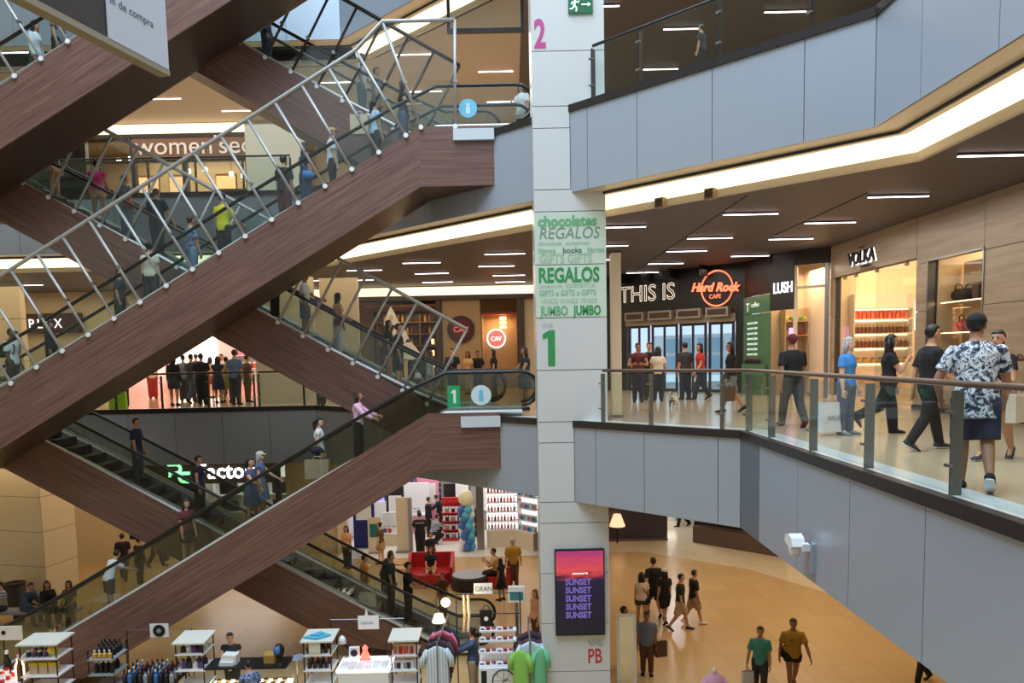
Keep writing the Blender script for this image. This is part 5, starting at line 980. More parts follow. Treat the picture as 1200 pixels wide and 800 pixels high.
# clothes rails
def garment(label, x, y, z, rz, m, L=.95, w=.46, group=None, folds=True):
    t = thing('hanging_shirt', label, 'shirt', (x, y, z), rz, group)
    b = MB(); n = 14; rings = []
    prof = [(0.0, .09, .05), (.05, .30, .07), (.10, .44, .09), (.22, .46, .11), (.5, .45, .12), (L - .05, .48, .13), (L, .49, .13)]
    vs = []
    for dz, ww, dd in prof:
        for j in range(n):
            a = 2 * PI * j / n; f_ = 1 + (.10 * math.sin(5 * a + dz * 3) if folds and dz > .2 else 0); vs.append((ww * w / .46 / 2 * math.cos(a) * f_, dd / 2 * math.sin(a) * f_, -dz))
    k = len(prof); fs = [(i*n+j, (i+1)*n+j, (i+1)*n+(j+1) % n, i*n+(j+1) % n) for i in range(k-1) for j in range(n)] + [tuple(range(n)), tuple(range((k-1)*n, k*n))[::-1]]
    b.add(vs, fs)
    me = b.mesh('body', True); me.materials.append(MATS[m]); o = bpy.data.objects.new('body', me); COL.objects.link(o); o.parent = t
    for s in (-1, 1):
        me = MB().tube([(s * w * .40, 0, -.08), (s * w * .60, 0, -.28), (s * w * .66, 0, -.46)], [.06, .07, .065], 8).mesh('sleeve', True); me.materials.append(MATS[m]); o = bpy.data.objects.new('sleeve', me); COL.objects.link(o); o.parent = t
    me = MB().tube([(0, 0, -.02), (0, 0, .05), (.03, 0, .08), (0, 0, .11), (-.02, 0, .09)], .006, 5).mesh('hanger_hook'); me.materials.append(MATS['steel']); o = bpy.data.objects.new('hanger_hook', me); COL.objects.link(o); o.parent = t
    return t
stripe = bpy.data.materials.new('shirt_striped'); stripe.use_nodes = True; nt = stripe.node_tree; wv = nt.nodes.new('ShaderNodeTexWave'); wv.inputs['Scale'].default_value = 5.0; wv.bands_direction = 'X'; tc = nt.nodes.new('ShaderNodeTexCoord'); cr = nt.nodes.new('ShaderNodeValToRGB'); cr.color_ramp.elements[0].color = rgb(170, 186, 200); cr.color_ramp.elements[1].color = rgb(226, 232, 236); nt.links.new(tc.outputs['Object'], wv.inputs['Vector']); nt.links.new(wv.outputs['Fac'], cr.inputs[0]); nt.links.new(cr.outputs[0], nt.nodes['Principled BSDF'].inputs['Base Color']); MATS['shirt_striped'] = stripe
for nm, c in (('cloth_black', (26, 26, 30)), ('cloth_crimson', (150, 36, 58)), ('cloth_pink', (214, 130, 150)), ('cloth_lime', (140, 196, 88)), ('cloth_mint', (120, 200, 150)), ('cloth_pale', (206, 222, 226)), ('cloth_plum', (88, 58, 70)), ('cloth_green', (70, 160, 96)), ('cloth_navy', (34, 40, 62))): mat(nm, rgb(*c), 0.85)
r1 = thing('clothes_rail', 'clothes rail with striped and crimson garments under the glowing bulb', 'clothes rail', (-1.75, 16.8, G))
MB().tube([(-1.72, 16.1, -4.72), (-1.60, 17.6, -4.62)], .018, 6).build('rail', 'steel', r1)
for y, x in ((16.1, -1.72), (17.6, -1.60)): MB().tube([(x, y, G), (x, y, -4.68)], .018, 6).build('post', 'steel', r1)
MB().bx(-1.9, -1.45, 16.0, 17.7, G, G + .05).build('foot', 'steel', r1)
for i, (m1, lab) in enumerate((('shirt_striped', 'pale blue striped shirt in front on the rail'), ('cloth_black', 'black shirt just behind the striped shirt'), ('cloth_plum', 'plum shirt hanging between black shirts'), ('cloth_black', 'black shirt behind the plum shirt'), ('cloth_crimson', 'crimson shirt hanging in the middle of the rail'), ('cloth_pink', 'pink shirt next to the crimson shirt'), ('cloth_navy', 'navy shirt behind the pink shirt'))):
    garment(lab, -1.74 + .012 * i, 16.16 + .16 * i, -4.80 + .012 * i, .12 * (-1) ** i, m1, 1.0 - .02 * i, .50 if i == 0 else .46)
lb2 = thing('bulb_lamp', 'glowing warm bulb on an arm above the clothes rail', 'lamp', (-1.6, 17.6, -4.2)); MB().ball((-1.62, 17.3, -4.2), .11, 12, 9).build('bulb', 'stall_warm', lb2, True); MB().tube([(-1.62, 17.4, -4.2), (-1.85, 17.45, -4.15), (-1.85, 17.5, G)], .014, 6).build('arm', 'stall_metal', lb2)
area('bulb_light', (-1.62, 17.1, -4.2), .15, .15, 14, (1, .7, .35), (PI / 2, 0, 0))
lsd = thing('shade_lamp', 'small lamp with cream tapered shade by the clothes rail', 'lamp', (-1.78, 17.0, -4.6)); emis('shade_cream', (1.0, .80, .52), 1.1); MB().lathe([(.16, 0), (.10, .17)], (-1.78, 17.2, -4.62), 14).build('shade', 'shade_cream', lsd); MB().tube([(-1.78, 17.2, G), (-1.78, 17.2, -4.5)], .014, 6).build('stem', 'stall_metal', lsd)
# shoe and jewellery steps
stp = thing('stepped_display', 'white stepped display of small purple goods with a clock wheel', 'display stand', (-.4, 16.9, G))
for i, (z, y) in enumerate(((-5.42, 16.55), (-5.2, 16.75), (-5.0, 16.95), (-4.84, 17.15))): MB().bx(-.85, .0, y, y + .22, z - .04, z).build('step', 'stall_white', stp)
MB().bx(-.85, .0, 16.5, 17.4, G, -5.46).build('body', 'stall_white', stp); MB().bx(-.80, -.68, 16.49, 16.5, -5.8, -5.52).build('panel', 'black', stp)
row('trinket', 'small {c} trinket on the stepped display', 'trinket', 'trinkets on the stepped display', [box_mesh('trinket', .09, .09, .05, c, k) for c, k in (('pk_purple', 'pk_white'), ('pk_dark', 'pk_red'), ('pk_pink', 'pk_dark'))], [(-.78 + .13 * i, y + .09, z + .001) for z, y in ((-5.42, 16.55), (-5.2, 16.75), (-5.0, 16.95), (-4.84, 17.15)) for i in range(6)])
ck = thing('wheel_clock', 'thin ringed clock leaning on the stepped display', 'clock', (-.3, 16.4, -5.6)); cc = Vector((-.30, 16.42, -5.72))
MB().tube([cc + Vector((.25 * math.cos(a), 0, .25 * math.sin(a))) for a in [2 * PI * i / 28 for i in range(28)]], .014, 6, closed=True).build('rim', 'stall_metal', ck); disc(cc.x, cc.y + .005, cc.z, .24, .01, 'pk_white', ck, 'face'); MB().tube([cc, cc + Vector((0, -.005, .17))], .007, 5).build('hand', 'black', ck); MB().tube([cc, cc + Vector((.10, -.005, .05))], .007, 5).build('hand', 'black', ck)
for k_ in range(8): MB().tube([cc, cc + Vector((.24 * math.cos(k_ * PI / 4), -.002, .24 * math.sin(k_ * PI / 4)))], .003, 4).build('spoke', 'stall_metal', ck)
hs_ = thing('handwritten_sign', 'white handwritten card sign on the stall wire', 'sign', (-.7, 17.6, -3.95)); MB().bx(-.98, -.54, 17.6, 17.62, -4.12, -3.86).build('card', 'stall_white', hs_); text('lettering', 'GRAN', .17, 'ink_slate', hs_, (-.95, 17.595, -4.05), extrude=.001, sx=.85); MB().tube([(-1.4, 17.61, -4.12), (.1, 17.61, -4.10)], .012, 5).build('wire', 'stall_metal', hs_)
for x in (-1.4, .1): MB().tube([(x, 17.61, G), (x, 17.61, -4.1)], .014, 6).build('pole', 'stall_metal', hs_)
MB().tube([(-1.4, 17.61, -4.6), (.1, 17.61, -4.6)], .012, 5).build('crossbar', 'stall_metal', hs_)
bg = thing('tote_bag', 'small black bag with white emblem hanging on the stall bar', 'bag', (-.7, 17.5, -4.8)); MB().prism([(-.83, -4.86), (-.57, -4.86), (-.55, -4.48), (-.85, -4.48)], 17.5, 17.58, 'y').build('body', 'black', bg); disc(-.70, 17.49, -4.68, .05, .01, 'white', bg, 'emblem'); MB().tube([(-.78, 17.54, -4.48), (-.74, 17.54, -4.38), (-.66, 17.54, -4.38), (-.62, 17.54, -4.48)], .01, 5).build('handle', 'black', bg)
for i, (x, m1, lab) in enumerate(((-1.22, 'pk_tan', 'thin beige scarf on the stall bar'), (-1.12, 'cream', 'thin cream scarf beside the beige scarf'))):
    sc_ = thing('hanging_scarf', lab, 'scarf', (x, 17.6, -4.6)); MB().tube([(x, 17.56, -4.12), (x + .02, 17.55, -4.6), (x - .01, 17.56, -5.0)], [.03, .035, .03], 8).build('front_fall', m1, sc_); MB().tube([(x, 17.66, -4.12), (x + .02, 17.67, -4.6)], [.03, .03], 8).build('back_fall', m1, sc_)
# second rail with green shirts
r2_ = thing('clothes_rail', 'clothes rail with lime and mint garments beside the white column', 'clothes rail', (.28, 16.9, G))
MB().tube([(.30, 16.1, -4.78), (.27, 17.7, -4.70)], .02, 6).build('rail', 'steel', r2_); MB().bx(.02, .52, 16.0, 17.8, G, G + .05).build('foot', 'steel', r2_)
for y in (16.1, 17.7): MB().tube([(.29, y, G), (.29, y, -4.72)], .02, 6).build('post', 'steel', r2_)
garment('lime green shirt in front on the column side rail', .08, 16.15, -4.92, -.3, 'cloth_lime', .85, .36); garment('mint and pale shirt facing the white column', .50, 16.2, -4.90, .35, 'cloth_mint', 1.0, .30)
for i, (m1, lab) in enumerate((('cloth_pale', 'pale blue shirt just behind the lime shirt'), ('cloth_plum', 'plum shirt on the lime garment rail'), ('cloth_black', 'black shirt on the lime garment rail'), ('cloth_plum', 'dull plum shirt at the far end of the lime garment rail'))): garment(lab, .30, 16.42 + .22 * i, -4.84, .1, m1, .95, .5)
mo = thing('monitor', 'small screen with teal picture in a white case above the green shirts', 'screen', (.05, 17.9, -4.2)); MB().bx(-.18, .22, 17.85, 18.0, -4.42, -4.05).build('case', 'stall_board', mo); mat('teal_picture', rgb(40, 92, 98), .3, emit=.3, ecol=rgb(40, 92, 98)); MB().bx(-.14, .18, 17.84, 17.85, -4.36, -4.16).build('display', 'teal_picture', mo); MB().bx(-.02, .06, 17.9, 17.96, G, -4.42).build('pole', 'steel', mo)
# standing mirror
mi = thing('standing_mirror', 'tall white framed mirror beside the shoppers at the column', 'mirror', (2.62, 17.6, G)); mat('mirror_glass', rgb(225, 230, 232), .02, 1.0)
for a, b, c, e in ((2.36, 2.42, G, -4.66), (2.76, 2.82, G, -4.66), (2.42, 2.76, -4.72, -4.66), (2.42, 2.76, G, G + .08)): MB().bx(a, b, 17.55, 17.59, c, e).build('frame', 'stall_white', mi)
MB().bx(2.42, 2.76, 17.56, 17.57, G + .08, -4.72).build('glass', 'mirror_glass', mi); MB().tube([(2.59, 17.6, -5.0), (2.59, 18.0, G)], .02, 6).build('strut', 'stall_white', mi)
# child mannequin torso in pink
mq = thing('mannequin', 'headless child mannequin in a pink top near the column', 'mannequin', (4.22, 15.9, G)); mat('pink_top', rgb(236, 176, 206), .8); mat('mannequin_skin', rgb(236, 214, 196), .5)
tors = MB(); tors.lathe([(.12, -1.05 + .0), (.15, -.9), (.155, -.7), (.15, -.55), (.19, -.42), (.21, -.3), (.20, -.22), (.12, -.14), (.07, -.1)], (4.22, 15.9, -5.30), 16, 1.1, .62); tors.build('pink_top', 'pink_top', mq, True)
for s in (-1, 1): MB().tube([(4.22 + s * .17, 15.9, -5.54), (4.22 + s * .26, 15.88, -5.72), (4.22 + s * .27, 15.86, -5.95)], [.065, .06, .05], 8).build('sleeve', 'pink_top', mq, True)
MB().lathe([(.07, 0), (.055, .05), (.06, .10), (.03, .12)], (4.22, 15.9, -5.42), 12).build('neck', 'mannequin_skin', mq, True); MB().lathe([(.17, 0), (.17, .02), (.015, .03), (.015, .3)], (4.22, 15.9, G), 14).build('stand', 'steel', mq)
# ================================================================== people
PENDING = []          # (object, finger mesh) to be turned from primitives into one skin
SKIN = [mat('skin_light', rgb(222, 176, 146), .55), mat('skin_mid', rgb(196, 146, 114), .55), mat('skin_tan', rgb(160, 112, 84), .55), mat('skin_deep', rgb(104, 70, 52), .55)]
HAIR = {'black': mat('hair_black', rgb(22, 18, 18), .5), 'brown': mat('hair_brown', rgb(58, 38, 28), .5), 'grey': mat('hair_grey', rgb(170, 168, 166), .6), 'blond': mat('hair_blond', rgb(150, 110, 66), .5), 'red': mat('hair_maroon', rgb(110, 24, 40), .6)}
mat('eye_dark', rgb(20, 14, 12), .3); mat('lip', rgb(150, 74, 70), .5)
CLOTH = {}
for nm, c in dict(black=(24, 24, 27), white=(226, 226, 226), navy=(36, 44, 70), grey=(120, 122, 126), charcoal=(56, 57, 62), jeans=(58, 74, 104), lightjeans=(120, 142, 172), blue=(64, 136, 206), yellow=(226, 212, 20), mustard=(176, 134, 44), pink=(232, 184, 212), hotpink=(214, 62, 120), red=(190, 46, 44), maroon=(96, 40, 44), cream=(222, 206, 186), tan=(196, 158, 108), khaki=(176, 156, 122), teal=(72, 150, 138), orange=(206, 128, 30), lime=(176, 214, 40), darkgreen=(40, 70, 64), brown=(96, 66, 48), paleblue=(170, 196, 214), steelblue=(92, 110, 138), olive=(150, 150, 70), greyblue=(110, 118, 132), slate=(70, 82, 104), peach=(230, 170, 130), beige=(206, 186, 156), tanpants=(170, 140, 110)).items():
    CLOTH[nm] = mat('wear_' + nm, rgb(*c), .85)
def pattern(name, cols, scale, kind='voronoi'):
    m = bpy.data.materials.new(name); m.use_nodes = True; nt = m.node_tree; b = nt.nodes['Principled BSDF']; b.inputs['Roughness'].default_value = .85
    tc = nt.nodes.new('ShaderNodeTexCoord'); n = nt.nodes.new('ShaderNodeTexNoise'); n.inputs['Scale'].default_value = scale; n.inputs['Detail'].default_value = 3; n.inputs['Distortion'].default_value = 1.2
    cr = nt.nodes.new('ShaderNodeValToRGB'); cr.color_ramp.interpolation = 'CONSTANT'; el = cr.color_ramp.elements
    el[0].position = 0; el[0].color = rgb(*cols[0][1]); el[1].position = cols[1][0]; el[1].color = rgb(*cols[1][1])
    for p, c in cols[2:]: e = el.new(p); e.color = rgb(*c)
    nt.links.new(tc.outputs['Object'], n.inputs['Vector']); nt.links.new(n.outputs['Fac'], cr.inputs[0]); nt.links.new(cr.outputs[0], b.inputs['Base Color']); CLOTH[name] = m
pattern('floral', [(0, (34, 40, 58)), (.42, (110, 120, 136)), (.49, (214, 218, 222)), (.60, (60, 66, 84)), (.66, (190, 196, 204))], 12)
pattern('bluefloral', [(0, (40, 56, 92)), (.48, (150, 168, 196)), (.56, (52, 70, 110))], 14)
def stripes(name, c1, c2, sc):
    m = bpy.data.materials.new(name); m.use_nodes = True; nt = m.node_tree; wv = nt.nodes.new('ShaderNodeTexWave'); wv.inputs['Scale'].default_value = sc; wv.bands_direction = 'Z'; tc = nt.nodes.new('ShaderNodeTexCoord'); cr = nt.nodes.new('ShaderNodeValToRGB'); cr.color_ramp.interpolation = 'CONSTANT'; cr.color_ramp.elements[1].position = .7; cr.color_ramp.elements[0].color = rgb(*c1); cr.color_ramp.elements[1].color = rgb(*c2); nt.links.new(tc.outputs['Object'], wv.inputs['Vector']); nt.links.new(wv.outputs['Fac'], cr.inputs[0]); nt.links.new(cr.outputs[0], nt.nodes['Principled BSDF'].inputs['Base Color']); CLOTH[name] = m
stripes('striped', (26, 26, 30), (120, 96, 90), 5); stripes('greystripe', (110, 118, 128), (190, 196, 204), 4)
def rotx(v, a): c, s = math.cos(a), math.sin(a); return Vector((v[0], v[1] * c + v[2] * s, v[2] * c - v[1] * s))   # positive leans forward (+y)
def loft(mb, rings, n=12):
    """rings: (centre, right axis, front axis) already scaled to half widths"""
    vs = []; k = len(rings)
    for c, e1, e2 in rings:
        for j in range(n):
            a = 2 * PI * j / n; vs.append(c + e1 * math.cos(a) + e2 * math.sin(a))
    fs = [(i*n+j, i*n+(j+1) % n, (i+1)*n+(j+1) % n, (i+1)*n+j) for i in range(k-1) for j in range(n)]
    fs += [tuple(range(n))[::-1], tuple(range((k-1)*n, k*n))]
    mb.add(vs, fs)
def limb(mb, pts, rs, round_ends=True, n=10):
    pts = [Vector(p) for p in pts]; rs = list(rs)
    if round_ends:
        for end in (0, -1):
            p = pts[end]; q = pts[1] if end == 0 else pts[-2]; d = (p - q).normalized(); r = rs[end]
            extra = [(p + d * r * .5, r * .86), (p + d * r * .9, r * .42)]
            if end == 0: pts = [e[0] for e in extra[::-1]] + pts; rs = [e[1] for e in extra[::-1]] + rs
            else: pts = pts + [e[0] for e in extra]; rs = rs + [e[1] for e in extra]
    mb.tube(pts, rs, n)
def pend(name, mb, mats_, parent, v, smooth_it=3, extra=None):
    me = mb.mesh(name)
    for q in mats_: me.materials.append(q)
    o = bpy.data.objects.new(name, me); COL.objects.link(o); o.parent = parent
    r = o.modifiers.new('r', 'REMESH'); r.mode = 'VOXEL'; r.voxel_size = v; r.use_smooth_shade = True
    s = o.modifiers.new('s', 'SMOOTH'); s.factor = .5; s.iterations = smooth_it
    PENDING.append((o, extra)); return o
def direct(name, mb, mats_, parent, smooth=True):
    me = mb.mesh(name, smooth)
    for q in mats_: me.materials.append(q)
    o = bpy.data.objects.new(name, me); COL.objects.link(o); o.parent = parent; return o
STAND = dict(l=(0.03, 0.03, 0.02), r=(-0.03, 0.03, 0.02))
WALK = dict(l=(0.34, 0.12, 0.0), r=(-0.24, 0.36, 0.0))
WALK2 = dict(l=(-0.22, 0.34, 0.0), r=(0.32, 0.12, 0.0))
STEPUP = dict(l=(0.35, 0.45, 0.02), r=(0.0, 0.05, 0.02))
SIT = dict(l=(1.45, 1.45, 0.08), r=(1.40, 1.35, 0.08))
def person(loc, rz, label, H=1.7, sex='m', skin=1, hair=('black', 'short'), top=('grey', 'short'), bottom=('jeans', 'long'), shoes='black', legs=STAND,
           armL=(.06, .10, .18, 0), armR=(.06, .10, .18, 0), lean=0.02, head=(0, 0), wide=1.0, belly=0.0, seat=None, v=None, cap=None, group=None, hem=None, extras=()):
    """local frame: feet at the origin, facing +y, right hand at +x. legs: (thigh forward, knee bend, spread); arms: (forward, outward, elbow bend, inward turn)"""
    dist = math.hypot(loc[0], loc[1]); near = dist < 12.5
    v = v or (0.0105 if near else max(0.019, dist * 0.00105))
    inf = max(0.010, v * 0.75)
    root = thing('person', label, 'person', loc, rz, group)
    f = sex == 'f'; hz = .515 * H; sk = SKIN[skin]
    # ---- legs
    J = {}
    for key, s in (('l', -1), ('r', 1)):
        a, kb, ab = legs[key]; hip = Vector((s * .052 * H * (1.05 if f else 1), 0, hz - .01 * H))
        d1 = Vector((s * math.sin(ab), math.sin(a), -math.cos(a))).normalized(); kn = hip + d1 * .243 * H
        d2 = Vector((s * math.sin(ab) * .3, math.sin(a - kb), -math.cos(a - kb))).normalized(); an = kn + d2 * .228 * H
        fp = max(-.1, min(1.0, (kb - a) * .85)) if (kb - a) > .22 else 0.0
        fd = Vector((s * .12, math.cos(fp), -math.sin(fp))).normalized(); J[key] = (hip, kn, an, fd, fp)
    low = min(min(J[k][2].z - .042 * H, (J[k][2] + J[k][3] * .10 * H).z - .028 * H) for k in 'lr')
    dz = -low if seat is None else (seat + .075 * H - hz)
    up = Vector((0, 0, dz)); P = Vector((0, 0, hz)) + up
    J = {k: (a + up, b + up, c + up, d, e) for k, (a, b, c, d, e) in J.items()}
    ex, ey = Vector((1, 0, 0)), rotx((0, 1, 0), lean); S = lambda x, y, z: P + rotx((x * H, y * H, z * H), lean)
    sw = (.098 if f else .112) * wide
    if f: prof = [(-.065, .080, .062), (-.02, .098, .072), (.03, .094, .068), (.085, .074, .054), (.14, .078, .058), (.20, .088, .074), (.245, .090, .060), (.275, .074, .048), (.300, .042, .038), (.318, .034, .034)]
    else: prof = [(-.065, .078, .062), (-.02, .092, .070), (.03, .091, .068), (.085, .085, .062), (.14, .088, .064), (.20, .100, .072), (.245, .106, .066), (.276, .090, .052), (.303, .052, .042), (.320, .038, .038)]
    def torso(mb, z0, z1, add, flare=0.0):
        rs = []
        zz = [z0] + [p[0] for p in prof if z0 < p[0] < z1] + [z1]
        for z in zz:
            for (a, b) in zip(prof[:-1], prof[1:]):
                if a[0] <= z <= b[0] or (z < prof[0][0] and a is prof[0]) or (z > prof[-1][0] and b is prof[-1]):
                    t = min(1, max(0, (z - a[0]) / (b[0] - a[0]))); rx = a[1] + (b[1] - a[1]) * t; ry = a[2] + (b[2] - a[2]) * t; break
            bl = belly * math.exp(-((z - .07) / .09) ** 2); fl_ = flare * max(0, (.05 - z))
            rs.append((S(0, bl * .6, z), ex * ((rx * wide + fl_) * H + add), ey * ((ry * (1 + (wide - 1) * .6) + bl + fl_) * H + add)))
        loft(mb, rs, 14)
    body = MB(); torso(body, -.065, .318, 0)
    # ---- head and neck
    hc = S(0, .012, .405); yaw, nod = head
    Rm = Matrix.Rotation(yaw, 3, 'Z') @ Matrix.Rotation(-nod - lean * .4, 3, 'X')
    hp_ = lambda x, y, z: hc + Rm @ Vector((x * H, y * H, z * H))
    limb(body, [S(0, 0, .295), hp_(0, -.008, -.045)], [.036 * H if not f else .031 * H, .031 * H if not f else .027 * H], True, 10)
    def oball(mb, c, r, n=12, k=8, Rr=Rm):
        t = MB().ball((0, 0, 0), r, n, k); mb.add([c + Rr @ Vector(q) for q in t.v], t.f)
    oball(body, hp_(0, -.004, .012), (.046 * H, .055 * H, .055 * H)); oball(body, hp_(0, .014, -.028), (.037 * H, .038 * H, .040 * H)); oball(body, hp_(0, .054, -.012), (.009 * H, .012 * H, .016 * H), 8, 6)
    for s in (-1, 1): oball(body, hp_(s * .046, -.004, -.006), (.009 * H, .013 * H, .019 * H), 8, 6)
    fing = MB()
    for s in (-1, 1): fing.mi = 1; oball(fing, hp_(s * .018, .048, .006), (.0062 * H, .005 * H, .0036 * H), 6, 4)
    for s in (-1, 1): fing.mi = 3; oball(fing, hp_(s * .018, .0495, .017), (.011 * H, .004 * H, .0022 * H), 6, 4)
    fing.mi = 2; oball(fing, hp_(0, .0505, -.036), (.014 * H, .004 * H, .0042 * H), 8, 4); fing.mi = 0
    # ---- arms and hands
    sleeves = []
    for s, A in ((-1, armL), (1, armR)):
        fl, ab, eb, inn = A
        sh = S(s * sw * .93, -.004, .250)
        u1 = Vector((s * math.sin(ab), math.sin(fl) * math.cos(ab), -math.cos(fl) * math.cos(ab))).normalized(); el_ = sh + u1 * .170 * H
        u2 = Vector((s * math.sin(ab) * .6 - s * math.sin(inn), math.sin(fl + eb), -math.cos(fl + eb))).normalized(); wr = el_ + u2 * .142 * H
        limb(body, [sh, sh + u1 * .08 * H, el_], [.030 * H, .029 * H, .024 * H]); limb(body, [el_, el_ + u2 * .05 * H, wr], [.024 * H, .0245 * H, .0165 * H])
        pn = Vector((-s, 0, 0)) - u2 * Vector((-s, 0, 0)).dot(u2); pn = pn.normalized() if pn.length > .2 else u2.orthogonal().normalized(); wd = u2.cross(pn).normalized()
        wd = wd if wd.dot(Vector((0, 1, 0)) + Vector((0, 0, .3))) > 0 else -wd        # thumb side
        pe = wr + u2 * .054 * H
        loft(body, [(wr, wd * .016 * H, pn * .013 * H), (wr + u2 * .03 * H, wd * .024 * H, pn * .0125 * H), (pe, wd * .023 * H, pn * .010 * H)], 8)
        cw_ = .35 if eb < .7 else .8
        for q, (off_, ln) in enumerate(((.018, .042), (.006, .047), (-.006, .044), (-.017, .035))):
            p0 = pe + wd * off_ * H - u2 * .006 * H; d = u2.copy(); ptsf = [p0]
            for seg in (.42, .33, .25):
                d = (d * math.cos(cw_) + pn * math.sin(cw_)).normalized(); p0 = p0 + d * ln * seg * H; ptsf.append(p0)
            fing.tube(ptsf, [.0060 * H, .0058 * H, .0052 * H, .0040 * H], 6)
        tb0 = wr + u2 * .016 * H + wd * .018 * H; td = (u2 * .75 + wd * .55 + pn * .3).normalized()
        fing.tube([tb0, tb0 + td * .022 * H, tb0 + (td * .6 + u2 * .4 + pn * .25).normalized() * .042 * H], [.0075 * H, .0066 * H, .0046 * H], 6)
        sleeves.append((sh, u1, el_, u2, wr, s))
        J['hand%d' % s] = (wr + u2 * .075 * H, u2, pn)
    for k in 'lr':
        hip, kn, an, fd, fp = J[k]
        limb(body, [hip, hip + (kn - hip) * .5, kn], [.056 * H * wide, .047 * H, .036 * H]); limb(body, [kn, kn + (an - kn) * .3, an], [.036 * H, .035 * H, .021 * H]); limb(body, [an, an + fd * .06 * H - Vector((0, 0, .02 * H))], [.022 * H, .018 * H])
    pend('body', body, [sk, MATS['eye_dark'], MATS['lip'], HAIR[hair[0]]], root, v, 3, fing)
    # ---- garments
    tc_, ts_ = top; bc, bs_ = bottom; dress = ts_ == 'dress'
    shirt = MB(); hz_ = hem if hem is not None else (-.03 if f else -.055)
    torso(shirt, hz_ if not dress else -.04, .306, inf + .003, .10 if hem else .02)
    for sh, u1, el_, u2, wr, s in sleeves:
        if ts_ in ('none', 'dress'): limb(shirt, [sh - u1 * .01, sh + u1 * .012 * H], [.037 * H + inf, .034 * H + inf], True); continue
        limb(shirt, [sh - u1 * .01 * H, sh + u1 * .05 * H], [.029 * H + inf, .032 * H + inf], True)
        if ts_ == 'long': limb(shirt, [sh, sh + u1 * .09 * H, el_], [.030 * H + inf, .033 * H + inf, .029 * H + inf]); limb(shirt, [el_, el_ + u2 * .06 * H, wr - u2 * .005 * H], [.029 * H + inf, .028 * H + inf, .022 * H + inf], False)
        else: limb(shirt, [sh, sh + u1 * (.115 if not f else .085) * H], [.030 * H + inf, .036 * H + inf * 1.2], False)
    if dress: loft(shirt, [(S(0, 0, .05), ex * (.088 * H + inf), ey * (.07 * H + inf)), (P + Vector((0, 0, -.05 * H)), ex * (.112 * H + inf), Vector((0, 1, 0)) * (.092 * H + inf)), (P + Vector((0, .01, -.24 * H)), ex * .14 * H, Vector((0, 1, 0)) * .125 * H)], 16)
    pend('shirt' if not dress else 'dress', shirt, [CLOTH[tc_]], root, max(v, .012), 2)
    if not dress:
        tr = MB(); torso(tr, -.07, .035, inf)
        if bs_ == 'skirt': loft(tr, [(P + Vector((0, 0, .03 * H)), ex * (.092 * H + inf), ey * (.070 * H + inf)), (P + Vector((0, .0, -.08 * H)), ex * (.108 * H + inf), Vector((0, 1, 0)) * (.09 * H + inf)), (P + Vector((0, .01, -.19 * H)), ex * .120 * H, Vector((0, 1, 0)) * .105 * H)], 16)
        else:
            for k in 'lr':
                hip, kn, an, fd, fp = J[k]; t = {'short': .42, 'knee': .95}.get(bs_, None)
                if t: e = hip + (kn - hip) * t; limb(tr, [hip, hip + (kn - hip) * t * .5, e], [.060 * H * wide + inf, .056 * H * wide + inf, .052 * H * wide + inf * 1.2], False)
                else:
                    w2 = 1.25 if bs_ == 'wide' else 1.0
                    limb(tr, [hip, hip + (kn - hip) * .5, kn], [.058 * H * wide + inf, .050 * H * wide + inf, .040 * H * w2 + inf]); limb(tr, [kn, kn + (an - kn) * .4, an + (an - kn).normalized() * .012 * H], [.040 * H * w2 + inf, .037 * H * w2 + inf, .031 * H * w2 + inf], False)
        pend('trousers' if bs_ in ('long', 'wide') else ('skirt' if bs_ == 'skirt' else 'shorts'), tr, [CLOTH[bc]], root, max(v, .012), 2)
    # ---- shoes
    for k in 'lr':
        hip, kn, an, fd, fp = J[k]; sd = Vector((fd.y, -fd.x, 0)).normalized(); upv = sd.cross(fd).normalized(); sol = an - upv * .020 * H; sm = MB()
        loft(sm, [(sol - fd * .038 * H, sd * .020 * H, upv * .020 * H), (sol - fd * .025 * H + upv * .004 * H, sd * .027 * H, upv * .028 * H), (sol + fd * .02 * H + upv * .004 * H, sd * .027 * H, upv * .030 * H), (sol + fd * .06 * H - upv * .006 * H, sd * .029 * H, upv * .019 * H), (sol + fd * .10 * H - upv * .010 * H, sd * .027 * H, upv * .013 * H), (sol + fd * .118 * H - upv * .013 * H, sd * .014 * H, upv * .008 * H)], 10)
        sh_o = direct('shoe', sm, [CLOTH[shoes]], root)
        if near:
            so_ = MB(); loft(so_, [(sol - fd * .040 * H - upv * .018 * H, sd * .022 * H, upv * .006 * H), (sol + fd * .05 * H - upv * .020 * H, sd * .031 * H, upv * .006 * H), (sol + fd * .118 * H - upv * .020 * H, sd * .018 * H, upv * .005 * H)], 10); direct('sole', so_, [CLOTH['white']], sh_o)
    # ---- hair
    hcol, hst = hair
    if hst != 'bald':
        hm = MB(); n, k = 16, 12; vs = []
        for i in range(k + 1):
            t = PI / 2 - PI * i / k
            for j in range(n):
                a = 2 * PI * j / n; d = Vector((math.cos(t) * math.sin(a), math.cos(t) * math.cos(a), math.sin(t)))   # y front
                face = d.y > .28 and d.z < .48; lowc = d.z < ((-.28 - .62 * max(0.0, min(1.0, (.12 - d.y) / .45))) if hst == 'short' else -.88)
                sc_ = .72 if (face or lowc) else 1.0; jag = 1 + .03 * math.sin(7 * a + 3 * i)
                vs.append(hp_(d.x * .0505 * sc_ * jag, (-.006 + d.y * .0605 * sc_ * jag), .014 + d.z * .0595 * (sc_ if lowc or face else 1)))
        fs = [(i*n+j, (i+1)*n+j, (i+1)*n+(j+1) % n, i*n+(j+1) % n) for i in range(k) for j in range(n)]; hm.add(vs, fs)
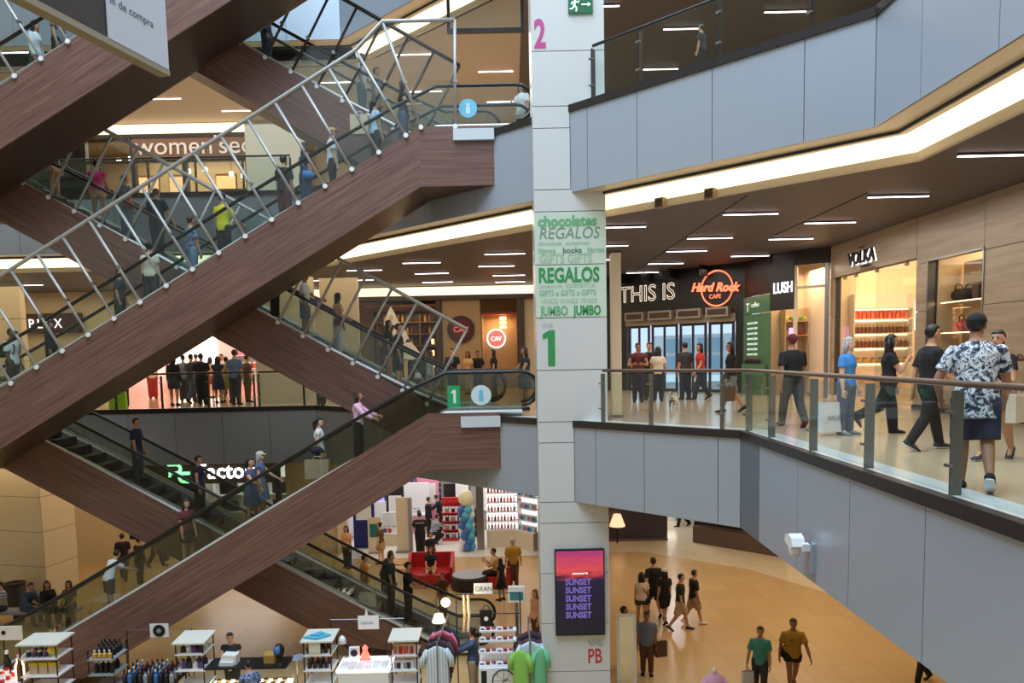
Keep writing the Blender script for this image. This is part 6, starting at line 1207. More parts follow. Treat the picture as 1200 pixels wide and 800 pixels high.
        if hst in ('long', 'mid'):
            L_ = .20 if hst == 'long' else .11
            loft(hm, [(hp_(0, -.030, .03), Rm @ Vector((.044 * H, 0, 0)), Rm @ Vector((0, .028 * H, 0))), (hp_(0, -.034, -.04), Rm @ Vector((.054 * H, 0, 0)), Rm @ Vector((0, .030 * H, 0))), (hp_(0, -.040, -.04 - L_ * .5), Rm @ Vector((.058 * H, 0, 0)), Rm @ Vector((0, .024 * H, 0))), (hp_(0, -.046, -.04 - L_), Rm @ Vector((.040 * H, 0, 0)), Rm @ Vector((0, .014 * H, 0)))], 12)
            for s in (-1, 1): hm.tube([hp_(s * .042, .004, .03), hp_(s * .050, .0, -.03), hp_(s * .050, -.010, -.04 - L_ * .5)], [.014 * H, .015 * H, .008 * H], 7)
        if hst == 'bun': oball(hm, hp_(0, -.055, .045), (.026 * H, .026 * H, .026 * H))
        if hst == 'pony': hm.tube([hp_(0, -.055, .03), hp_(0, -.085, .0), hp_(0, -.080, -.08), hp_(0, -.07, -.14)], [.014 * H, .022 * H, .020 * H, .006 * H], 8)
        direct('hair', hm, [HAIR[hcol]], root)
    if cap:
        cm_ = MB(); vs = []; n, k = 16, 6
        for i in range(k + 1):
            t = PI / 2 * (1 - i / k)
            for j in range(n): a = 2 * PI * j / n; vs.append(hp_(math.cos(t) * math.sin(a) * .0535, -.006 + math.cos(t) * math.cos(a) * .0635, .022 + math.sin(t) * .052))
        cm_.add(vs, [(i*n+j, (i+1)*n+j, (i+1)*n+(j+1) % n, i*n+(j+1) % n) for i in range(k) for j in range(n)])
        co = direct('cap', cm_, [CLOTH[cap]], root); bm_ = MB(); bp_ = [(-.04, .035), (-.032, .075), (0, .096), (.032, .075), (.04, .035)]
        bm_.add([hp_(x, y, .022) for x, y in bp_] + [hp_(x, y, .027) for x, y in bp_], [(0, 1, 2, 3, 4)[::-1], (5, 6, 7, 8, 9)] + [(i, (i+1) % 5, 5 + (i+1) % 5, 5 + i) for i in range(5)]); direct('brim', bm_, [CLOTH[cap]], co, False)
    for e in extras:
        if e == 'glasses':
            gm = MB()
            for s in (-1, 1): gm.tube([hp_(s * .019 + .014 * math.cos(a), .058, .006 + .011 * math.sin(a)) for a in [2 * PI * i / 12 for i in range(12)]], .0018 * H, 5, closed=True); gm.tube([hp_(s * .033, .058, .008), hp_(s * .047, .0, .008)], .0016 * H, 5)
            gm.tube([hp_(-.006, .059, .008), hp_(.006, .059, .008)], .0016 * H, 5); direct('glasses', gm, [MATS['black']], root)
        if e == 'mask': mk = MB(); oball(mk, hp_(0, .030, -.030), (.036 * H, .030 * H, .026 * H)); direct('face_mask', mk, [CLOTH['paleblue']], root)
        if e.startswith('backpack') or e.startswith('shoulderbag'):
            colr = e.split(':')[1]; pk_ = MB(); loft(pk_, [(S(0, -.125, .05), ex * .075 * H, ey * .035 * H), (S(0, -.125, .09), ex * .085 * H, ey * .048 * H), (S(0, -.12, .20), ex * .080 * H, ey * .045 * H), (S(0, -.11, .25), ex * .055 * H, ey * .025 * H)], 10) if e.startswith('backpack') else loft(pk_, [(S(.12, -.03, -.06), ex * .03 * H, ey * .08 * H), (S(.13, -.03, .0), ex * .035 * H, ey * .09 * H), (S(.125, -.03, .05), ex * .015 * H, ey * .07 * H)], 10)
            bo = direct('backpack' if e.startswith('backpack') else 'shoulder_bag', pk_, [CLOTH[colr]], root)
            stp_ = MB()
            if e.startswith('backpack'):
                for s in (-1, 1): stp_.tube([S(s * .06, -.09, .24), S(s * .065, -.02, .305), S(s * .065, .085, .22), S(s * .07, .07, .12), S(s * .08, -.07, .06)], .010 * H, 6)
            else: stp_.tube([S(.125, -.03, .05), S(.03, .085, .20), S(-.05, .01, .31), S(.02, -.085, .2), S(.125, -.03, .05)], .007 * H, 6)
            direct('strap', stp_, [CLOTH[colr]], bo)
        if e.startswith('lanyard'): ln_ = MB(); ln_.tube([S(-.03, .05, .29), S(-.025, .088, .22), S(0, .09, .15), S(.025, .088, .22), S(.03, .05, .29)], .005 * H, 5); direct('lanyard', ln_, [CLOTH['white']], root)
        if e.startswith('print'):
            o_ = text('back_print', 'SEGURIDAD', .07, 'white', None, (0, 0, 0), extrude=.001, align='CENTER'); o_.parent = root; q = S(0, -.085, .22); o_.location = q; o_.rotation_euler = (PI / 2, 0, 0)
    M = Matrix.Translation(loc) @ Matrix.Rotation(rz, 4, 'Z')
    root['_r'] = 0; del root['_r']
    return {k: (M @ J['hand%d' % s][0]) for k, s in (('L', -1), ('R', 1))}
def finish_people():
    dg = bpy.context.evaluated_depsgraph_get(); done = []
    for o, extra in PENDING:
        done.append((o, extra, bpy.data.meshes.new_from_object(o.evaluated_get(dg))))
    for o, extra, me in done:
        o.modifiers.clear(); old = o.data
        if extra is not None:
            ex_me = extra.mesh('x', True); bm = bmesh.new(); bm.from_mesh(me); bm.from_mesh(ex_me); bm.to_mesh(me); bm.free(); bpy.data.meshes.remove(ex_me)
            if len(me.materials) == 0:
                for q in old.materials: me.materials.append(q)
        me.polygons.foreach_set('use_smooth', [True] * len(me.polygons)); me.name = o.name; o.data = me; bpy.data.meshes.remove(old)
def paper_bag(at_, w, d, h, m, label, rz=0.0, logo=None, z=None):
    """shopping bag whose handles end at the point at_ (the hand)"""
    x, y, zt = at_; z0 = (zt - h - .10) if z is None else z
    t = thing('shopping_bag', label, 'bag', (x, y, z0), rz)
    b = MB(); b.add([(-w/2, -d/2, 0), (w/2, -d/2, 0), (w/2, d/2, 0), (-w/2, d/2, 0), (-w/2, -d*.42, h), (w/2, -d*.42, h), (w/2, d*.42, h), (-w/2, d*.42, h)], ((0,3,2,1),(0,1,5,4),(1,2,6,5),(2,3,7,6),(3,0,4,7)))
    direct('bag_body', b, [CLOTH[m]], t, False)
    for s in (-1, 1): hb = MB(); hb.tube([(-w*.2, s*d*.4, h-.01), (-w*.12, s*d*.15, h + .08), (w*.12, s*d*.15, h + .08), (w*.2, s*d*.4, h-.01)], .006, 5); direct('handle', hb, [CLOTH['beige' if m == 'white' else 'white']], t)
    if logo: o_ = text('lettering', logo, h * .22, 'pk_grey', None, (0, 0, 0), extrude=.001, align='CENTER'); o_.parent = t; o_.location = (0, -d/2 - .003, h * .4); o_.rotation_euler = (PI/2, 0, 0)
    return t
def phone(p, rz, label):
    t = thing('phone', label, 'phone', p, rz); direct('case', MB().bx(-.037, .037, -.005, .005, -.04, .11), [MATS['black']], t, False); direct('display', MB().bx(-.034, .034, -.007, -.005, -.035, .105), [MATS['pk_grey']], t, False)
def dog(loc, rz, label):
    root = thing('dog', label, 'dog', loc, rz); b = MB(); b.mi = 0
    loft(b, [(Vector((0, -.20, .235)), Vector((.05, 0, 0)), Vector((0, 0, .05))), (Vector((0, -.15, .24)), Vector((.075, 0, 0)), Vector((0, 0, .075))), (Vector((0, 0, .235)), Vector((.075, 0, 0)), Vector((0, 0, .075))), (Vector((0, .13, .235)), Vector((.085, 0, 0)), Vector((0, 0, .095))), (Vector((0, .20, .26)), Vector((.055, 0, 0)), Vector((0, 0, .07)))], 12)
    limb(b, [(0, .17, .27), (0, .25, .37)], [.055, .045]); b.ball((0, .28, .40), (.052, .06, .052)); limb(b, [(0, .30, .385), (0, .37, .37)], [.032, .022])
    for s in (-1, 1):
        limb(b, [(s * .05, .13, .2), (s * .052, .12, .11), (s * .052, .125, .02), (s * .052, .145, .012)], [.035, .024, .018, .018])
        limb(b, [(s * .05, -.14, .22), (s * .055, -.10, .13), (s * .055, -.17, .085), (s * .055, -.16, .02), (s * .055, -.14, .012)], [.045, .032, .020, .017, .018])
    limb(b, [(0, -.19, .27), (0, -.27, .33), (0, -.28, .40)], [.022, .017, .010])
    pend('body', b, [CLOTH['dogcoat']], root, .012, 2)
    for s in (-1, 1): e = MB(); e.ball((s * .05, .265, .40), (.014, .028, .045), 8, 6); direct('ear', e, [CLOTH['brown']], root)
    e = MB(); e.ball((0, .39, .378), .012, 8, 6); direct('nose', e, [MATS['black']], root)
pattern('dogcoat', [(0, (232, 228, 222)), (.52, (92, 62, 44)), (.60, (60, 42, 34))], 6)
# ================================================================== everybody in the mall
# first floor, east gallery
person((4.66, 7.69, 0.00), -.45, 'man in a dark floral shirt and black cap leaning by the glass balustrade', H=1.80, skin=2, top=('floral', 'short'), bottom=('navy', 'knee'), cap='black', lean=.20, wide=1.14, belly=.02, hem=-.13, legs=dict(l=(.02, .05, .03), r=(-.18, .55, .02)), armL=(-.15, .42, .8, .4), armR=(.25, .2, .35, .1), head=(-.3, 0))
person((5.84, 10.72, 0.00), -PI/2+.1, 'man in black with glasses and chequered sneakers walking past the lit window', H=1.78, skin=1, top=('black', 'short'), bottom=('black', 'long'), shoes='charcoal', legs=WALK, armL=(-.3, .08, .25, 0), armR=(.3, .1, .5, 0), extras=('glasses',))
person((6.14, 9.70, 0.00), PI*.72, 'woman in a black tee half hidden behind the floral shirt', H=1.66, sex='f', skin=1, hair=('black', 'pony'), top=('black', 'short'), bottom=('lightjeans', 'short'), shoes='charcoal', armL=(.3, .15, 1.2, .3), armR=(.1, .1, .3, 0), legs=WALK2)
paper_bag((6.26, 9.48, .95), .34, .12, .36, 'cream', 'cream canvas tote beside the floral shirted man', .6)
person((7.24, 10.30, 0.00), PI/2, 'person reaching out an arm in front of the plain stone wall', H=1.74, skin=3, top=('charcoal', 'short'), bottom=('jeans', 'long'), armL=(1.15, .1, .55, 0), armR=(.1, .1, .2, 0))
person((6.32, 12.86, 0.00), -PI/2-.25, 'woman in black raising a phone to her mouth while walking', H=1.68, sex='f', skin=1, hair=('black', 'long'), top=('black', 'short'), bottom=('black', 'wide'), legs=dict(l=(.18, .1, .02), r=(-.38, .75, .02)), armL=(.15, .1, .2, 0), armR=(.5, .12, 2.1, .35), head=(.1, 0))
person((5.62, 12.87, 0.00), -PI*.78, 'woman in a bright blue tee with white cropped hair', H=1.64, sex='f', skin=0, hair=('grey', 'mid'), top=('blue', 'short'), bottom=('slate', 'long'), shoes='grey', wide=1.06, armL=(.08, .12, .25, 0), armR=(.05, .14, .1, 0))
paper_bag((5.35, 12.82, .66), .40, .16, .50, 'white', 'large white shopping bag held by the woman in blue', .2, 'SALE')
person((5.25, 14.34, 0.00), .1, 'man in a black tee with white sleeve bands and maroon cap seen from behind', H=1.76, skin=2, hair=('red', 'short'), cap='maroon', top=('black', 'short'), bottom=('charcoal', 'long'), shoes='maroon', wide=1.08, legs=WALK, armL=(-.25, .14, .2, 0), armR=(.25, .14, .3, 0))
person((5.17, 18.04, 0.00), PI/2, 'woman with long dark hair in a black jacket walking with a tan bag', H=1.68, sex='f', skin=1, hair=('black', 'long'), top=('black', 'long'), bottom=('grey', 'knee'), shoes='black', legs=WALK, armL=(.2, .1, .3, 0), armR=(.1, .1, .2, 0))
paper_bag((5.05, 17.82, .72), .26, .12, .34, 'brown', 'tan leather handbag of the woman in the black jacket', .1)
person((8.39, 26.77, 0.00), PI*.6, 'person in a tan top standing at the green glass', H=1.68, sex='f', skin=2, hair=('black', 'mid'), top=('tan', 'short'), bottom=('black', 'long'))
person((5.27, 23.25, 0.00), .3, 'man in dark clothes seen from behind next to the woman in red', H=1.74, top=('charcoal', 'short'), bottom=('navy', 'long'))
person((5.69, 23.09, 0.00), PI*.55, 'woman in a red top striding before the entrance doors', H=1.72, sex='f', hair=('black', 'long'), top=('red', 'short'), bottom=('navy', 'long'), legs=WALK, armL=(.3, .1, .4, 0))
person((4.34, 22.71, 0.00), -.2, 'woman with long black hair and cream top seen from behind', H=1.62, sex='f', hair=('black', 'long'), top=('cream', 'short'), bottom=('navy', 'long'), armL=(.2, .2, .7, .2), armR=(.2, .25, .7, .2))
person((3.72, 22.51, 0.00), PI*.95, 'man with folded arms in a dark vest facing the atrium', H=1.74, skin=2, top=('maroon', 'none'), bottom=('navy', 'long'), wide=1.1, armL=(.4, .25, 1.3, .9), armR=(.4, .25, 1.3, .9), extras=('backpack:black',))
person((4.25, 23.60, 0.00), PI*.9, 'man standing just behind the man with folded arms', H=1.76, top=('black', 'short'), bottom=('charcoal', 'long'))
dog((4.18, 19.81, 0), PI*.85, 'small white and brown dog on the gallery floor')
# first floor, landing and wine shop
person((0.39, 20.31, 0.00), PI*.6, 'woman with long dark hair and dark skirt beside the white column', H=1.68, sex='f', skin=1, hair=('brown', 'long'), top=('charcoal', 'none'), bottom=('slate', 'skirt'), armL=(.5, .1, .5, 0), armR=(.7, .1, .4, 0))
person((-2.17, 28.60, 0.00), PI, 'man in black with a white lanyard under the maroon round sign', H=1.76, skin=1, top=('black', 'short'), bottom=('black', 'long'), extras=('lanyard',), wide=1.08)
person((-1.62, 29.40, 0.00), PI*.8, 'person in a tan tee near the wine shop hall', H=1.64, sex='f', skin=2, hair=('brown', 'mid'), top=('tan', 'short'), bottom=('beige', 'long'))
person((-1.27, 29.60, 0.00), PI*1.1, 'person in black below the glowing red sign', H=1.66, skin=2, top=('black', 'short'), bottom=('charcoal', 'long'))
person((-0.62, 28.40, 0.00), PI*.5, 'woman with long hair and black top in the wine shop hall', H=1.68, sex='f', skin=1, hair=('black', 'long'), top=('black', 'short'), bottom=('black', 'long'))
person((-3.05, 24.90, 0.00), -PI*.3, 'person with white cap and black jacket near the escalator foot', H=1.66, skin=1, hair=('grey', 'short'), cap='white', top=('black', 'long'), bottom=('charcoal', 'long'), extras=('shoulderbag:white',))
person((-2.72, 26.00, 0.00), -PI*.4, 'woman in a pale grey top by the wine shop entrance', H=1.66, sex='f', hair=('brown', 'mid'), top=('paleblue', 'short'), bottom=('grey', 'skirt'))
# escalator down to the first floor
person((-3.33, 21.07, 0.82), -PI/2, 'woman in a black top and denim shorts beside her companion on the escalator', H=1.66, sex='f', hair=('black', 'long'), top=('black', 'short'), bottom=('slate', 'short'), armL=(.5, .1, .3, 0))
person((-2.99, 20.57, 0.62), -PI/2, 'man in black tee and black shorts near the foot of the escalator', H=1.74, top=('black', 'short'), bottom=('black', 'knee'), shoes='charcoal')
person((-4.62, 20.82, 1.56), -PI/2+.6, 'woman with a maroon shoulder bag and white trousers on the escalator', H=1.66, sex='f', hair=('black', 'mid'), top=('peach', 'none'), bottom=('white', 'wide'), armL=(.7, .3, .5, 0), extras=('shoulderbag:maroon',))
person((-5.49, 20.82, 2.06), -PI/2, 'person in a white shirt and navy shorts riding under the wooden soffit', H=1.72, skin=2, top=('white', 'short'), bottom=('navy', 'knee'), shoes='white', armL=(.6, .2, .6, 0))
person((-6.29, 20.82, 2.53), -PI/2, 'dark clothed rider in the shade of the wooden soffit', H=1.72, top=('black', 'long'), bottom=('black', 'long'))
person((-10.83, 20.82, 5.15), .3, 'woman in a hot pink top on the escalator near the lingerie shop', H=1.66, sex='f', hair=('black', 'bun'), top=('hotpink', 'none'), bottom=('peach', 'short'), armR=(.3, .2, .7, 0))
person((-11.96, 20.82, 5.80), -PI/2, 'rider with bare arms at the head of the shaded escalator', H=1.7, sex='f', hair=('black', 'short'), top=('black', 'none'), bottom=('peach', 'short'))
person((-10.12, 20.82, 4.74), -.5, 'woman in a grey top with a red bag on the escalator', H=1.68, sex='f', hair=('brown', 'short'), top=('grey', 'short'), bottom=('steelblue', 'wide'), extras=('shoulderbag:red',))
person((-9.31, 20.82, 4.27), -.2, 'large man in a black tee on the escalator in front of the lit displays', H=1.78, hair=('brown', 'short'), top=('black', 'short'), bottom=('navy', 'long'), wide=1.18, armR=(.2, .25, .5, 0))
# escalator up to the second floor
person((-7.69, 18.96, 3.29), -.6, 'person in a blue patterned shirt and pale jeans', H=1.68, hair=('brown', 'short'), top=('bluefloral', 'short'), bottom=('lightjeans', 'long'), wide=1.05, armL=(.5, .3, .6, 0))
person((-6.88, 18.96, 3.76), -.3, 'man in a vivid yellow tee and black trousers', H=1.74, hair=('black', 'short'), top=('yellow', 'short'), bottom=('black', 'long'), armR=(.4, .3, .8, 0))
person((-8.72, 18.96, 2.70), .2, 'person in a pale top with dark hair riding below the blue patterned shirt', H=1.66, skin=0, sex='f', hair=('black', 'bun'), top=('cream', 'short'), bottom=('charcoal', 'long'))
person((-9.50, 18.96, 2.25), -PI/2, 'rider in a charcoal top low on the upward escalator', H=1.5, hair=('brown', 'short'), top=('charcoal', 'short'), bottom=('charcoal', 'long'))
person((-11.28, 18.96, 1.22), -PI/2, 'child with black hair and black jacket on the upward escalator', H=1.3, sex='f', hair=('black', 'long'), top=('black', 'long'), bottom=('black', 'long'))
person((-12.24, 18.96, 0.67), -PI/2, 'person in a white shirt with black backpack by the beige pillar', H=1.7, skin=3, top=('white', 'short'), bottom=('charcoal', 'long'), extras=('backpack:black',))
person((-5.37, 18.96, 4.63), -.4, 'person in a black tee and maroon trousers on the upward escalator', H=1.72, top=('black', 'short'), bottom=('maroon', 'long'))
person((-4.85, 18.96, 4.93), -.8, 'person in a navy top and jeans behind the maroon trousers', H=1.72, sex='f', hair=('brown', 'mid'), top=('navy', 'short'), bottom=('jeans', 'long'), extras=('shoulderbag:blue',))
person((-4.19, 18.96, 5.31), -1.2, 'person with a straw cap and white shirt on the upward escalator', H=1.66, skin=0, cap='tan', top=('white', 'short'), bottom=('black', 'long'))
person((-3.13, 18.96, 5.93), -.9, 'woman in a pale blue top with black trousers near the escalator top', H=1.68, sex='f', hair=('black', 'pony'), top=('paleblue', 'short'), bottom=('black', 'long'), armL=(.5, .3, .9, 0))
paper_bag((-3.48, 18.86, 7.31), .42, .2, .46, 'beige', 'large beige bag carried by the woman in pale blue', 0)
person((-2.44, 18.96, 6.32), -PI/2, 'woman with long black hair and dark skirt at the escalator head', H=1.7, sex='f', skin=1, hair=('black', 'long'), top=('black', 'none'), bottom=('slate', 'wide'), armR=(.5, .1, 1.2, .3))
# escalator down to the second floor, and the second floor landing
person((-3.75, 20.82, 7.63), -PI/2, 'man in a white shirt beside his companion on the descending escalator', H=1.74, skin=2, top=('white', 'short'), bottom=('slate', 'long'), armL=(.5, .2, .8, 0))
person((-3.43, 21.17, 7.44), -PI/2, 'brown haired rider in a grey shirt next to the white shirt', H=1.7, skin=1, hair=('brown', 'short'), top=('greyblue', 'short'), bottom=('charcoal', 'long'))
person((-6.18, 20.82, 9.03), -PI/2, 'rider in navy disappearing behind the wooden escalator underside', H=1.72, top=('navy', 'long'), bottom=('navy', 'long'))
person((0.42, 19.90, 6.59), PI*.8, 'woman in a white top and khaki trousers on the second floor landing', H=1.66, sex='f', hair=('brown', 'mid'), top=('white', 'short'), bottom=('khaki', 'wide'), armR=(.3, .1, 1.6, .4))
person((-1.56, 22.50, 6.57), PI*.9, 'person in a pink top with a pushchair on the second floor', H=1.6, sex='f', hair=('black', 'mid'), top=('pink', 'short'), bottom=('charcoal', 'long'), armL=(.8, .1, .4, 0), armR=(.8, .1, .4, 0))
person((-11.11, 18.96, 7.89), -PI/2, 'person in a white blouse on the escalator to the third floor', H=1.68, sex='f', hair=('black', 'long'), top=('white', 'long'), bottom=('charcoal', 'long'))
person((-10.56, 18.96, 8.21), -PI/2, 'person in a grey tee behind the white blouse on the third floor escalator', H=1.7, top=('grey', 'short'), bottom=('black', 'long'))
person((3.70, 14.95, 6.58), PI*.3, 'dark haired child behind the upper grey panels', H=0.95, top=('charcoal', 'short'), bottom=('black', 'long'))
# escalator up from the ground floor
person((-3.81, 18.96, -1.04), -PI/2, 'woman in a pink blouse holding the escalator handrail', H=1.7, sex='f', skin=1, hair=('brown', 'long'), top=('pink', 'long'), bottom=('black', 'wide'), armL=(.9, .05, .35, 0), armR=(.75, .1, .45, 0))
person((-4.80, 18.96, -1.61), -PI/2+.1, 'woman in a white sleeveless blouse with bags on the escalator', H=1.62, sex='f', skin=0, hair=('black', 'pony'), top=('white', 'none'), bottom=('black', 'long'), extras=('shoulderbag:navy',))
paper_bag((-4.78, 18.62, -0.89), .58, .2, .46, 'beige', 'wide beige paper bag of the woman in the white blouse', 0, 'H')
person((-6.37, 19.16, -2.51), -PI/2, 'woman in a white cap and steel blue dress on the escalator', H=1.7, sex='f', skin=0, hair=('grey', 'mid'), cap='cream', top=('steelblue', 'dress'), bottom=('steelblue', 'skirt'), armL=(.7, .1, .3, 0))
person((-6.44, 18.66, -2.55), -PI/2-.3, 'woman with black hair and blue denim dress leaning on the handrail', H=1.64, sex='f', skin=1, hair=('black', 'pony'), top=('slate', 'dress'), bottom=('slate', 'skirt'), armR=(.8, .2, .5, 0))
person((-8.20, 18.96, -3.57), -PI*.7, 'woman in a maroon top and black skirt low on the escalator', H=1.62, sex='f', skin=1, hair=('brown', 'long'), top=('maroon', 'short'), bottom=('black', 'skirt'))
person((-10.25, 18.96, -4.75), -.6, 'boy in a white tee and charcoal shorts bending over the handrail', H=1.55, skin=1, top=('white', 'short'), bottom=('charcoal', 'knee'), lean=.4, armL=(.9, .1, .3, 0), armR=(.9, .1, .3, 0))
# escalator down to the ground floor
person((-10.24, 20.82, -1.76), -PI/2, 'man in a navy shirt alone on the descending escalator', H=1.74, skin=1, top=('navy', 'short'), bottom=('slate', 'long'))
person((-8.52, 20.62, -2.76), -PI/2, 'woman in a navy sleeveless top in front of the computer shop sign', H=1.7, sex='f', skin=1, hair=('black', 'short'), top=('navy', 'none'), bottom=('black', 'long'), extras=('shoulderbag:black',))
person((-3.00, 20.92, -5.94), -PI/2, 'man in a black tee looking at his hand near the escalator foot', H=1.74, skin=1, top=('black', 'short'), bottom=('black', 'long'), armR=(.5, .1, .9, .2), armL=(.3, .1, .9, .1))
paper_bag((-4.01, 20.32, -4.76), .44, .18, .38, 'white', 'pale grey shopping bag on the descending escalator steps', 0, 'N', -5.24)
person((-3.50, 21.12, -5.66), -PI/2, 'rider in a dark green tee behind the man in black', H=1.68, skin=1, hair=('brown', 'short'), top=('darkgreen', 'short'), bottom=('black', 'long'))
# ground floor
person((-4.88, 24.30, -6.57), -PI*.4, 'man in an orange tee by the descending escalator', H=1.72, hair=('black', 'short'), top=('orange', 'short'), bottom=('charcoal', 'long'))
person((-4.37, 25.00, -6.57), -PI*.45, 'person in black leaning forward beside the orange tee', H=1.7, top=('black', 'short'), bottom=('black', 'long'), lean=.35, armL=(.9, .1, .5, 0), armR=(.8, .1, .5, 0))
person((-2.27, 23.40, -6.57), PI*.9, 'child in a brown top between the escalator foot and the ottoman', H=1.35, skin=1, hair=('brown', 'short'), top=('brown', 'short'), bottom=('tanpants', 'long'))
person((-5.23, 29.50, -6.57), PI*.4, 'woman in a dark brown top near the beige gate', H=1.64, sex='f', skin=0, hair=('black', 'bun'), top=('brown', 'short'), bottom=('tanpants', 'skirt'))
person((-6.44, 29.00, -6.57), PI*.9, 'person in pale pink standing by the cream pharmacy post', H=1.66, sex='f', hair=('brown', 'mid'), top=('peach', 'short'), bottom=('charcoal', 'long'))
person((-3.83, 30.68, -6.57), .1, 'security guard in black with white print on the back', H=1.78, skin=1, top=('black', 'short'), bottom=('black', 'long'), extras=('print',), wide=1.08, armL=(.3, .2, .7, .3), armR=(.3, .2, .7, .3))
person((-2.98, 26.75, G), PI, 'woman with long dark hair sitting in the red armchair', H=1.64, sex='f', skin=1, hair=('black', 'long'), top=('black', 'short'), bottom=('peach', 'short'), legs=SIT, seat=.43, armL=(.4, .1, 1.0, .4), armR=(.4, .1, 1.0, .4))
person((-3.16, 28.30, -6.57), -PI*.8, 'person in black standing behind the red armchair', H=1.5, hair=('black', 'short'), top=('black', 'short'), bottom=('black', 'long'))
person((-.66, 26.15, G), PI/2, 'man in a tan shirt raising his phone on the small red armchair', H=1.72, skin=1, top=('tan', 'short'), bottom=('black', 'long'), legs=SIT, seat=.43, lean=.1, armL=(.7, .1, 1.7, .2), armR=(.7, .1, 1.7, .2))
person((-0.06, 26.13, -6.57), .05, 'grey haired man in a mustard yellow tee walking to the pharmacy', H=1.72, skin=1, hair=('grey', 'short'), top=('mustard', 'short'), bottom=('brown', 'long'), wide=1.1, armL=(-.15, .18, .2, 0), armR=(.15, .2, .2, 0))
person((-0.46, 24.66, -6.57), PI*.3, 'woman with long black hair and black dress near the dark post', H=1.42, sex='f', skin=2, hair=('black', 'long'), top=('black', 'dress'), bottom=('black', 'skirt'))
person((-3.83, 33.90, -6.57), -PI*.4, 'guard in a black suit standing deep in the pharmacy', H=1.8, top=('black', 'long'), bottom=('black', 'long'))
person((-3.35, 34.90, -6.57), PI*.5, 'assistant in black bending deep in the pharmacy', H=1.74, top=('black', 'long'), bottom=('black', 'long'), lean=.3, armL=(.8, .1, .3, 0))
person((-3.47, 32.40, -6.57), -PI*.3, 'person in a grey tee crouching by the red gondola', H=1.66, top=('greystripe', 'short'), bottom=('black', 'long'), legs=dict(l=(1.5, 2.1, .1), r=(1.2, 2.2, .1)), lean=.3, armL=(.9, .1, .4, 0), armR=(.9, .1, .4, 0))
person((-6.75, 17.62, -6.57), PI, 'stall seller with short black hair behind the glass counter', H=1.66, skin=1, top=('black', 'none'), bottom=('black', 'long'), armR=(.5, .15, .9, .5), armL=(.4, .1, .8, .3), head=(.5, .1))
person((-5.75, 16.00, -6.57), PI*.2, 'shopper with printed dark tee bending in front of the glass counter', H=1.6, skin=1, top=('bluefloral', 'short'), bottom=('charcoal', 'long'), lean=.15)
person((-1.04, 17.65, -6.57), PI*.45, 'woman in a denim jacket browsing the crimson garments', H=1.64, sex='f', skin=1, hair=('black', 'bun'), top=('jeans', 'long'), bottom=('khaki', 'long'), armL=(1.1, .1, .3, 0), armR=(1.0, .1, .3, 0), hem=-.08, wide=1.1)
person((0.55, 20.60, -6.57), PI*.7, 'woman with blond hair and peach top beyond the green shirts', H=1.62, sex='f', skin=0, hair=('blond', 'mid'), top=('peach', 'none'), bottom=('brown', 'long'))
person((2.70, 18.90, -6.57), -PI*.5, 'man in a striped black tee holding his phone by the mirror', H=1.66, skin=2, top=('striped', 'short'), bottom=('charcoal', 'long'), wide=1.1, armR=(.6, .1, 1.7, .2))
person((3.25, 18.60, -6.57), PI*.95, 'man in a grey blue shirt standing beside the mirror', H=1.62, skin=2, top=('greyblue', 'short'), bottom=('brown', 'long'), wide=1.12, belly=.02)
paper_bag((3.59, 18.55, G+.95), .3, .12, .38, 'brown', 'dark brown bag hanging by the grey blue shirt', .3)
paper_bag((2.91, 18.88, G+1.55), .3, .12, .36, 'orange', 'orange bag between the two men at the mirror', .2)
person((4.21, 22.87, -6.57), .15, 'tall man in black seen from behind in the walking trio', H=1.84, skin=1, top=('black', 'short'), bottom=('black', 'knee'), legs=WALK, armL=(-.4, .2, .3, 0))
person((4.43, 22.25, -6.57), .2, 'person in black with a cream cap beside the tall man', H=1.66, sex='f', skin=1, hair=('black', 'mid'), cap='cream', top=('black', 'short'), bottom=('black', 'knee'), legs=WALK2)
person((3.69, 21.94, -6.57), -.1, 'woman in a white top and dark shorts in the walking trio', H=1.66, sex='f', skin=1, hair=('black', 'long'), top=('cream', 'short'), bottom=('charcoal', 'short'), legs=WALK, extras=('shoulderbag:black',))
person((4.74, 21.59, -6.57), -PI/2-.2, 'person in black tee and khaki shorts walking arm in arm', H=1.7, skin=1, top=('black', 'short'), bottom=('khaki', 'knee'), legs=WALK, shoes='charcoal', hair=('black', 'short'))
person((5.24, 22.06, -6.57), -PI/2+.2, 'person in black tee and tan shorts next to the khaki shorts', H=1.66, skin=1, top=('black', 'short'), bottom=('tanpants', 'knee'), legs=WALK2, shoes='white', hair=('black', 'short'))
person((5.64, 17.25, -6.57), PI*.9, 'man in a teal tee walking hand in hand', H=1.7, skin=1, top=('teal', 'short'), bottom=('charcoal', 'long'), legs=WALK, armR=(.1, .25, .3, 0))
paper_bag((5.34, 17.20, G+.72), .26, .12, .3, 'white', 'small white bag held by the man in teal', .2)
person((6.49, 17.50, -6.57), PI*.95, 'man in a mustard tee with dark sash and black shorts', H=1.78, skin=2, top=('mustard', 'short'), bottom=('black', 'short'), wide=1.12, legs=WALK2, armL=(.35, .3, .3, 0), armR=(-.1, .2, .2, 0), extras=('shoulderbag:black',))
person((7.76, 34.80, -6.57), PI*.5, 'silhouette of a person in the bright corridor opening', H=1.74, top=('black', 'short'), bottom=('black', 'long'), legs=WALK)
person((9.68, 17.75, -6.57), PI*.6, 'person in black trousers just below the grey balcony panels', H=1.7, top=('black', 'short'), bottom=('black', 'long'), legs=WALK)
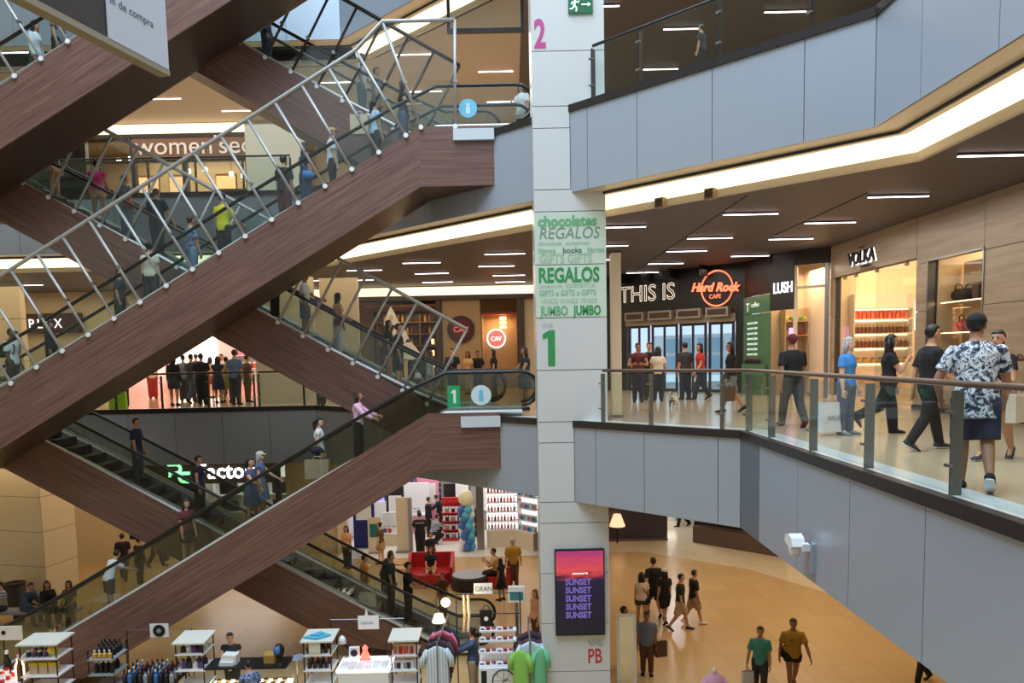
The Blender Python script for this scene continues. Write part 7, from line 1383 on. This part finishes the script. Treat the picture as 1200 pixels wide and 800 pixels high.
# bench group by the beige pillar
person((-15.99, 23.35, G), PI*.8, 'person in a striped tee at the bench end', H=1.68, top=('greystripe', 'short'), bottom=('charcoal', 'long'), legs=SIT, seat=.44, armL=(.4, .1, .9, .3), armR=(.4, .1, .9, .3))
person((-15.27, 23.35, G), -PI*.6, 'man in a slate jacket and blue jeans leaning forward on the bench', H=1.74, top=('slate', 'long'), bottom=('jeans', 'long'), lean=.4, legs=SIT, seat=.44, armL=(.4, .1, .9, .3), armR=(.4, .1, .9, .3))
person((-14.56, 23.35, G), -PI*.75, 'woman in black sitting between two others on the bench', H=1.66, sex='f', hair=('black', 'mid'), top=('black', 'long'), bottom=('black', 'long'), legs=SIT, seat=.44, armL=(.4, .1, .9, .3), armR=(.4, .1, .9, .3))
person((-13.87, 23.35, G), PI, 'woman in a navy top sitting at the bench by the escalator', H=1.66, sex='f', hair=('black', 'long'), top=('navy', 'short'), bottom=('black', 'long'), legs=SIT, seat=.44, armL=(.4, .1, .9, .3), armR=(.4, .1, .9, .3))
person((-14.54, 27.99, -6.57), .3, 'man in black standing with his back to the bench', H=1.78, top=('black', 'short'), bottom=('charcoal', 'long'), legs=WALK)
person((-13.65, 27.39, -6.57), -.6, 'man in black beside the dark shop window', H=1.74, top=('black', 'long'), bottom=('charcoal', 'long'), wide=1.1)
person((-14.12, 29.69, -6.57), -PI/2, 'person walking away beneath the descending escalator', H=1.7, top=('black', 'short'), bottom=('black', 'long'), legs=WALK)
# crowd by the pink shop
person((-14.47, 31.05, 0.00), .4, 'person in red trousers at the crowd edge', H=1.66, sex='f', top=('cream', 'short'), bottom=('red', 'long'), group='crowd by the pink shop')
person((-11.32, 25.81, 0.00), 0, 'woman in a black top and dark skirt at the balustrade', H=1.68, sex='f', hair=('black', 'mid'), top=('black', 'long'), bottom=('charcoal', 'skirt'), group='crowd by the pink shop')
person((-12.11, 28.49, 0.00), .3, 'man in greyish blue with bent arm in the crowd', H=1.72, top=('greyblue', 'short'), bottom=('charcoal', 'long'), group='crowd by the pink shop')
person((-11.29, 27.19, 0.00), -.3, 'man in dark slate trousers in the middle of the crowd', H=1.76, top=('charcoal', 'short'), bottom=('slate', 'long'), legs=WALK, group='crowd by the pink shop')
person((-10.44, 25.97, 0.00), .1, 'man in black leaning back on the gallery rail', H=1.74, top=('black', 'short'), bottom=('black', 'long'), wide=1.1, group='crowd by the pink shop')
person((-12.00, 30.74, 0.00), -.2, 'person in a peach top deep in the crowd', H=1.64, sex='f', hair=('brown', 'mid'), top=('peach', 'short'), bottom=('red', 'skirt'), group='crowd by the pink shop')
person((-10.21, 26.83, 0.00), 0, 'woman in a navy dress in the crowd', H=1.64, sex='f', hair=('black', 'mid'), top=('navy', 'dress'), bottom=('navy', 'skirt'), group='crowd by the pink shop')
person((-10.08, 27.27, 0.00), .2, 'woman in an olive dress facing the pink shop', H=1.62, sex='f', hair=('black', 'short'), top=('olive', 'dress'), bottom=('olive', 'skirt'), group='crowd by the pink shop')
person((-9.16, 25.55, 0.00), -.1, 'tall man in a steel blue shirt facing the pink shop', H=1.84, skin=1, hair=('brown', 'short'), top=('steelblue', 'short'), bottom=('charcoal', 'long'), group='crowd by the pink shop')
person((-9.25, 26.99, 0.00), -.8, 'person in a brown tee at the crowd end by the beige wall', H=1.66, top=('brown', 'short'), bottom=('brown', 'long'), group='crowd by the pink shop')
person((-13.61, 33.36, 0.00), .5, 'man in maroon far inside the crowd', H=1.8, top=('maroon', 'short'), bottom=('charcoal', 'long'), group='crowd by the pink shop')
person((-12.00, 32.03, 0.00), PI, 'person in white facing out of the pink shop', H=1.76, top=('white', 'short'), bottom=('maroon', 'long'), group='crowd by the pink shop')
person((-12.62, 24.95, 0.00), .6, 'person in black beside the lime bag', H=1.7, top=('black', 'long'), bottom=('black', 'long'), group='crowd by the pink shop')
paper_bag((-12.60, 24.60, .75), .5, .2, .55, 'lime', 'lime green bag on the gallery floor', .1, None, 0.0)
person((-6.09, 24.60, 0.00), PI, 'person in a navy top resting arms on the gallery rail', H=1.5, sex='f', skin=1, top=('steelblue', 'short'), bottom=('navy', 'long'), lean=.45, armL=(1.0, .2, .4, .2), armR=(1.0, .2, .4, .2))
finish_people()

# lettering becomes plain mesh objects
_dg = bpy.context.evaluated_depsgraph_get()
for o in [q for q in COL.objects if q.type == 'FONT']:
    me = bpy.data.meshes.new_from_object(o.evaluated_get(_dg)); n = bpy.data.objects.new('tmp', me); COL.objects.link(n)
    n.parent = o.parent; n.matrix_parent_inverse = o.matrix_parent_inverse.copy(); n.location = o.location; n.rotation_euler = o.rotation_euler; n.scale = o.scale
    nm = o.name; cu = o.data; bpy.data.objects.remove(o); bpy.data.curves.remove(cu); n.name = nm; me.name = nm
